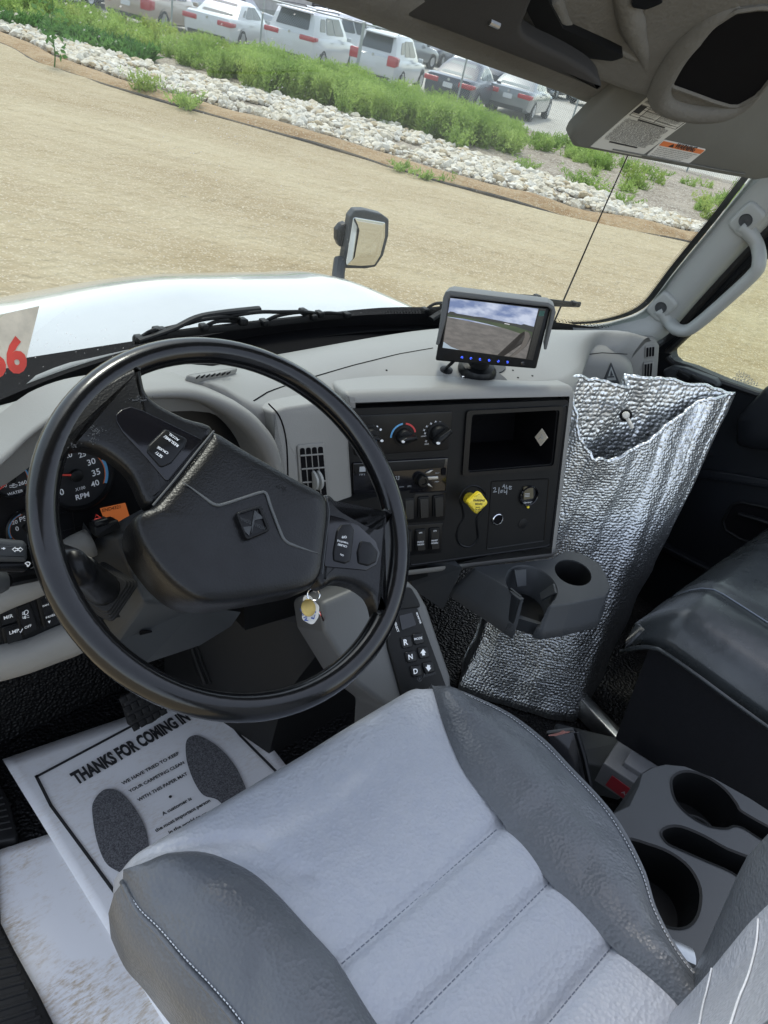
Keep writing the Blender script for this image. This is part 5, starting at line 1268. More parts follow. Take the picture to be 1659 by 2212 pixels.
for vt_ in ([(1394, 749), (1416, 746), (1415, 771), (1393, 774)], [(1390, 784), (1412, 780), (1409, 818), (1389, 822)]):
    mb = MB(); mb.prism(SV, rpoly(SV.L(vt_, .003), .004), -.001, .004, .0015); v_ = obj('side_vent', mb, M_dash, dash, angle=60)
    a_, b_, c_, d_ = [A(*p) for p in vt_]
    for k in range(3):
        s0, s1 = .12 + k * .28, .32 + k * .28; ql = lambda s, t: tuple((a_ * (1 - s) + b_ * s) * (1 - t) + (d_ * (1 - s) + c_ * s) * t)
        mb = MB(); mb.prism(SV, rpoly(SV.L([ql(s0, .1), ql(s1, .1), ql(s1, .9), ql(s0, .9)], .004), .002), .002, .0048); obj('slot', mb, M_recess, v_)
# dash underside behind the foil bag, dark
mb = MB(); mb.loft([[(.30, .10, .44), (.95, -.02, .50), (.95, .45, .50), (.30, .45, .44)], [(.32, .22, .56), (.93, .10, .56), (.93, .45, .56), (.32, .45, .56)]]); obj('lower_dash', mb, M_blk, dash)
mb = MB(); mb.loft([[(-.30, .16, .40), (.30, .06, .40), (.30, .45, .40), (-.30, .45, .40)], [(-.30, .19, .60), (.30, .08, .60), (.30, .45, .60), (-.30, .45, .60)]]); obj('lower_centre', mb, M_blk, dash)

# ---------------------------------------------------------------- steering wheel (turned, so its lettering is upside down)
TL = math.radians(51)
WP = Pl((-.43, 0, .78), (0, -math.cos(TL), math.sin(TL)), (1, 0, 0))
sw = thing('steering_wheel', 'large black leather steering wheel with a padded hub, turned upside down', 'steering wheel', WP.O)
mb = MB(); R0 = .2135
mb.tube([WP.w(R0 * math.cos(t), R0 * math.sin(t), 0) for t in np.linspace(0, 2 * math.pi, 97)[:-1]], .0158, 18, closed=True, flat=1.0); obj('rim', mb, M_rim, sw, angle=180)
def spoke(px, z1, name='spoke'):
    mb = MB(); q = WP.L(px, z1 * .6); mb.prism(WP, rpoly(q, .006, 3), -.011, z1 - .004, .010, 5); return obj(name, mb, M_wheel, sw, angle=80)
sl = cat([(463, 930), (400, 900), (345, 872), (318, 846), (309, 815), (302, 785), (262, 800), (219, 823), (149, 883), (109, 967), (98, 1012), (131, 996), (148, 972), (168, 962), (200, 965), (240, 982), (285, 1022), (328, 1094), (400, 1030)], 4, True)
spoke(sl, .017)
sr = cat([(700, 1068), (740, 1094), (780, 1117), (806, 1129), (820, 1122), (838, 1094), (848, 1140), (850, 1187), (840, 1270), (823, 1336), (812, 1304), (798, 1282), (765, 1262), (725, 1256), (692, 1266), (660, 1180)], 4, True)
spoke(sr, .017)
# hub pad
ped = cat([(462, 933), (520, 968), (590, 1008), (650, 1042), (700, 1070), (709, 1106), (706, 1150), (700, 1200), (693, 1244), (668, 1272), (600, 1288), (500, 1304), (440, 1304), (400, 1288), (350, 1244), (305, 1180), (288, 1130), (300, 1108), (330, 1093), (380, 1035), (425, 980), (450, 944)], 4, True)
HB = WP
q = ccw(WP.L(ped, .018))
mb = MB(); mb.dome(WP, q, [(.80, -.085), (.93, -.06), (.99, -.025), (1.0, .005), (.988, .015), (.968, .0215), (.935, .0245), (.80, .0265), (.5, .0275), (.02, .0275)]); hub = obj('hub_pad', mb, M_wheel, sw, angle=70)
# embossed chevron line and emblem on the pad
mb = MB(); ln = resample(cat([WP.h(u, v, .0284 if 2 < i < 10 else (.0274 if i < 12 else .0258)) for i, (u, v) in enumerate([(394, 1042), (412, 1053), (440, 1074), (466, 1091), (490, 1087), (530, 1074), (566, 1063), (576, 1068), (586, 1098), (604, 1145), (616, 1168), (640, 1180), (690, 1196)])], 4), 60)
mb.tube(ln, np.r_[np.linspace(.0004, .0016, 10), np.full(40, .0018), np.linspace(.0016, .0003, 10)], 8); obj('embossed_line', mb, pm('leather ridge highlight', (.075, .08, .082), .45), hub, angle=180)  # paler colour paints in the highlight along the raised line
E1 = WP.off(.0295)
mb = MB(); em_ = [(507, 1108), (563, 1091), (584, 1146), (530, 1170)]; mb.prism(WP, rpoly(WP.L(em_, .03), .006, 4), .026, .0325, .002, 3); e_ = obj('emblem', mb, M_blk2, sw, angle=60)
ei = [(513, 1112), (558, 1098), (576, 1144), (533, 1162)]
mb = MB(); mb.holes(WP, rpoly(WP.L([(509, 1110), (561, 1094), (581, 1146), (531, 1167)], .0325), .004, 3), [rpoly(WP.L(ei, .0325), .003, 3)], .032, .0345); obj('emblem_rim', mb, M_blk, e_)
mb = MB(); put_text(mb, 'INTERNATIONAL', WP, (574, 1139), (517, 1116), off=.0326, z=.0007, h=.13)
mb.prism(WP, WP.L([(549, 1103), (545, 1125), (570, 1120)], .0325), .0325, .0338); mb.prism(WP, WP.L([(537, 1158), (543, 1137), (520, 1140)], .0325), .0325, .0338); mb.prism(WP, WP.L([(556, 1100), (548, 1128), (542, 1155), (544, 1128)], .0325), .0325, .0342)
obj('emblem_relief', mb, M_char, e_, fix=False)
mb = MB(); mb.tube([WP.h(u, v, .0288) for u, v in ((600, 1048), (606, 1054), (612, 1050), (616, 1060), (618, 1050))], .0005, 4); obj('recycling_mark', mb, M_blk, hub, fix=False)
# glossy switch insets
def insert(px, z, btns):
    mb = MB(); mb.prism(WP, rpoly(WP.L(px, z), .004, 3), z - .006, z, .001, 2); i_ = obj('switch_inset', mb, M_gloss, sw, angle=60)
    for poly, texts in btns:
        mb = MB(); mb.prism(WP, rpoly(WP.L(poly, z + .002), .004, 4), z - .001, z + .003, .0015, 2); obj('button', mb, M_blk2, i_, angle=60)
        mb = MB(); q = rpoly(WP.L(poly, z + .001), .004, 4); mb.tube([WP.w(x, y, z + .0004) for x, y in q], .0006, 5, closed=True); obj('button_edge', mb, M_char, i_)
        if texts:
            mb = MB()
            for s, a_, b_ in texts: put_text(mb, s, WP, a_, b_, off=z + .003, z=.0007, bold=.012)
            obj('lettering', mb, M_white, i_, fix=False)
ins_l = [(250, 896), (262, 884), (282, 878), (308, 886), (440, 950), (362, 1042), (318, 990), (266, 934), (252, 910)]
insert(ins_l, .0145, [([(357, 927), (404, 948), (398, 965), (370, 1000), (348, 1010), (317, 975), (321, 962)], [('RESUME/', (386, 962), (356, 940)), ('ACCEL', (387, 950), (366, 935)), ('CRUISE', (364, 978), (341, 964)), ('SET/', (352, 986), (338, 975))])])
ins_r = [(710, 1110), (740, 1118), (775, 1134), (812, 1168), (822, 1196), (814, 1220), (792, 1232), (700, 1224), (707, 1160)]
insert(ins_r, .0145, [([(738, 1133), (757, 1132), (765, 1144), (757, 1212), (745, 1217), (721, 1211), (720, 1192), (728, 1146)], [('OFF', (748, 1158), (737, 1158)), ('THROTTLE', (752, 1172), (728, 1166)), ('CRUISE/', (749, 1179), (729, 1174)), ('ON', (742, 1199), (735, 1196))]),
                      ([(780, 1168), (800, 1172), (816, 1192), (812, 1214), (795, 1222), (775, 1217), (773, 1192)], [])])
# seams between pad and spokes
mb = MB(); mb.tube([WP.h(u, v, .0235) for u, v in cat([(462, 931), (420, 982), (380, 1033), (330, 1092)], 4)], .0013, 6); obj('pad_seam', mb, M_char, sw)
mb = MB(); mb.tube([WP.h(u, v, .0205) for u, v in cat([(704, 1072), (711, 1106), (704, 1170), (696, 1240)], 4)], .0011, 6); obj('pad_seam', mb, M_char, sw)
# worn patches on the left spoke (scuffed leather, slightly proud flakes)
fl = random.Random(5); mb = MB()
for cx, cy, sx, sy, n in ((205, 935, 12, 20, 60), (300, 862, 24, 8, 50), (160, 962, 10, 8, 24)):
    for _ in range(n):
        u, v = fl.gauss(cx, sx * .55), fl.gauss(cy, sy * .5); s = fl.uniform(.8, 2.4); an = fl.uniform(0, 3)
        mb.prism(WP, WP.L([(u + s * math.cos(an + k * 1.57) * fl.uniform(.6, 1.2), v + s * .6 * math.sin(an + k * 1.57)) for k in range(4)], .0132), .0126, .0136)
o = obj('scuff', mb, pm('scuffed leather', (.045, .048, .052), .6), sw, fix=False); o['kind'] = 'stuff'

# ---------------------------------------------------------------- steering column with its stalk
sc = thing('steering_column', 'black steering column shroud below the wheel with a bellows stalk on its left', 'steering column', (-.43, .15, .6))
c_t = A(-.535, .135, .70)
def X_(u, v, x): return atX(u, v, x)
p = dict(a=X_(260, 1124, -.50), b=X_(250, 1160, -.515), c=X_(276, 1235, -.505), d=X_(312, 1300, -.50), e=X_(250, 1381, -.515), f=X_(206, 1313, -.535), g=X_(167, 1227, -.545), h=X_(205, 1165, -.53), i=X_(312, 1434, -.50), j=X_(273, 1407, -.51), k=X_(432, 1310, -.40), l=X_(520, 1322, -.345), m=X_(500, 1352, -.345), n=X_(432, 1394, -.38))
back = A(.02, .16, -.02)
mb = MB()
names = list('abcdefghijklmn'); idx = {k: i for i, k in enumerate(names)}
Vv = [p[k] for k in names]
top_r = [p['b'] + A(.10, -.03, .03), p['c'] + A(.12, .0, .03), p['a'] + A(.12, .0, .03)]
Vv += top_r; N = len(Vv)
Fv = [('h', 'b', 'c', 'd', 'e', 'f', 'g'), ('d', 'k', 'l', 'm', 'n', 'i', 'j', 'e')]
mb.add(Vv, [tuple(idx[q] for q in f) for f in Fv] + [(idx['a'], idx['b'], idx['h']), (idx['b'], 14, 15, idx['c']), (idx['c'], 15, idx['k'], idx['d']), (idx['a'], 16, 14, idx['b'])])
bk = [p['h'] + back, p['g'] + back, p['f'] + back, p['e'] + back, p['j'] + back, p['i'] + back, p['n'] + back, p['m'] + back, p['l'] + back]
b0 = len(mb.v); fr = [p[k] for k in 'hgfejinml']; mb.loft([fr, bk], closed=False)
o = obj('shroud', mb, M_char, sc, angle=30)
bv = o.modifiers.new('round', 'BEVEL'); bv.width = .006; bv.segments = 3; bv.limit_method = 'ANGLE'; bv.angle_limit = math.radians(20)
SP = Pl(p['d'], np.cross(p['n'] - p['d'], p['e'] - p['d']), p['n'] - p['d'])
if SP.n @ (CAM - p['d']) < 0: SP = Pl(p['d'], -SP.n, p['n'] - p['d'])
for u, v in ((319, 1371), (425, 1303 + 8)):
    c = SP.l(u, v, .0025); mb = MB(); q = circle(.021, 20, c, .009); mb.prism(SP, q, .001, .0028); obj('screw_pocket', mb, M_recess, sc)
# hazard knob on top
HZ = Pl(atX(225, 1125, -.53), nrm(A(-.2, -.85, .5)), (1, 0, 0))
mb = MB(); mb.prism(HZ, rpoly(HZ.L([(203, 1137), (255, 1122), (262, 1140), (216, 1162), (207, 1160)]), .003), -.05, .0, .003); obj('shroud_crest', mb, M_blk, sc, angle=60)
mb = MB(); mb.prism(HZ, rpoly(HZ.L([(203, 1127), (233, 1118), (236, 1130), (206, 1140)], .004), .002), -.02, .006, .002); hz = obj('hazard_switch', mb, M_blk2, sc, angle=60)
mb = MB(); t3 = [(204, 1122), (218, 1118), (208, 1112)]; mb.tube([HZ.h(u, v, .004) for u, v in t3], .0011, 5, closed=True); obj('hazard_triangle', mb, M_needle, hz)
# bellows and stalk
bx = X_(231, 1278, -.545); ax = nrm(X_(170, 1240, -.60) - bx)
BP = Pl(bx, ax, (0, -.3, 1)); mb = MB()
for k in range(4):
    s = .030 - .0022 * k; mb.prism(BP, rpoly([(-s, -s * .95), (s, -s * .95), (s, s * .95), (-s, s * .95)], .008, 4), .0055 * k, .0055 * k + .004, .0018, 2)
bl_ = obj('bellows', mb, M_rub, sc, angle=60); bl_['kind'] = 'stuff'
mb = MB(); st0 = bx + ax * .018; st1 = X_(160, 1222, -.615); st2 = atD(125, 1195, .90)
mb.tube(resample(cat([st0, st0 * .5 + st1 * .5, st1, st2], 5), 20), np.linspace(.021, .013, 20), 14); obj('stalk', mb, M_blk2, sc, angle=180)
SK = Pl(atD(20, 1195, .80), nrm(A(.1, -.82, .55)), nrm(A(1, .06, -.06)))
hd = [(-120, 1155), (0, 1162), (55, 1167), (62, 1176), (63, 1205), (58, 1215), (-120, 1212)]
mb = MB(); mb.prism(SK, rpoly(SK.L(hd), .005, 4), -.022, .0, .007, 4); sh = obj('stalk_head', mb, M_char, sc, angle=60)
mb = MB(); mb.prism(SK, rpoly(SK.L([(-120, 1214), (60, 1212), (68, 1222), (52, 1236), (-120, 1232)], -.006), .004, 3), -.03, -.004, .004, 3); obj('stalk_collar', mb, M_blk2, sc, angle=60)
mb = MB()
for pts in ([(27, 1187), (33, 1182), (33, 1185), (38, 1185), (38, 1189), (33, 1189), (33, 1192)], [(49, 1187), (43, 1182), (43, 1185), (39.5, 1185), (39.5, 1189), (43, 1189), (43, 1192)]): mb.tube([SK.h(u, v, .0006) for u, v in pts], .0006, 4, closed=True)
mb.prism(SK, SK.L([(12, 1184.5), (7, 1182), (7, 1184), (3, 1184), (3, 1185.6), (7, 1185.6), (7, 1187.6)]), .0, .0006)
mb.tube([SK.h(u, v, -.0035) for u, v in cat([(54, 1217), (60, 1214), (65, 1217), (60, 1224), (58, 1219)], 3, True)], .0006, 4, closed=True)
obj('stalk_symbols', mb, M_white, sh, fix=False)
lv = thing('tilt_lever', 'black lever below the turn signal stalk at the left edge of the dashboard', 'lever', atD(-30, 1250, .82))
mb = MB(); mb.tube([atD(-120, 1276, .80), atD(0, 1256, .84), atD(14, 1254, .845)], [.014, .014, .011], 12); obj('grip', mb, M_char, lv)
mb = MB(); mb.tube([atD(14, 1254, .845), atD(85, 1240, .90), atD(150, 1232, 1.0)], .0085, 10); obj('rod', mb, M_blk2, lv)

# keys hanging from the ignition behind the wheel
ky = thing('key_ring', 'key ring with a round brass tag and a white plastic tag below the wheel hub', 'keys', atX(675, 1280, -.30))
KX = Pl(atD(668, 1310, 1.0), nrm(CAM - atD(668, 1310, 1.0) + A(0, -.1, .1)), (1, -.3, 0))
mb = MB(); c = KX.l(677, 1284); mb.tube([KX.w(c[0] + .0085 * math.cos(t), c[1] + .0085 * math.sin(t)) for t in np.linspace(0, 2 * math.pi, 25)[:-1]], .0011, 6, closed=True); obj('ring', mb, M_chrome, ky)
mb = MB(); mb.prism(KX, rpoly(KX.L([(655, 1288), (668, 1284), (690, 1310), (688, 1333), (676, 1352), (652, 1338)], -.002), .007, 4), -.004, -.001, .001); wt = obj('white_tag', mb, pm('white plastic tag', (.72, .72, .70), .4), ky, angle=60)
mb = MB(); put_text(mb, 'AULT', KX, (666, 1342), (655, 1312), off=-.001, bold=.03, z=.0008, h=.24); put_text(mb, 'LT', KX, (678, 1338), (684, 1316), off=-.001, bold=.03, z=.0008, h=.3); obj('lettering', mb, pm('blue lettering', (.05, .10, .38), .5), wt, fix=False)
mb = MB(); c = KX.l(666, 1313); mb.prism(KX, circle(.0098, 24, c, .0118), .0, .0018, .0005); obj('brass_tag', mb, M_brass, ky, angle=60)
mb = MB(); mb.tube([KX.h(680, 1276, -.002), KX.h(684, 1268, -.01), KX.h(690, 1258, -.05)], .003, 6); obj('key', mb, M_steel, ky)

# knee panel (smooth black curtain right of the pedals) and the grey lower duct
kp = [atX(560, 1300, -.235), atX(640, 1300, -.16), atX(700, 1290, -.10), atX(700, 1400, -.11), atX(640, 1530, -.13), atX(520, 1520, -.20)]
mb = MB()
mb.grid([[A(-.27, .30, .58) * (1 - t) + A(-.24, .42, .02) * t, A(-.20, .20, .55) * (1 - t) + A(-.17, .30, .02) * t, A(-.12, .14, .53) * (1 - t) + A(-.10, .22, .02) * t, A(-.06, .13, .52) * (1 - t) + A(-.04, .20, .02) * t] for t in np.linspace(0, 1, 8)])
kn = obj('knee_curtain', mb, pm('satin black panel', (.020, .021, .023), .42, var=(8, .3)), loc=(-.15, .25, .3), angle=180); tag(kn, 'smooth black panel between the pedals and the shift selector pod', 'knee panel')

# shift selector pod
PO = Pl(atD(880, 1400, 1.16), nrm(A(-.20, -.75, .63)), (.95, -.28, 0))
pd_ = thing('shift_selector', 'grey pod with a black push button shift selector lettered R N D', 'shift selector', (0, .02, .0))
po_ = [(868, 1252), (885, 1255), (905, 1275), (925, 1310), (950, 1385), (976, 1462), (978, 1488), (1000, 1600), (830, 1640), (836, 1530), (770, 1480), (700, 1365), (690, 1300), (760, 1270), (830, 1256)]
mb = MB(); mb.prism(PO, rpoly(PO.L(po_, -.004), .012, 4), -.12, -.004, .010, 4); obj('pod', mb, M_dashlow, pd_, angle=60)
fc_ = [(845, 1290), (880, 1288), (895, 1298), (962, 1480), (960, 1490), (875, 1512), (868, 1508), (838, 1400), (826, 1310)]
mb = MB(); mb.prism(PO, rpoly(PO.L(fc_, .0), .008, 4), -.02, .003, .003, 3); fcp = obj('face_plate', mb, M_blk, pd_, angle=60)
mb = MB(); mb.prism(PO, rpoly(PO.L([(870, 1270), (886, 1268), (902, 1296), (908, 1312), (856, 1318), (852, 1290)], .0), .008, 4), -.02, .0045, .003, 3); obj('hood_ridge', mb, M_blk, pd_, angle=60)
mb = MB(); mb.prism(PO, rpoly(PO.L([(862, 1330), (890, 1323), (899, 1350), (868, 1361)], .004), .002), .002, .0045); obj('display', mb, M_gloss, fcp)
mb = MB(); put_text(mb, 'MONITOR', PO, (898, 1324), (907, 1348), off=.0032, z=.0008, bold=.02); put_text(mb, 'SELECT', PO, (851, 1345), (858, 1366), off=.0032, z=.0008, bold=.02); obj('lettering', mb, M_white, fcp, fix=False)
mb = MB(); put_text(mb, 'Allison', PO, (914, 1464), (940, 1456), off=.0032, z=.0008, bold=.01); c = PO.l(906, 1466, .003)
mb.tube([PO.w(c[0] + .004 * math.cos(t), c[1] + .004 * math.sin(t), .0034) for t in np.linspace(0, 6.28, 15)[:-1]], .0008, 5, closed=True); mb.prism(PO, circle(.0018, 10, c), .003, .0038); obj('maker_mark', mb, M_char, fcp, fix=False)
for u, v, s in ((877, 1388, 'R'), (903, 1380, 'MODE'), (887, 1419, 'N'), (914, 1410, '+'), (898, 1450, 'D'), (925, 1442, '-')):
    q = rpoly(PO.L([(u - 14, v - 10), (u + 9, v - 14), (u + 14, v + 9), (u - 8, v + 14)], .004), .004, 4)
    mb = MB(); mb.prism(PO, q, .0, .0062, .0018, 3); bt = obj('push_button', mb, M_blk2, pd_, angle=60)
    mb = MB()
    if s in 'RND': put_text(mb, s, PO, (u - 4.5, v + 6), (u + 4.5, v + 4), off=.0062, z=.0007, bold=.02)
    elif s == 'MODE': put_text(mb, s, PO, (u - 8, v + 3), (u + 9, v + 0), off=.0062, z=.0007, bold=.01)
    else:
        f = 1 if s == '+' else -1
        mb.prism(PO, PO.L([(u - 1 - 5, v + 1 * f), (u - .5 * f, v - 8 * f), (u + 6, v - .5 * f), (u + 3, v + .2 * f), (u + 4, v + 5 * f), (u - 2, v + 6 * f), (u - 3, v + 1 * f)], .0062), .0062, .0069)
    obj('lettering', mb, M_white, bt, fix=False)
# loose wire behind
wr = thing('wiring', 'thin loose wires hanging beside the keys', 'wire', atD(690, 1330, 1.1))
for k, c_ in enumerate((M_white, M_needle, M_blk)):
    mb = MB(); mb.tube(resample(cat([atD(688 + 2 * k, 1322, 1.1), atD(694 + k, 1330 + 2 * k, 1.1), atD(700 + k, 1345 + k, 1.12)], 4), 10), .0012, 5); obj('wire', mb, c_, wr)

# ---------------------------------------------------------------- fold-out cup holder under the centre stack
ZC = .445
CH = Pl((.2, -.05, ZC), (0, 0, 1), (1, 0, 0))
ch = thing('cup_holder', 'charcoal fold-out cup holder with two wells under the centre stack', 'cup holder', (.22, -.03, .36))
top = cat([(1017, 1225), (1110, 1216), (1192, 1207), (1210, 1196), (1227, 1189), (1262, 1198), (1297, 1220), (1306, 1236), (1300, 1246), (1280, 1262), (1288, 1266), (1303, 1260), (1318, 1267), (1312, 1280), (1280, 1296), (1233, 1303), (1187, 1309), (1176, 1318), (1168, 1352), (1150, 1360), (1138, 1348), (1135, 1298), (1120, 1282), (1065, 1250)], 3, True)
q = ccw(CH.L(top)); h1 = CH.L([(1148 + 57 * math.cos(t) + 3 * math.sin(t), 1264 + 42 * math.sin(t) + 12 * math.cos(t)) for t in np.linspace(0, 2 * math.pi, 29)[:-1]]); h2 = CH.L([(1238 + 40 * math.cos(t), 1237 + 27 * math.sin(t) + 9 * math.cos(t)) for t in np.linspace(0, 2 * math.pi, 25)[:-1]])
qo = ccw(CH.L([(1017, 1225), (1100, 1217), (1192, 1207), (1227, 1189), (1262, 1198), (1297, 1220), (1308, 1242), (1318, 1267), (1308, 1286), (1233, 1303), (1187, 1309), (1140, 1312), (1128, 1288), (1065, 1250)]))
bay = [(1148 + 57 * math.cos(t) + 3 * math.sin(t), 1264 + 42 * math.sin(t) + 12 * math.cos(t)) for t in np.radians(np.linspace(36, -243, 30))]
rim_l = CH.L([(1131, 1292), (1065, 1250), (1017, 1225), (1100, 1217), (1192, 1207), (1227, 1189), (1262, 1198), (1297, 1220), (1308, 1242), (1318, 1267), (1308, 1286), (1233, 1303), (1190, 1309)])
rr_ = rpoly(rim_l, [.004, .01, .008, .0, .01, .01, .012, .01, .01, .01, .012, .012, .004], 4)
qo = ccw(list(rr_) + CH.L(bay))
mb = MB(); mb.holes(CH, qo, [h2], -.004, 0); obj('tray', mb, M_char, ch, angle=30)
_s0, _s1 = A(*CH.l(1017, 1225)), A(*CH.l(1131, 1292)); _d0 = A(*CH.l(966, 1277, -.072)) - _s0; _d1 = A(*CH.l(1112, 1378, -.072)) - _s1
def flare(P_, k):
    out = []
    for p_ in P_:
        p_ = A(*p_); t = np.clip((p_ - _s0) @ (_s1 - _s0) / ((_s1 - _s0) @ (_s1 - _s0)), 0, 1); d = np.linalg.norm(p_ - (_s0 + (_s1 - _s0) * t))
        out.append(tuple(p_ + (_d0 * (1 - t) + _d1 * t) * k * math.exp(-(d / .016) ** 2)))
    return out
qq = qo; mb = MB(); mb.loft([[CH.w(x, y, 0.0) for x, y in qq], [CH.w(x, y, -.003) for x, y in inset(qq, -.0025)], [CH.w(x, y, -.050) for x, y in flare(inset(qq, -.004), .62)], [CH.w(x, y, -.053) for x, y in flare(inset(qq, -.008), .68)], [CH.w(x, y, -.076) for x, y in flare(inset(qq, -.009), .95)], [CH.w(x, y, -.078) for x, y in inset(qq, -.004)]], cap0=False, cap1=False); obj('skirt', mb, M_char, ch, angle=60)
full = ccw(rim_l); mb = MB(); mb.prism(CH, inset(full, .003), -.080, -.064); obj('bottom', mb, M_blk, ch, angle=30)
mb = MB(); mb.prism(CH, CH.L([(1126, 1300), (1131, 1291), (1190, 1308), (1192, 1303), (1140, 1286), (1126, 1290)]), -.078, -.050); obj('front_lip', mb, M_char, ch, angle=30)
h_ = ccw(h2); mb = MB(); mb.loft([[CH.w(x, y, 0) for x, y in inset(h_, -.0015)], [CH.w(x, y, -.003) for x, y in h_], [CH.w(x, y, -.062) for x, y in inset(h_, .004)]], cap0=False, cap1=True); obj('well', mb, M_blk, ch, angle=60)
c1_ = A(*np.mean(h1, 0))
for an in (1.2, 3.1, 5.5):
    d = A(math.cos(an), math.sin(an)); e = A(-d[1], d[0]); P0 = c1_ + d * .047
    mb = MB(); mb.loft([[CH.w(*(P0 + e * s), .001) for s in (-.013, .013)] + [CH.w(*(P0 - d * .004 + e * s), .001) for s in (.013, -.013)], [CH.w(*(P0 - d * .020 + e * s), -.026) for s in (-.010, .010)] + [CH.w(*(P0 - d * .023 + e * s), -.024) for s in (.010, -.010)]]); obj('spring_flap', mb, M_char, ch, angle=30)
mb = MB(); mb.loft([[(.06, .12, .36), (.10, .06, .33), (.10, .12, .33)], [(.05, .12, .45), (.11, .05, .44), (.11, .12, .45)]]); obj('hinge_arm', mb, M_char, ch, angle=30)

# ---------------------------------------------------------------- foil bubble bag
def foil_mat(name, rough, sc, st, bc=(.76, .78, .79)):
    m = bpy.data.materials.new(name); m.use_nodes = True; nt = m.node_tree; b = nt.nodes['Principled BSDF']
    b.inputs['Metallic'].default_value = 1; b.inputs['Roughness'].default_value = rough; b.inputs['Base Color'].default_value = (*bc, 1)
    tc = nt.nodes.new('ShaderNodeTexCoord'); v = nt.nodes.new('ShaderNodeTexVoronoi'); v.feature = 'SMOOTH_F1'; v.inputs['Scale'].default_value = sc; v.inputs['Smoothness'].default_value = .35; v.inputs['Randomness'].default_value = .55
    nt.links.new(tc.outputs['Object'], v.inputs['Vector'])
    n = nt.nodes.new('ShaderNodeTexNoise'); n.inputs['Scale'].default_value = 26; n.inputs['Detail'].default_value = 5; nt.links.new(tc.outputs['Object'], n.inputs['Vector'])
    b1 = nt.nodes.new('ShaderNodeBump'); b1.invert = True; b1.inputs['Strength'].default_value = st; b1.inputs['Distance'].default_value = .004; nt.links.new(v.outputs['Distance'], b1.inputs['Height'])
    b2 = nt.nodes.new('ShaderNodeBump'); b2.inputs['Strength'].default_value = .5; b2.inputs['Distance'].default_value = .007; nt.links.new(n.outputs['Fac'], b2.inputs['Height']); nt.links.new(b1.outputs[0], b2.inputs['Normal'])
    nt.links.new(b2.outputs[0], b.inputs['Normal']); return m
M_foil = foil_mat('silver bubble foil', .42, 165, .6, (.60, .62, .63))
M_foili = foil_mat('silver bubble foil lining', .42, 105, .95)
fb = thing('foil_bag', 'tall crumpled silver bubble foil insulation bag standing open in the passenger footwell', 'foil bag', (.36, -.04, .08))
# (top rim, bottom rim) pairs going round: left-back, left-front fold, front, right-front, right, back
rim = [atZ(1219, 815, .750), atZ(1232, 870, .705), atZ(1252, 950, .640), atZ(1285, 995, .600), atZ(1335, 992, .600), atZ(1400, 958, .625), atZ(1465, 905, .670), atZ(1512, 868, .700), atZ(1545, 862, .710), atZ(1587, 852, .715), atZ(1530, 836, .725), atZ(1440, 818, .738), atZ(1400, 812, .742), atZ(1345, 812, .742), atZ(1352, 838, .722), atZ(1318, 832, .730), atZ(1268, 818, .742)]
zb = .004
bot = [atZ(985, 1486, zb) + A(.06, .05, 0), atZ(985, 1490, zb), atZ(1036, 1509, zb), atZ(1088, 1528, zb), atZ(1138, 1547, zb), atZ(1190, 1560, zb), atZ(1245, 1562, zb), atZ(1262, 1540, zb), atZ(1275, 1510, zb), atZ(1292, 1480, zb), A(.54, -.08, zb), A(.53, .0, zb), A(.50, .06, zb), A(.44, .10, zb), A(.41, .11, zb), A(.36, .12, zb), A(.31, .12, zb)]
NR = 112
rt, rb = resample(np.r_[cat(rim, 6, True), [rim[0]]], NR + 1)[:-1], resample(np.r_[cat(bot, 6, True), [bot[0]]], NR + 1)[:-1]
# match by corner positions rather than by length
def match(ctrl, n):
    out = []
    out = []
    m = len(ctrl); c_ = cat(ctrl, 8, True)
    for i in range(m):
        for k in range(8):
            lin = np.asarray(ctrl[i]) * (1 - k / 8) + np.asarray(ctrl[(i + 1) % m]) * (k / 8); out.append(lin * .8 + c_[i * 8 + k] * .2)
    return np.asarray(out)
rt, rb = match(rim, 0), match(bot, 0); NR = len(rt); rt = np.array([p_ + A(0, 0, .007 * mnoise.noise(Vector((k * .33, 0, 2)))) + A(.006 * mnoise.noise(Vector((k * .41, 5, 2))), .006 * mnoise.noise(Vector((k * .41, 9, 2))), 0) for k, p_ in enumerate(rt)])
rows, inner = [], []
for k, t in enumerate(np.linspace(0, 1, 34)):
    row = []
    for j in range(NR):
        p_ = rb[j] * (1 - t) + rt[j] * t
        m_ = rb.mean(0) * (1 - t) + rt.mean(0) * t; o_ = p_ - m_; o_[2] = 0; o_ = nrm(o_)
        w = mnoise.noise(Vector(p_ * 4.5)) * .010 - abs(mnoise.noise(Vector(p_ * A(6, 6, 9) + A(3, 1, 0)))) * .013 + mnoise.noise(Vector(p_ * 19)) * .003
        lf = max(0, 1 - min(j, NR - j) / 14.0); fr_k = max(0, 1 - abs(j - 26) / 26.0); p_ = p_ + o_ * w + A(.075, .02, 0) * math.sin(math.pi * min(1, t * 1.05)) * lf - nrm(A(-.6, -.8, 0)) * .035 * math.sin(math.pi * t) * fr_k; row.append(p_)
    rows.append(row)
mb = MB(); mb.loft(rows, cap0=True, cap1=False); obj('outer_foil', mb, M_foil, fb, angle=180)
inn = []
for k, row in enumerate(rows[15:]):
    m_ = np.mean(row, 0); inn.append([p_ + nrm((m_ - p_) * A(1, 1, 0)) * .006 for p_ in row])
mb = MB()
floor_ = [p_ * .0 + np.mean(inn[0], 0) + (p_ - np.mean(inn[0], 0)) * .5 + A(0, 0, .0 + .01 * mnoise.noise(Vector(p_ * 9))) for p_ in inn[0]]
mid_ = [p_ + (np.mean(inn[0], 0) - p_) * .2 for p_ in inn[0]]
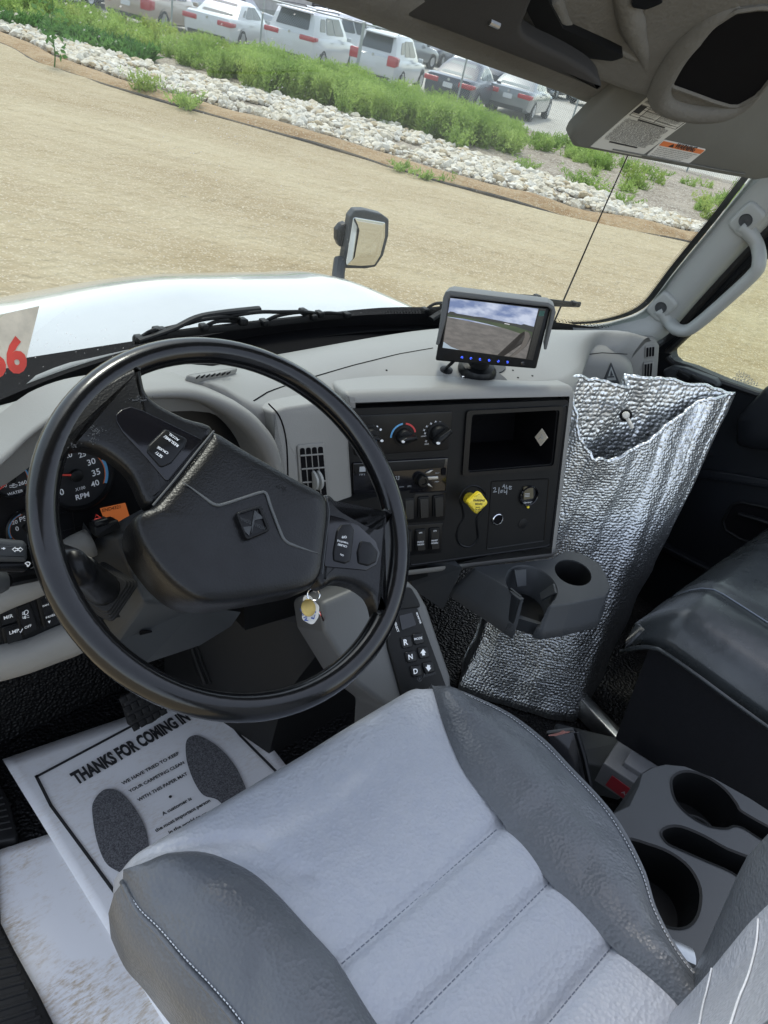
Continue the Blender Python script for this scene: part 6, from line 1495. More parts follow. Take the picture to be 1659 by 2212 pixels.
mb.loft([[np.mean(inn[0], 0) + (p_ - np.mean(inn[0], 0)) * .04 for p_ in inn[0]], floor_, mid_] + inn, cap0=True, cap1=False); obj('inner_foil', mb, M_foili, fb, angle=180)
mb = MB(); mb.tube([(a_ + b_) / 2 + A(0, 0, .001) for a_, b_ in zip(rows[-1], inn[-1])], .0042, 6, closed=True); obj('taped_rim', mb, M_foili, fb, angle=180)
pc = atZ(1352, 897, .62); pc = atD(1352, 897, 1.50)
mb = MB(); NP = Pl(pc, nrm(CAM - pc), (1, 0, 0)); mb.lathe(NP, [(.013, -.02), (.013, .0), (.011, .003), (.009, .002)], 20); obj('grommet', mb, M_blk, fb)
mb = MB(); mb.lathe(NP, [(.008, -.01), (.0075, .012), (.006, .016), (.0005, .017)], 16); mb.tube([NP.w(0, -.004, .006), NP.w(.002, -.018, .01), NP.w(.003, -.028, .004)], .004, 8); o = obj('drain_spigot', mb, pm('milky plastic', (.62, .60, .54), .4), fb); 
# flap of foil hanging behind the bag at its right
mb = MB(); mb.loft([[A(.45, -.02, .08), A(.62, -.03, .30), A(.74, -.05, .62), A(.70, .02, .62), A(.55, .04, .30), A(.45, .04, .08)], [A(.46, -.10, .08), A(.52, -.13, .30), A(.64, -.10, .66), A(.66, -.05, .66), A(.60, -.04, .30), A(.46, -.04, .08)]]); 

# ---------------------------------------------------------------- camera monitor on its foot
mc = atD(1067, 712, 1.29)
_mv = CAM - mc; MN = Pl(mc, nrm(A(_mv[0], _mv[1], _mv[2] * .52)), (1, -.75, 0))
mo = thing('camera_monitor', 'small camera monitor with a grey sunshade on a stalk on top of the dashboard', 'monitor', atZ(1030, 806, .765))
face_ = [(940, 778), (962, 640), (972, 632), (1186, 652), (1197, 662), (1194, 690), (1178, 752), (1166, 756), (1158, 797)]
mb = MB(); mb.prism(MN, rpoly(MN.L([(940, 779), (964, 640), (1190, 664), (1158, 797)]), .004, 4), -.026, .0, .003, 3); obj('case', mb, M_blk2, mo, angle=60)
so = rpoly(MN.L([(943, 742), (949, 712), (959, 640), (964, 628), (975, 625), (1184, 651), (1197, 660), (1200, 672), (1194, 696), (1180, 752), (1174, 752), (1187, 692), (1191, 668), (1183, 661), (975, 638), (970, 645), (964, 690), (950, 742)]), .002, 2)
mb = MB(); mb.prism(MN, so, -.055, .016, .002, 2); obj('sunshade', mb, M_dashlow, mo, angle=50)
# the screen: a live picture of a yard (it glows)
def em_mat(name, col, st, var=None):
    m = bpy.data.materials.new(name); m.use_nodes = True; nt = m.node_tree; b = nt.nodes['Principled BSDF']; b.inputs['Base Color'].default_value = (.01, .01, .01, 1); b.inputs['Roughness'].default_value = .2
    b.inputs['Emission Strength'].default_value = st * .42; b.inputs['Emission Color'].default_value = (*col, 1)
    if var:
        tc = nt.nodes.new('ShaderNodeTexCoord'); mp = nt.nodes.new('ShaderNodeMapping'); mp.inputs['Scale'].default_value = var[3]; nt.links.new(tc.outputs['Object'], mp.inputs[0])
        n = nt.nodes.new('ShaderNodeTexNoise'); n.inputs['Scale'].default_value = var[0]; n.inputs['Detail'].default_value = 7; nt.links.new(mp.outputs[0], n.inputs['Vector'])
        r = nt.nodes.new('ShaderNodeValToRGB'); r.color_ramp.elements[0].position = var[2][0]; r.color_ramp.elements[1].position = var[2][1]; r.color_ramp.elements[0].color = (*col, 1); r.color_ramp.elements[1].color = (*var[1], 1)
        nt.links.new(n.outputs['Fac'], r.inputs['Fac']); nt.links.new(r.outputs['Color'], b.inputs['Emission Color'])
    return m
S = [(956, 751), (973, 644), (1163, 667), (1136, 775)]
def sq(s, t):                       # s right, t up on the screen
    bl_, tl_, tr_, br_ = [A(*x) for x in S]; return tuple((bl_ * (1 - t) + tl_ * t) * (1 - s) + (br_ * (1 - t) + tr_ * t) * s)
def patch(name, pts, mat, z, parent): 
    mb = MB(); mb.prism(MN, MN.L([sq(*x) for x in pts], z), z - .0005, z); return obj(name, mb, mat, parent)
scr = patch('screen', [(-.01, -.01), (1.01, -.01), (1.01, 1.01), (-.01, 1.01)], M_gloss, .0015, mo)
patch('picture_sky', [(0, .55), (1, .50), (1, 1), (0, 1)], em_mat('screen sky', (.12, .17, .33), 1, (26, (.46, .51, .64), (.40, .62), (1, 1, 2.4))), .0022, scr)
patch('picture_yard', [(0, 0), (1, 0), (1, .50), (0, .62)], em_mat('screen yard', (.085, .080, .078), 1, (60, (.135, .125, .12), (.35, .65), (1, 1, 3))), .0026, scr)
patch('picture_field', [(0, .625), (.2, .625), (.45, .585), (.7, .53), (.93, .455), (1, .44), (1, .60), (.8, .625), (.5, .655), (.25, .675), (0, .70)], em_mat('screen field', (.018, .034, .010), 1, (30, (.03, .05, .014), (.4, .6), (1, 1, 4))), .0029, scr)
patch('picture_trees', [(0, .68), (.08, .665), (.3, .655), (.6, .63), (.8, .60), (1, .53), (1, .64), (.93, .655), (.88, .67), (.85, .645), (.8, .655), (.7, .66), (.6, .675), (.5, .685), (.4, .70), (.3, .695), (.2, .705), (.1, .71), (.06, .735), (.02, .735), (0, .70)], em_mat('screen trees', (.010, .012, .012), 1), .0031, scr)
patch('picture_mirror_arm', [(.66, .0), (.74, .0), (.84, .22), (.90, .44), (.94, .50), (.985, .50), (1.0, .42), (.97, .25), (.88, .06), (.84, 0), (.80, 0), (.90, .20), (.93, .40), (.90, .52), (.86, .46), (.80, .25)], em_mat('screen arm', (.035, .033, .032), 1), .0033, scr)
patch('picture_arm_light', [(.84, 0), (.88, .06), (.965, .26), (.985, .44), (.955, .52), (.91, .535), (.925, .42), (.905, .20), (.81, .0)], em_mat('screen arm light', (.085, .075, .068), 1), .0035, scr)
patch('picture_bonnet', [(0, .0), (.2, .0), (.10, .035), (0, .12)], em_mat('screen bonnet', (.30, .37, .44), 1), .0034, scr)
patch('picture_house', [(.66, .625), (.72, .617), (.72, .632), (.66, .64)], em_mat('screen house', (.5, .5, .52), 1), .0036, scr)
patch('side_strip', [(1.015, -.01), (1.085, -.01), (1.085, 1.01), (1.015, 1.01)], M_gloss, .0012, mo)
patch('sticker', [(1.02, .86), (1.08, .87), (1.08, .975), (1.02, .965)], pm('green sticker', (.03, .11, .09), .5), .0022, mo)
mbl = em_mat('blue key light', (.05, .12, 1.0), 1.6)
for k in range(6):
    u, v = 998 + 19.6 * k, 772 + 2.0 * k
    mb = MB(); c = MN.l(u, v, .001); mb.lathe(MN, [(.0042, .0), (.0042, .0012), (.0036, .0018), (.0005, .0018)], 16, c); bt = obj('button', mb, M_blk, mo)
    mb = MB(); mb.tube([MN.w(c[0] + .0016 * math.cos(t), c[1] + .0016 * math.sin(t), .0022) for t in np.linspace(-1.0 + k, 4.0 + k, 10)], .00055, 4); mb.tube([MN.w(c[0], c[1] + .0004, .0022), MN.w(c[0], c[1] + .0022, .0022)], .0005, 4); obj('button_light', mb, mbl, bt, fix=False)
mb = MB(); mb.lathe(MN, [(.0035, 0), (.0035, .001), (.001, .0014)], 12, MN.l(1129, 785, .0)); obj('sensor', mb, M_gloss, mo)
# stalk, base disc, mounting plate with screws, cable
_bp, _bn = on_deck(1030, 806); BPL = Pl(_bp, _bn, (1, -.4, 0))
mb = MB(); mb.lathe(BPL, [(.036, .003), (.036, .007), (.030, .016), (.020, .019), (.019, .024), (.017, .05), (.016, .06)], 28, BPL.l(1030, 800, .003)); obj('base', mb, M_blk2, mo)
mb = MB(); pl_ = cat([(1003, 810), (1010, 800), (1030, 792), (1062, 790), (1092, 792), (1086, 802), (1078, 806), (1092, 818), (1101, 832), (1090, 838), (1072, 832), (1055, 818), (1035, 812), (1018, 820), (1003, 822), (994, 818)], 3, True)
mb.prism(BPL, BPL.L(pl_, .002), .0, .003); mp_ = obj('mounting_plate', mb, M_char, mo, angle=30)
for u, v in ((1003, 816), (1087, 832)):
    mb = MB(); mb.lathe(BPL, [(.005, .003), (.0045, .005), (.002, .006), (.0005, .006)], 12, BPL.l(u, v, .003)); obj('screw', mb, M_chrome, mp_)
mb = MB(); mb.tube(resample(cat([BPL.h(962, 800, .004), BPL.h(966, 793, .010), BPL.h(972, 788, .03), MN.h(985, 775, -.02)], 4), 14), .003, 8); mb.lathe(BPL, [(.012, .0), (.012, .003), (.006, .005), (.003, .006)], 16, BPL.l(964, 800, .001)); obj('cable', mb, M_blk, mo)
dot_m = M_blk
for k, (u, v) in enumerate(((861, 823), (1108, 800), (1119, 816), (1150, 812), (1165, 830), (1180, 832), (835, 800))):
    c, cn = on_deck(u, v); mb = MB(); mb.lathe(Pl(c, cn, (1, 0, 0)), [(.0020, -.004), (.0020, .0006), (.0008, .0009)], 8); obj('screw_hole', mb, M_recess, dash)
# windscreen sticker with red numerals, lower left
ST = Pl(atD(30, 740, .98), nrm(A(-.05, -.82, .56)), nrm(A(1, -.0, -.0)))
stk = thing('price_sticker', 'cream sticker with large red numerals stuck inside the left of the windscreen', 'sticker', ST.O)
mb = MB(); mb.prism(ST, ST.L([(-160, 715), (85, 661), (54, 786), (-160, 836)]), -.001, .0005); obj('sheet', mb, M_beigeP, stk)
mb = MB(); put_text(mb, '6', ST, (18, 807), (61, 797), h=1.62, bold=.045, z=.0006, off=.0005, slant=.25); put_text(mb, '6', ST, (-27, 817), (16, 807), h=1.62, bold=.045, z=.0006, off=.0005, slant=.25); obj('numeral', mb, pm('red sticker ink', (.62, .055, .035), .5, var=(30, .25)), stk, fix=False)

# ---------------------------------------------------------------- driver's seat
seat = thing('driver_seat', 'light and dark grey vinyl driver seat with stitched panels and raised side bolsters', 'seat', (-.41, -.38, .0))
def ztop(x, y, pil=True):
    """height of the light cushion panel"""
    z = .492
    f = max(0, y + .205); z -= 2.6 * f * f + 16 * max(0, y + .152) ** 2 * 2
    b = max(0, abs(x + .414) - .20); z -= 1.2 * b * b
    for ys in (-.365, -.448, -.536, -.625):
        d = (y - ys - .05 * (x + .41) * .25) / .007; z -= .0050 * math.exp(-d * d) * pil
    seg = [(-.365, -.448), (-.448, -.536), (-.536, -.625)]
    for a_, b_ in seg:
        if b_ < y < a_: z += .006 * math.sin(math.pi * (y - b_) / (a_ - b_)) ** .6 * pil
    if y > -.365: z += .006 * min(1, (y + .365) / .05) ** .6 if pil else .004
    sl = float(np.interp(-y, [.15, .166, .186, .216, .241, .275, .315, .373, .44, .7], [-.66, -.612, -.585, -.565, -.554, -.547, -.543, -.538, -.542, -.548]))
    sr = float(np.interp(-y, [.152, .172, .208, .25, .29, .353, .448, .536, .622, .7], [-.19, -.205, -.228, -.25, -.266, -.276, -.29, -.29, -.284, -.28]))
    o_ = max(sl - .010 - x, x - sr - .010, 0); z -= min(.030, o_ * 1.6)
    # creases by the left bolster and general unevenness
    z += .0035 * mnoise.noise(Vector((x * 9, y * 9, 1.7)))
    d = ((x + .575) * .8 + (y + .19) * .9 + .02 * math.sin(y * 40)); z -= .006 * math.exp(-(d / .010) ** 2) * (1 if y > -.30 and x < -.50 else 0)
    d = ((x + .535) * 1.0 + (y + .25) * .45); z -= .005 * math.exp(-(d / .009) ** 2) * max(0, 1 - abs(y + .24) / .09)
    return z
LPX = ((-.150, -.655), (-.175, -.657), (-.195, -.657), (-.223, -.652), (-.267, -.647), (-.301, -.641), (-.347, -.635), (-.40, -.633), (-.47, -.635), (-.54, -.638), (-.60, -.641), (-.70, -.643))
RPX = ((-.149, -.192), (-.165, -.170), (-.204, -.153), (-.256, -.137), (-.311, -.135), (-.362, -.141), (-.44, -.153), (-.505, -.185), (-.545, -.219), (-.60, -.243), (-.70, -.247))
def side_x(tab, y): return float(np.interp(-y, [-q[0] for q in tab], [q[1] for q in tab]))
ys_ = np.linspace(-.70, -.116, 150)
Pg = []
for y in ys_:
    xl, xr = side_x(LPX, y), side_x(RPX, y)
    row = [(xl - .002, y, .36)]
    for s_ in np.linspace(0, 1, 120):
        x = xl + (xr - xl) * s_; e = min(x - xl, xr - x)
        row.append((x, y, ztop(x, y) - .014 * math.exp(-(e / .012) ** 2)))
    row.append((xr + .002, y, .36)); Pg.append(row)
# roll the nose of the cushion down
nose = []
for k, (dy, dz) in enumerate(((.008, -.018), (.012, -.045), (.010, -.085), (.0, -.12))): nose.append([(p_[0], ys_[-1] + dy, max(.33, Pg[-1][i][2] + dz) if 0 < i < len(Pg[0]) - 1 else .33) for i, p_ in enumerate(Pg[-1])])
mb = MB(); mb.grid(Pg + nose); obj('cushion', mb, M_seatL, seat, angle=180)
# quilting stitches
for ys in (-.365, -.448, -.536):
    mb = MB(); x = -.546
    while x < -.285:
        p0, p1 = A(x, ys + .05 * (x + .41) * .25, 0), A(x + .0042, ys + .05 * (x + .4142) * .25, 0)
        for q_ in (p0, p1): q_[2] = ztop(q_[0], q_[1]) + .0008
        mb.tube([p0, p1], .0007, 4); x += .0066
    o = obj('stitching', mb, M_tdark, seat, angle=0, fix=False); o['kind'] = 'stuff'
# bolsters: strip lofts between the seam on the cushion and the piping on the outside
def bolster(seam, pipe, side, bulge, z_pipe):
    n = 60; S_, P_ = resample(cat(seam, 6), n), resample(cat(pipe, 6), n); rows = []
    for i, (a_, b_) in enumerate(zip(S_, P_)):
        t = i / (n - 1); az = ztop(a_[0], a_[1], False) + .0035; bz = z_pipe(t); w = np.linalg.norm(b_[:2] - a_[:2]); bl_ = bulge * min(1, w / .06)
        row = []
        for s in np.linspace(0, 1, 14):
            p_ = a_ * (1 - s) + b_ * s; z = az * (1 - s) + bz * s + bl_ * math.sin(math.pi * s ** .85) ** .9 + .0022 * mnoise.noise(Vector((p_[0] * 22, p_[1] * 22, 3))) * math.sin(math.pi * s) - .0045 * max(0, .22 - abs(mnoise.noise(Vector((p_[0] * 13, p_[1] * 9, 7))))) / .22 * math.sin(math.pi * s)
            row.append(A(p_[0], p_[1], z))
        rows.append(row)
    mb = MB(); mb.grid(rows); o = obj('bolster', mb, M_seatD, seat, angle=180)
    edge = [r_[-1] for r_ in rows]
    mb = MB(); mb.tube([p_ + A(0, 0, .002) for p_ in edge], .0034, 8); obj('piping', mb, M_seatD, seat, angle=180)
    out = []
    for i, p_ in enumerate(edge):
        q_ = []
        for k, (dx, dz) in enumerate(((0, -.001), (.010, -.012), (.018, -.045), (.018, -.10), (.004, -.15))): q_.append(p_ + A(side * dx, 0, dz))
        out.append(q_)
    mb = MB(); mb.grid(out); obj('side_panel', mb, M_seatD, seat, angle=180)
    mb = MB()
    for i in range(2, n - 2):
        for f in (0.15, .65):
            a_ = rows[i][-2] * .45 + rows[i][-1] * .55; b_ = rows[i + 1][-2] * .45 + rows[i + 1][-1] * .55 if i + 1 < n else a_
            p0, p1 = a_ + (b_ - a_) * f, a_ + (b_ - a_) * (f + .3); mb.tube([p0 + A(0, 0, .0022), p1 + A(0, 0, .0022)], .0006, 4)
    o = obj('stitching', mb, M_thread, seat, angle=0, fix=False); o['kind'] = 'stuff'
    return rows
ls = [A(*p_, 0) for p_ in ((-.660, -.150), (-.640, -.158), (-.612, -.166), (-.585, -.186), (-.565, -.216), (-.554, -.241), (-.547, -.275), (-.543, -.315), (-.538, -.373), (-.542, -.44), (-.546, -.54), (-.548, -.66))]
lp = [A(*p_, 0) for p_ in ((-.662, -.150), (-.664, -.175), (-.664, -.195), (-.659, -.223), (-.654, -.267), (-.648, -.301), (-.642, -.347), (-.640, -.40), (-.642, -.47), (-.645, -.54), (-.648, -.60), (-.650, -.68))]
bolster(ls, lp, -1, .026, lambda t: .468 + .012 * min(1, t * 3))
rs_ = [A(*p_, 0) for p_ in ((-.190, -.152), (-.205, -.172), (-.228, -.208), (-.250, -.25), (-.266, -.290), (-.276, -.353), (-.290, -.448), (-.290, -.536), (-.284, -.622), (-.280, -.68))]
rp2 = [A(*p_, 0) for p_ in ((-.186, -.149), (-.164, -.165), (-.146, -.204), (-.130, -.256), (-.128, -.311), (-.134, -.362), (-.146, -.44), (-.178, -.505), (-.212, -.545), (-.236, -.60), (-.24, -.68))]
bolster(rs_, rp2, 1, .024, lambda t: .474 + .014 * min(1, t * 3))
# backrest: reclined slab whose right wing shows at the corner of the picture
def back_sec(z):
    t = (z - .42) / .62; y0 = -.637 - .05 * (z - .46); g_ = .35 + .65 * max(0, min(1, (z - .44) / .22))
    pts = []
    for x, dy in ((-.665, -.085), (-.672, -.03), (-.655, .028), (-.62, .048), (-.575, .036), (-.545, .010), (-.52, .006), (-.47, .010), (-.42, .012), (-.36, .010), (-.325, .006), (-.300, .012), (-.262, .046), (-.222, .066), (-.196, .050), (-.183, .010), (-.19, -.05), (-.23, -.10), (-.42, -.115), (-.62, -.10)):
        pts.append((x, y0 + (dy * g_ if dy > 0 else dy), z))
    return pts
secs = [cat(back_sec(z), 3, True) for z in np.linspace(.40, 1.02, 22)]
mb = MB(); mb.loft(secs); bk_ = obj('backrest', mb, M_seatD, seat, angle=180)
# light insert on the backrest with its pale welts
ins = []
for z in np.linspace(.43, 1.0, 40):
    t = (z - .43) / .57; y0 = -.637 - .05 * (z - .46); g_ = .35 + .65 * max(0, min(1, (z - .44) / .22))
    xr = -.281; xl = -.842 - xr
    row = []
    for s in np.linspace(0, 1, 18):
        x = xl + (xr - xl) * s; e = min(s, 1 - s)
        e2 = max(0, 1 - (xr - x) / .05); yb = .016 + g_ * .022 * e2 ** 2 + g_ * .03 * math.exp(-((x + .62) / .045) ** 2)
        row.append((x, y0 + yb + .006 - .010 * math.exp(-(e / .03) ** 2), z))
    ins.append(row)
mb = MB(); mb.grid(ins); obj('back_insert', mb, M_seatL, seat, angle=180)
_bv2 = BVHTree.FromPolygons([Vector(v) for v in mb.v], mb.f)
for ln in ([(1541, 2078), (1540, 2095), (1530, 2140), (1520, 2180), (1512, 2230)], [(1641, 1988), (1637, 2040), (1620, 2110), (1600, 2160), (1578, 2230)]):
    pts = []
    for u, v in resample(cat(ln, 4), 20):
        h = _bv2.ray_cast(Vector(CAM), Vector(ray(u, v)))
        if h[0]: pts.append(A(*h[0]) + A(0, .0015, 0))
    if len(pts) > 3: g = MB(); g.tube(pts, .0009, 6); obj('welt', g, pm('pale welt', (.50, .52, .55), .7), seat, angle=180)
# pedestal under the cushion
mb = MB(); mb.box((-.41, -.40, .18), (.38, .40, .34), bev=.03); obj('pedestal', mb, M_rub, seat)
mb = MB(); SBP = Pl(A(-.235, -.575, .44), (.2, .2, 1), (1, 0, 0)); mb.tube([(-.23, -.555, .455), (-.205, -.575, .45), (-.185, -.60, .44)], .012, 10, flat=.5); obj('adjuster_tab', mb, M_steel, seat)

# ---------------------------------------------------------------- passenger bench
pb = thing('passenger_bench', 'charcoal vinyl passenger bench cushion with piped edge over a black base box', 'seat', (.6, -.55, 0))
fx = lambda t: .302 + .0 * t
def pb_top(x, y): return .455 + .030 * min(1, max(0, (x - .30) / .10)) ** .5 - .30 * max(0, y + .29) ** 1.4 * 3 + .004 * mnoise.noise(Vector((x * 8, y * 8, 2)))
rows = []
for y in np.linspace(-1.0, -.222, 60):
    row = [(.345, y, .398), (.318, y, .410)]
    zf = pb_top(.30, y) 
    for x in np.r_[np.linspace(.302, .37, 10), np.linspace(.375, .93, 30)]:
        e = max(0, (.355 - x) / .053); d = math.exp(-((x - .455) / .010) ** 2) * .007 + math.exp(-((x - .70) / .010) ** 2) * .007
        f = max(0, y + .30) / .078
        row.append((x, y - .0, pb_top(x, y) - .05 * e ** 2.2 - d - .045 * min(1, f) ** 2.2))
    rows.append(row)
lst = rows[-1]
for dy, dz in ((.006, -.03), (.008, -.07), (.0, -.12)): rows.append([(p_[0] + (.012 if i < 6 else 0), lst[0][1] + dy - (.010 * max(0, 5 - i) / 5), min(p_[2], max(.398, p_[2] + dz))) for i, p_ in enumerate(lst)])
mb = MB(); mb.grid(rows); obj('cushion', mb, M_pass, pb, angle=180)
mb = MB(); mb.tube([(.3025, y, pb_top(.30, y) - .05 - .045 * min(1, max(0, y + .30) / .078) ** 2.2) for y in np.linspace(-1.0, -.224, 40)], .0045, 8); obj('piping', mb, M_pass, pb, angle=180)
mb = MB(); mb.tube([(.455, y, pb_top(.455, y) - .0045 - .045 * min(1, max(0, y + .30) / .078) ** 2.2) for y in np.linspace(-1.0, -.224, 40)], .0014, 6); obj('seam', mb, M_tdark, pb, angle=180)
mb = MB(); mb.loft([[(.365, -1.0, .0), (.93, -1.0, .0), (.93, -.28, .0), (.365, -.28, .0)], [(.352, -1.0, .41), (.93, -1.0, .41), (.93, -.25, .41), (.352, -.25, .41)]]); obj('base_box', mb, pm('black carpet', (.008, .009, .013), .9, bump=(400, .5, .002)), pb)
BX = Pl(A(.372, -.5, .2), (-1, 0, .04), (0, -1, 0)); mb = MB(); mb.lathe(BX, [(.010, -.005), (.010, .004), (.006, .005), (.006, .009), (.0005, .0095)], 6, BX.l(1577, 1519)); obj('bolt', mb, M_steel, pb)

# ---------------------------------------------------------------- floor console with cup wells between the seats
FZ = .385
FC = Pl((.0, -.5, FZ), (0, 0, 1), (1, 0, 0))
cs = thing('floor_console', 'charcoal floor console with two round wells and a slot between the seats', 'floor console', (.05, -.52, .1))
co = [(1308, 1772), (1330, 1756), (1360, 1742), (1380, 1700), (1388, 1672), (1412, 1658), (1440, 1652), (1480, 1656), (1540, 1680), (1620, 1725), (1720, 1790), (1900, 2000), (1800, 2350), (1600, 2400), (1480, 2300), (1430, 2100), (1400, 1900), (1340, 1810)]
q = rpoly(FC.L(co), .008, 3)
w1 = cat([(1450, 1690), (1462, 1672), (1490, 1667), (1530, 1680), (1566, 1706), (1590, 1736), (1600, 1752), (1640, 1776), (1690, 1806), (1680, 1830), (1642, 1812), (1608, 1790), (1586, 1784), (1568, 1790), (1530, 1784), (1490, 1762), (1460, 1730)], 3, True)
w2 = cat([(1428, 1800), (1440, 1788), (1470, 1786), (1520, 1806), (1570, 1834), (1650, 1870), (1640, 1920), (1580, 1884), (1530, 1862), (1480, 1840), (1442, 1822)], 3, True)
w3 = cat([(1352, 1818), (1400, 1824), (1450, 1844), (1490, 1876), (1512, 1920), (1510, 1966), (1494, 1996), (1466, 2006), (1430, 1996), (1390, 1960), (1360, 1900)], 3, True)
mb = MB(); mb.holes(FC, q, [FC.L(w1), FC.L(w2), FC.L(w3)], -.006, 0); obj('top', mb, M_char, cs, angle=30)
for w in (w1, w2, w3):
    h_ = ccw(FC.L(w)); mb = MB(); mb.loft([[FC.w(x, y, .0015) for x, y in inset(h_, -.002)], [FC.w(x, y, .0) for x, y in inset(h_, .0015)], [FC.w(x, y, -.07) for x, y in inset(h_, .004)]], cap0=False, cap1=True); obj('well', mb, M_blk, cs, angle=60)
mb = MB(); qq = ccw(q); mb.loft([[FC.w(x, y, 0) for x, y in qq], [FC.w(x, y, -.004) for x, y in inset(qq, -.003)], [FC.w(x, y, -.30) for x, y in inset(qq, -.02)], [FC.w(x, y, -.38) for x, y in inset(qq, -.02)]], cap0=False); obj('skirt', mb, M_char, cs, angle=60)
c = A(*FC.l(1540, 1755)); mb = MB(); mb.tube([FC.w(c[0] + .034 * math.cos(t), c[1] + .034 * math.sin(t), -.06) for t in np.linspace(0, 6.28, 30)[:-1]], .002, 6, closed=True); obj('well_step', mb, M_char, cs)

# box on the floor with a red label, and the buckle sleeve beside the seat
gb_ = Pl(atZ(1395, 1655, .16), nrm(A(-.10, -.10, 1)), nrm(A(.60, -.72, 0)))
wb = thing('relay_box', 'grey plastic box with a red label on the floor in front of the floor console', 'box', gb_.O)
bx_ = [(1297, 1668), (1340, 1608), (1430, 1672), (1392, 1724)]
tp = [(1312, 1660), (1340, 1610), (1450, 1690), (1410, 1735)]
c_ = [gb_.h(u, v) for u, v in ((1304, 1648), (1344, 1612), (1432, 1668), (1398, 1716))]
ex = nrm(c_[3] - c_[0]); ey = nrm(np.cross(A(0, 0, 1), ex)); GB2 = Pl(c_[0], A(0, 0, 1), ex)
mb = MB(); mb.prism(GB2, [(0, 0), (.15, 0), (.15, .075), (0, .075)], -.055, .0, .004, 3); bxo = obj('case', mb, pm('grey box plastic', (.13, .135, .145), .5, var=(30, .2)), wb, angle=60)
mb = MB(); mb.prism(GB2, rpoly([(.03, .02), (.10, .02), (.10, .06), (.03, .06)], .004), -.002, .012, .003, 3); obj('lid', mb, pm('grey box lid', (.15, .155, .165), .5), wb, angle=60)
mb = MB(); FL = Pl(c_[0], -ey, ex); mb.prism(FL, [(.025, -.046), (.14, -.046), (.14, -.014), (.025, -.014)], .0, .0015); rl = obj('red_label', mb, pm('red label', (.26, .02, .03), .5), wb)
mb = MB(); put_text(mb, 'AOV', FL, (.055, -.036), (.08, -.036), px=False, z=.0024, bold=.02); put_text(mb, '51', FL, (.10, -.038), (.118, -.038), px=False, z=.0024, bold=.02); obj('lettering', mb, M_grprint, rl, fix=False)
bs = thing('buckle_sleeve', 'black glossy buckle sleeve standing beside the right bolster of the driver seat', 'buckle sleeve', atX(1230, 1640, -.02))
SLp = Pl(atX(1225, 1620, .0), nrm(A(-.72, -.35, .6)), nrm(A(.5, -.86, 0)))
mb = MB(); mb.prism(SLp, rpoly(SLp.L([(1180, 1586), (1240, 1578), (1252, 1590), (1280, 1690), (1275, 1760), (1200, 1720)]), .004, 3), -.03, .0, .004, 3); obj('sleeve', mb, M_gloss, bs, angle=60)
mb = MB(); mb.tube([SLp.h(1246, 1582, .002), SLp.h(1262, 1636, .002), SLp.h(1276, 1700, .002)], .0045, 8); obj('edge', mb, M_blk2, bs)
mb = MB(); mb.prism(SLp, rpoly(SLp.L([(1180, 1588), (1215, 1580), (1236, 1579), (1200, 1588)], -.004), .001), -.012, .003); obj('red_tongue', mb, pm('faded red webbing', (.30, .13, .11), .7), bs)
# seat track and odds on the floor behind the bag
tr_ = thing('floor_bracket', 'dark steel bracket on the floor below the foil bag', 'bracket', atZ(1240, 1580, .05))
mb = MB(); mb.box(A(.30, -.26, .05), (.16, .09, .09), Matrix.Rotation(-.9, 3, 'Z'), .006); obj('block', mb, M_char, tr_, angle=60)
mb = MB(); mb.box(A(.42, -.26, .03), (.03, .26, .05), Matrix.Rotation(-.2, 3, 'Z'), .004); obj('rail', mb, M_steel, tr_, angle=60)

# ---------------------------------------------------------------- paper floor mats
def paper_mat(k=.85):
    m = pm('white paper', (.80, .80, .80), .75); nt = m.node_tree; b = nt.nodes['Principled BSDF']; tc = nt.nodes.new('ShaderNodeTexCoord')
    def nzn(sc, st, p0, p1, det=6):
        mp = nt.nodes.new('ShaderNodeMapping'); mp.inputs['Scale'].default_value = st; mp.inputs['Rotation'].default_value = (0, 0, .5); nt.links.new(tc.outputs['Object'], mp.inputs[0])
        n = nt.nodes.new('ShaderNodeTexNoise'); n.inputs['Scale'].default_value = sc; n.inputs['Detail'].default_value = det; n.inputs['Roughness'].default_value = .7; nt.links.new(mp.outputs[0], n.inputs[0])
        r = nt.nodes.new('ShaderNodeValToRGB'); r.color_ramp.elements[0].position = p0; r.color_ramp.elements[1].position = p1; nt.links.new(n.outputs['Fac'], r.inputs[0]); return r.outputs[0]
    a = nzn(6, (1, 1, 1), .46, .60); c = nzn(60, (1, 3.2, 1), .44, .62)
    mu = nt.nodes.new('ShaderNodeMath'); mu.operation = 'MULTIPLY'; nt.links.new(a, mu.inputs[0]); nt.links.new(c, mu.inputs[1])
    m2 = nt.nodes.new('ShaderNodeMath'); m2.operation = 'MULTIPLY'; m2.inputs[1].default_value = k; nt.links.new(mu.outputs[0], m2.inputs[0])
    mx = nt.nodes.new('ShaderNodeMix'); mx.data_type = 'RGBA'; nt.links.new(m2.outputs[0], mx.inputs['Factor']); mx.inputs['A'].default_value = (.80, .80, .81, 1); mx.inputs['B'].default_value = (.50, .40, .28, 1)
    nt.links.new(mx.outputs['Result'], b.inputs['Base Color']); return m
M_paper = paper_mat(.35); M_paper2 = paper_mat(.95)
M_print = pm('black mat print', (.022, .022, .024), .8)
M_foot = pm('speckled footprint print', (.05, .05, .055), .8, var=(420, .0, (.19, .19, .20)))
ZM = .012
FM = Pl((-.45, .2, ZM), (0, 0, 1), (1, 0, 0))
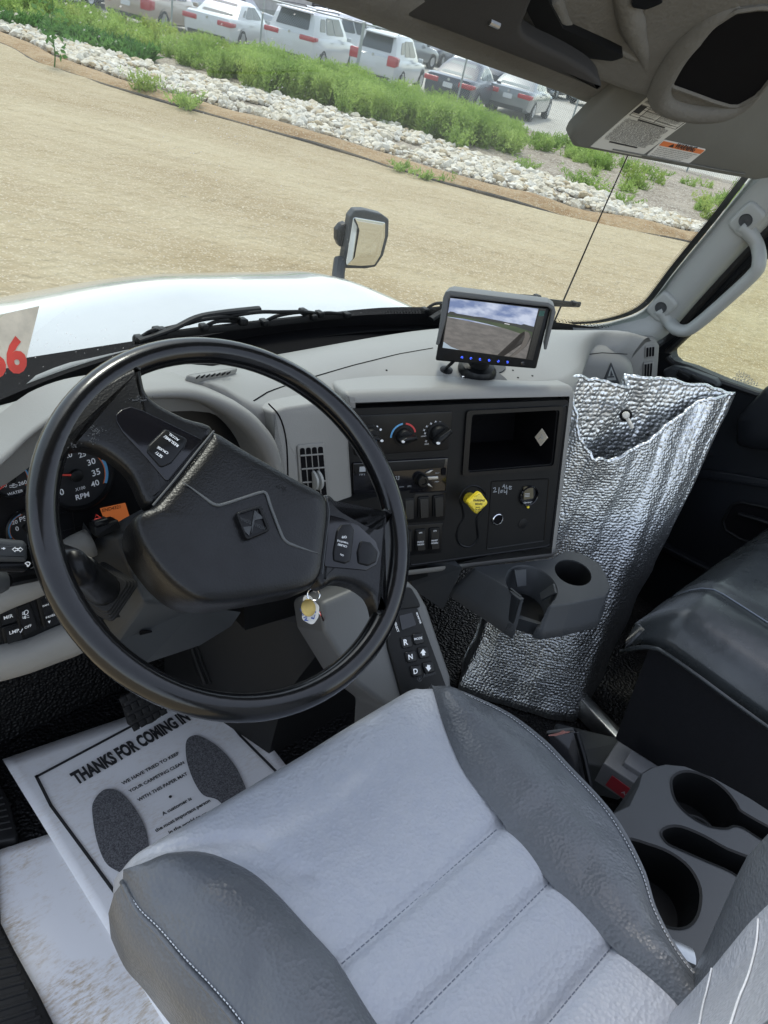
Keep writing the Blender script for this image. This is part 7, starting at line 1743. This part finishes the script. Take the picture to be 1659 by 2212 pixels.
def sheet_obj(name, label, px, z, seed, mat=None):
    """A slightly curled paper sheet with real thickness, bilinear between its four corners."""
    c = [atZ(u, v, z) for u, v in px]; t_ = thing(name, label, 'paper mat', np.mean(c, 0), 'paper floor mats'); rows = []
    for i in np.linspace(0, 1, 26):
        row = []
        for j in np.linspace(0, 1, 26):
            p_ = (c[0] * (1 - i) + c[1] * i) * (1 - j) + (c[3] * (1 - i) + c[2] * i) * j
            row.append(p_ + A(0, 0, .0016 * mnoise.noise(Vector((p_[0] * 7, p_[1] * 7, seed)))))
        rows.append(row)
    mb = MB(); mb.grid(rows, .0004); obj('sheet', mb, mat or M_paper, t_, angle=180); return t_
mat1 = sheet_obj('paper_mat', 'printed white paper mat with footprints on the floor under the wheel', [(470, 2400), (5, 1640), (480, 1478), (930, 2050)], ZM, 1)
mat1b = sheet_obj('paper_mat', 'plain soiled white paper mat in front of the door sill', [(-40, 2500), (-70, 1858), (190, 1775), (560, 2330)], ZM - .004, 5, M_paper2)
mat1c = sheet_obj('paper_mat', 'white paper mat lying under the accelerator pedal, behind the printed one', [(395, 1530), (372, 1452), (432, 1408), (520, 1500)], ZM - .003, 8)
mb = MB(); F1 = FM.off(.0032)
def strip(mb, pts, w):
    q = [A(*F1.l(u, v)) for u, v in pts]
    for a_, b_ in zip(q[:-1], q[1:]):
        d = b_ - a_; e = A(-d[1], d[0]) / np.linalg.norm(d) * w / 2; f = d / np.linalg.norm(d) * w * .3
        mb.add([F1.w(*(a_ - f + e)), F1.w(*(b_ + f + e)), F1.w(*(b_ + f - e)), F1.w(*(a_ - f - e))], [(0, 1, 2, 3)])
strip(mb, [(78, 1678), (300, 1560), (445, 1488)], .0055); strip(mb, [(78, 1676), (110, 1740), (200, 1862), (330, 2040)], .0055); strip(mb, [(438, 1490), (520, 1590), (620, 1690), (700, 1790)], .0055)
obj('border', mb, M_print, mat1, fix=False)
mb = MB()
for s, a_, b_, h_, bd in (('THANKS FOR COMING IN', (166, 1695), (412, 1554), .115, .05), ('WE HAVE TRIED TO KEEP', (265, 1696), (388, 1629), None, .03), ('YOUR CARPETING CLEAN', (280, 1713), (399, 1649), None, .03), ('WITH THIS PAPER MAT', (299, 1732), (406, 1673), None, .03), ('A customer is', (352, 1762), (415, 1727), None, .03), ('the most important person', (337, 1798), (455, 1731), None, .03), ('in the world to us.', (366, 1802), (450, 1758), None, .03)):
    put_text(mb, s, F1, a_, b_, h=h_, bold=bd, z=.0002)
mb.prism(F1, circle(.003, 12, F1.l(368, 1721)), 0, .0003)
obj('lettering', mb, M_print, mat1, fix=False)
for fp in ([(199, 1752), (205, 1726), (225, 1706), (250, 1706), (272, 1722), (298, 1756), (315, 1792), (322, 1830), (322, 1860), (338, 1890), (352, 1918), (330, 1925), (296, 1900), (250, 1880), (226, 1860), (208, 1812)], [(401, 1620), (403, 1600), (414, 1590), (432, 1590), (470, 1612), (505, 1650), (526, 1690), (540, 1730), (560, 1800), (530, 1800), (498, 1760), (470, 1728), (440, 1718), (420, 1690), (405, 1650)]):
    mb = MB(); mb.prism(F1, F1.L(cat(fp, 4, True)), 0, .0003); obj('footprint', mb, M_foot, mat1)
# door sill step with ribs, lower left corner
sl2 = thing('door_sill', 'black ribbed plastic door sill step at the lower left corner', 'door sill', atZ(20, 2100, .0))
SI = Pl(A(-.80, .1, .02), (0, 0, 1), (1, 0, 0))
mb = MB(); mb.prism(SI, rpoly(SI.L([(-160, 1640), (-40, 1640), (-2, 1690), (20, 1730), (38, 1800), (34, 1812), (-10, 1820), (0, 1990), (30, 2050), (80, 2140), (140, 2260), (150, 2350), (-200, 2350)]), .006), -.03, .0, .004, 3); obj('step', mb, M_rub, sl2, angle=60)
for k in range(15):
    u0, v0 = -60 + k * 5.5, 2010 + k * 22; u1, v1 = 2 + k * 8.6, 2006 + k * 19
    mb = MB(); mb.tube([SI.h(u0, v0, .001), SI.h(u1, v1, .001)], .0028, 6); obj('rib', mb, M_rub, sl2)
for k in range(6):
    mb = MB(); mb.tube([SI.h(-40, 1735 + 13 * k, .001), SI.h(6 + 4 * k, 1722 + 13 * k, .001)], .0025, 6); obj('rib', mb, M_rub, sl2)

# ---------------------------------------------------------------- pedals
bp_ = Pl(atZ(320, 1520, .13), nrm(A(-.05, -.72, .68)), (1, .1, 0))
br = thing('brake_pedal', 'black rubber brake pedal with a grid tread under the steering wheel', 'pedal', bp_.O)
pp_ = [(262, 1502), (300, 1488), (345, 1500), (352, 1545), (330, 1562), (296, 1573), (281, 1566)]
mb = MB(); mb.prism(bp_, rpoly(bp_.L(pp_), .008, 4), -.02, .0, .004, 3); obj('pad', mb, M_rub, br, angle=60)
cxs = bp_.L(pp_); mnx, mxx = min(c[0] for c in cxs), max(c[0] for c in cxs); mny, mxy = min(c[1] for c in cxs), max(c[1] for c in cxs)
for i in range(5):
    for j in range(4):
        x, y = mnx + (mxx - mnx) * (i + .5) / 5, mny + (mxy - mny) * (j + .5) / 4
        mb = MB(); mb.prism(bp_, rpoly([(x - .0062, y - .0062), (x + .0062, y - .0062), (x + .0062, y + .0062), (x - .0062, y + .0062)], .001), -.001, .0025, .0008); obj('tread_block', mb, M_rub, br)
mb = MB(); mb.tube([bp_.w((mnx + mxx) / 2, mxy, -.015), A(-.37, .44, .24), A(-.36, .48, .42)], .012, 8, flat=.6); obj('arm', mb, M_blk, br)
ap = Pl(atZ(465, 1430, .12), nrm(A(-.12, -.72, .66)), (1, -.05, 0))
ac = thing('accelerator_pedal', 'tall black ribbed accelerator pedal right of the brake', 'pedal', ap.O)
aq = [(408, 1392), (440, 1376), (470, 1372), (500, 1462), (470, 1478), (440, 1482)]
mb = MB(); mb.prism(ap, rpoly(ap.L(aq), .006, 4), -.02, .0, .004, 3); obj('pad', mb, M_rub, ac, angle=60)
for k in range(6):
    mb = MB(); s = k / 5; mb.tube([ap.h(414 + 50 * s, 1394 - 14 * s, .0015), ap.h(428 + 50 * s, 1436 - 10 * s, .0015), ap.h(446 + 46 * s, 1478 - 14 * s, .0015)], .003, 6); obj('rib', mb, M_rub, ac)
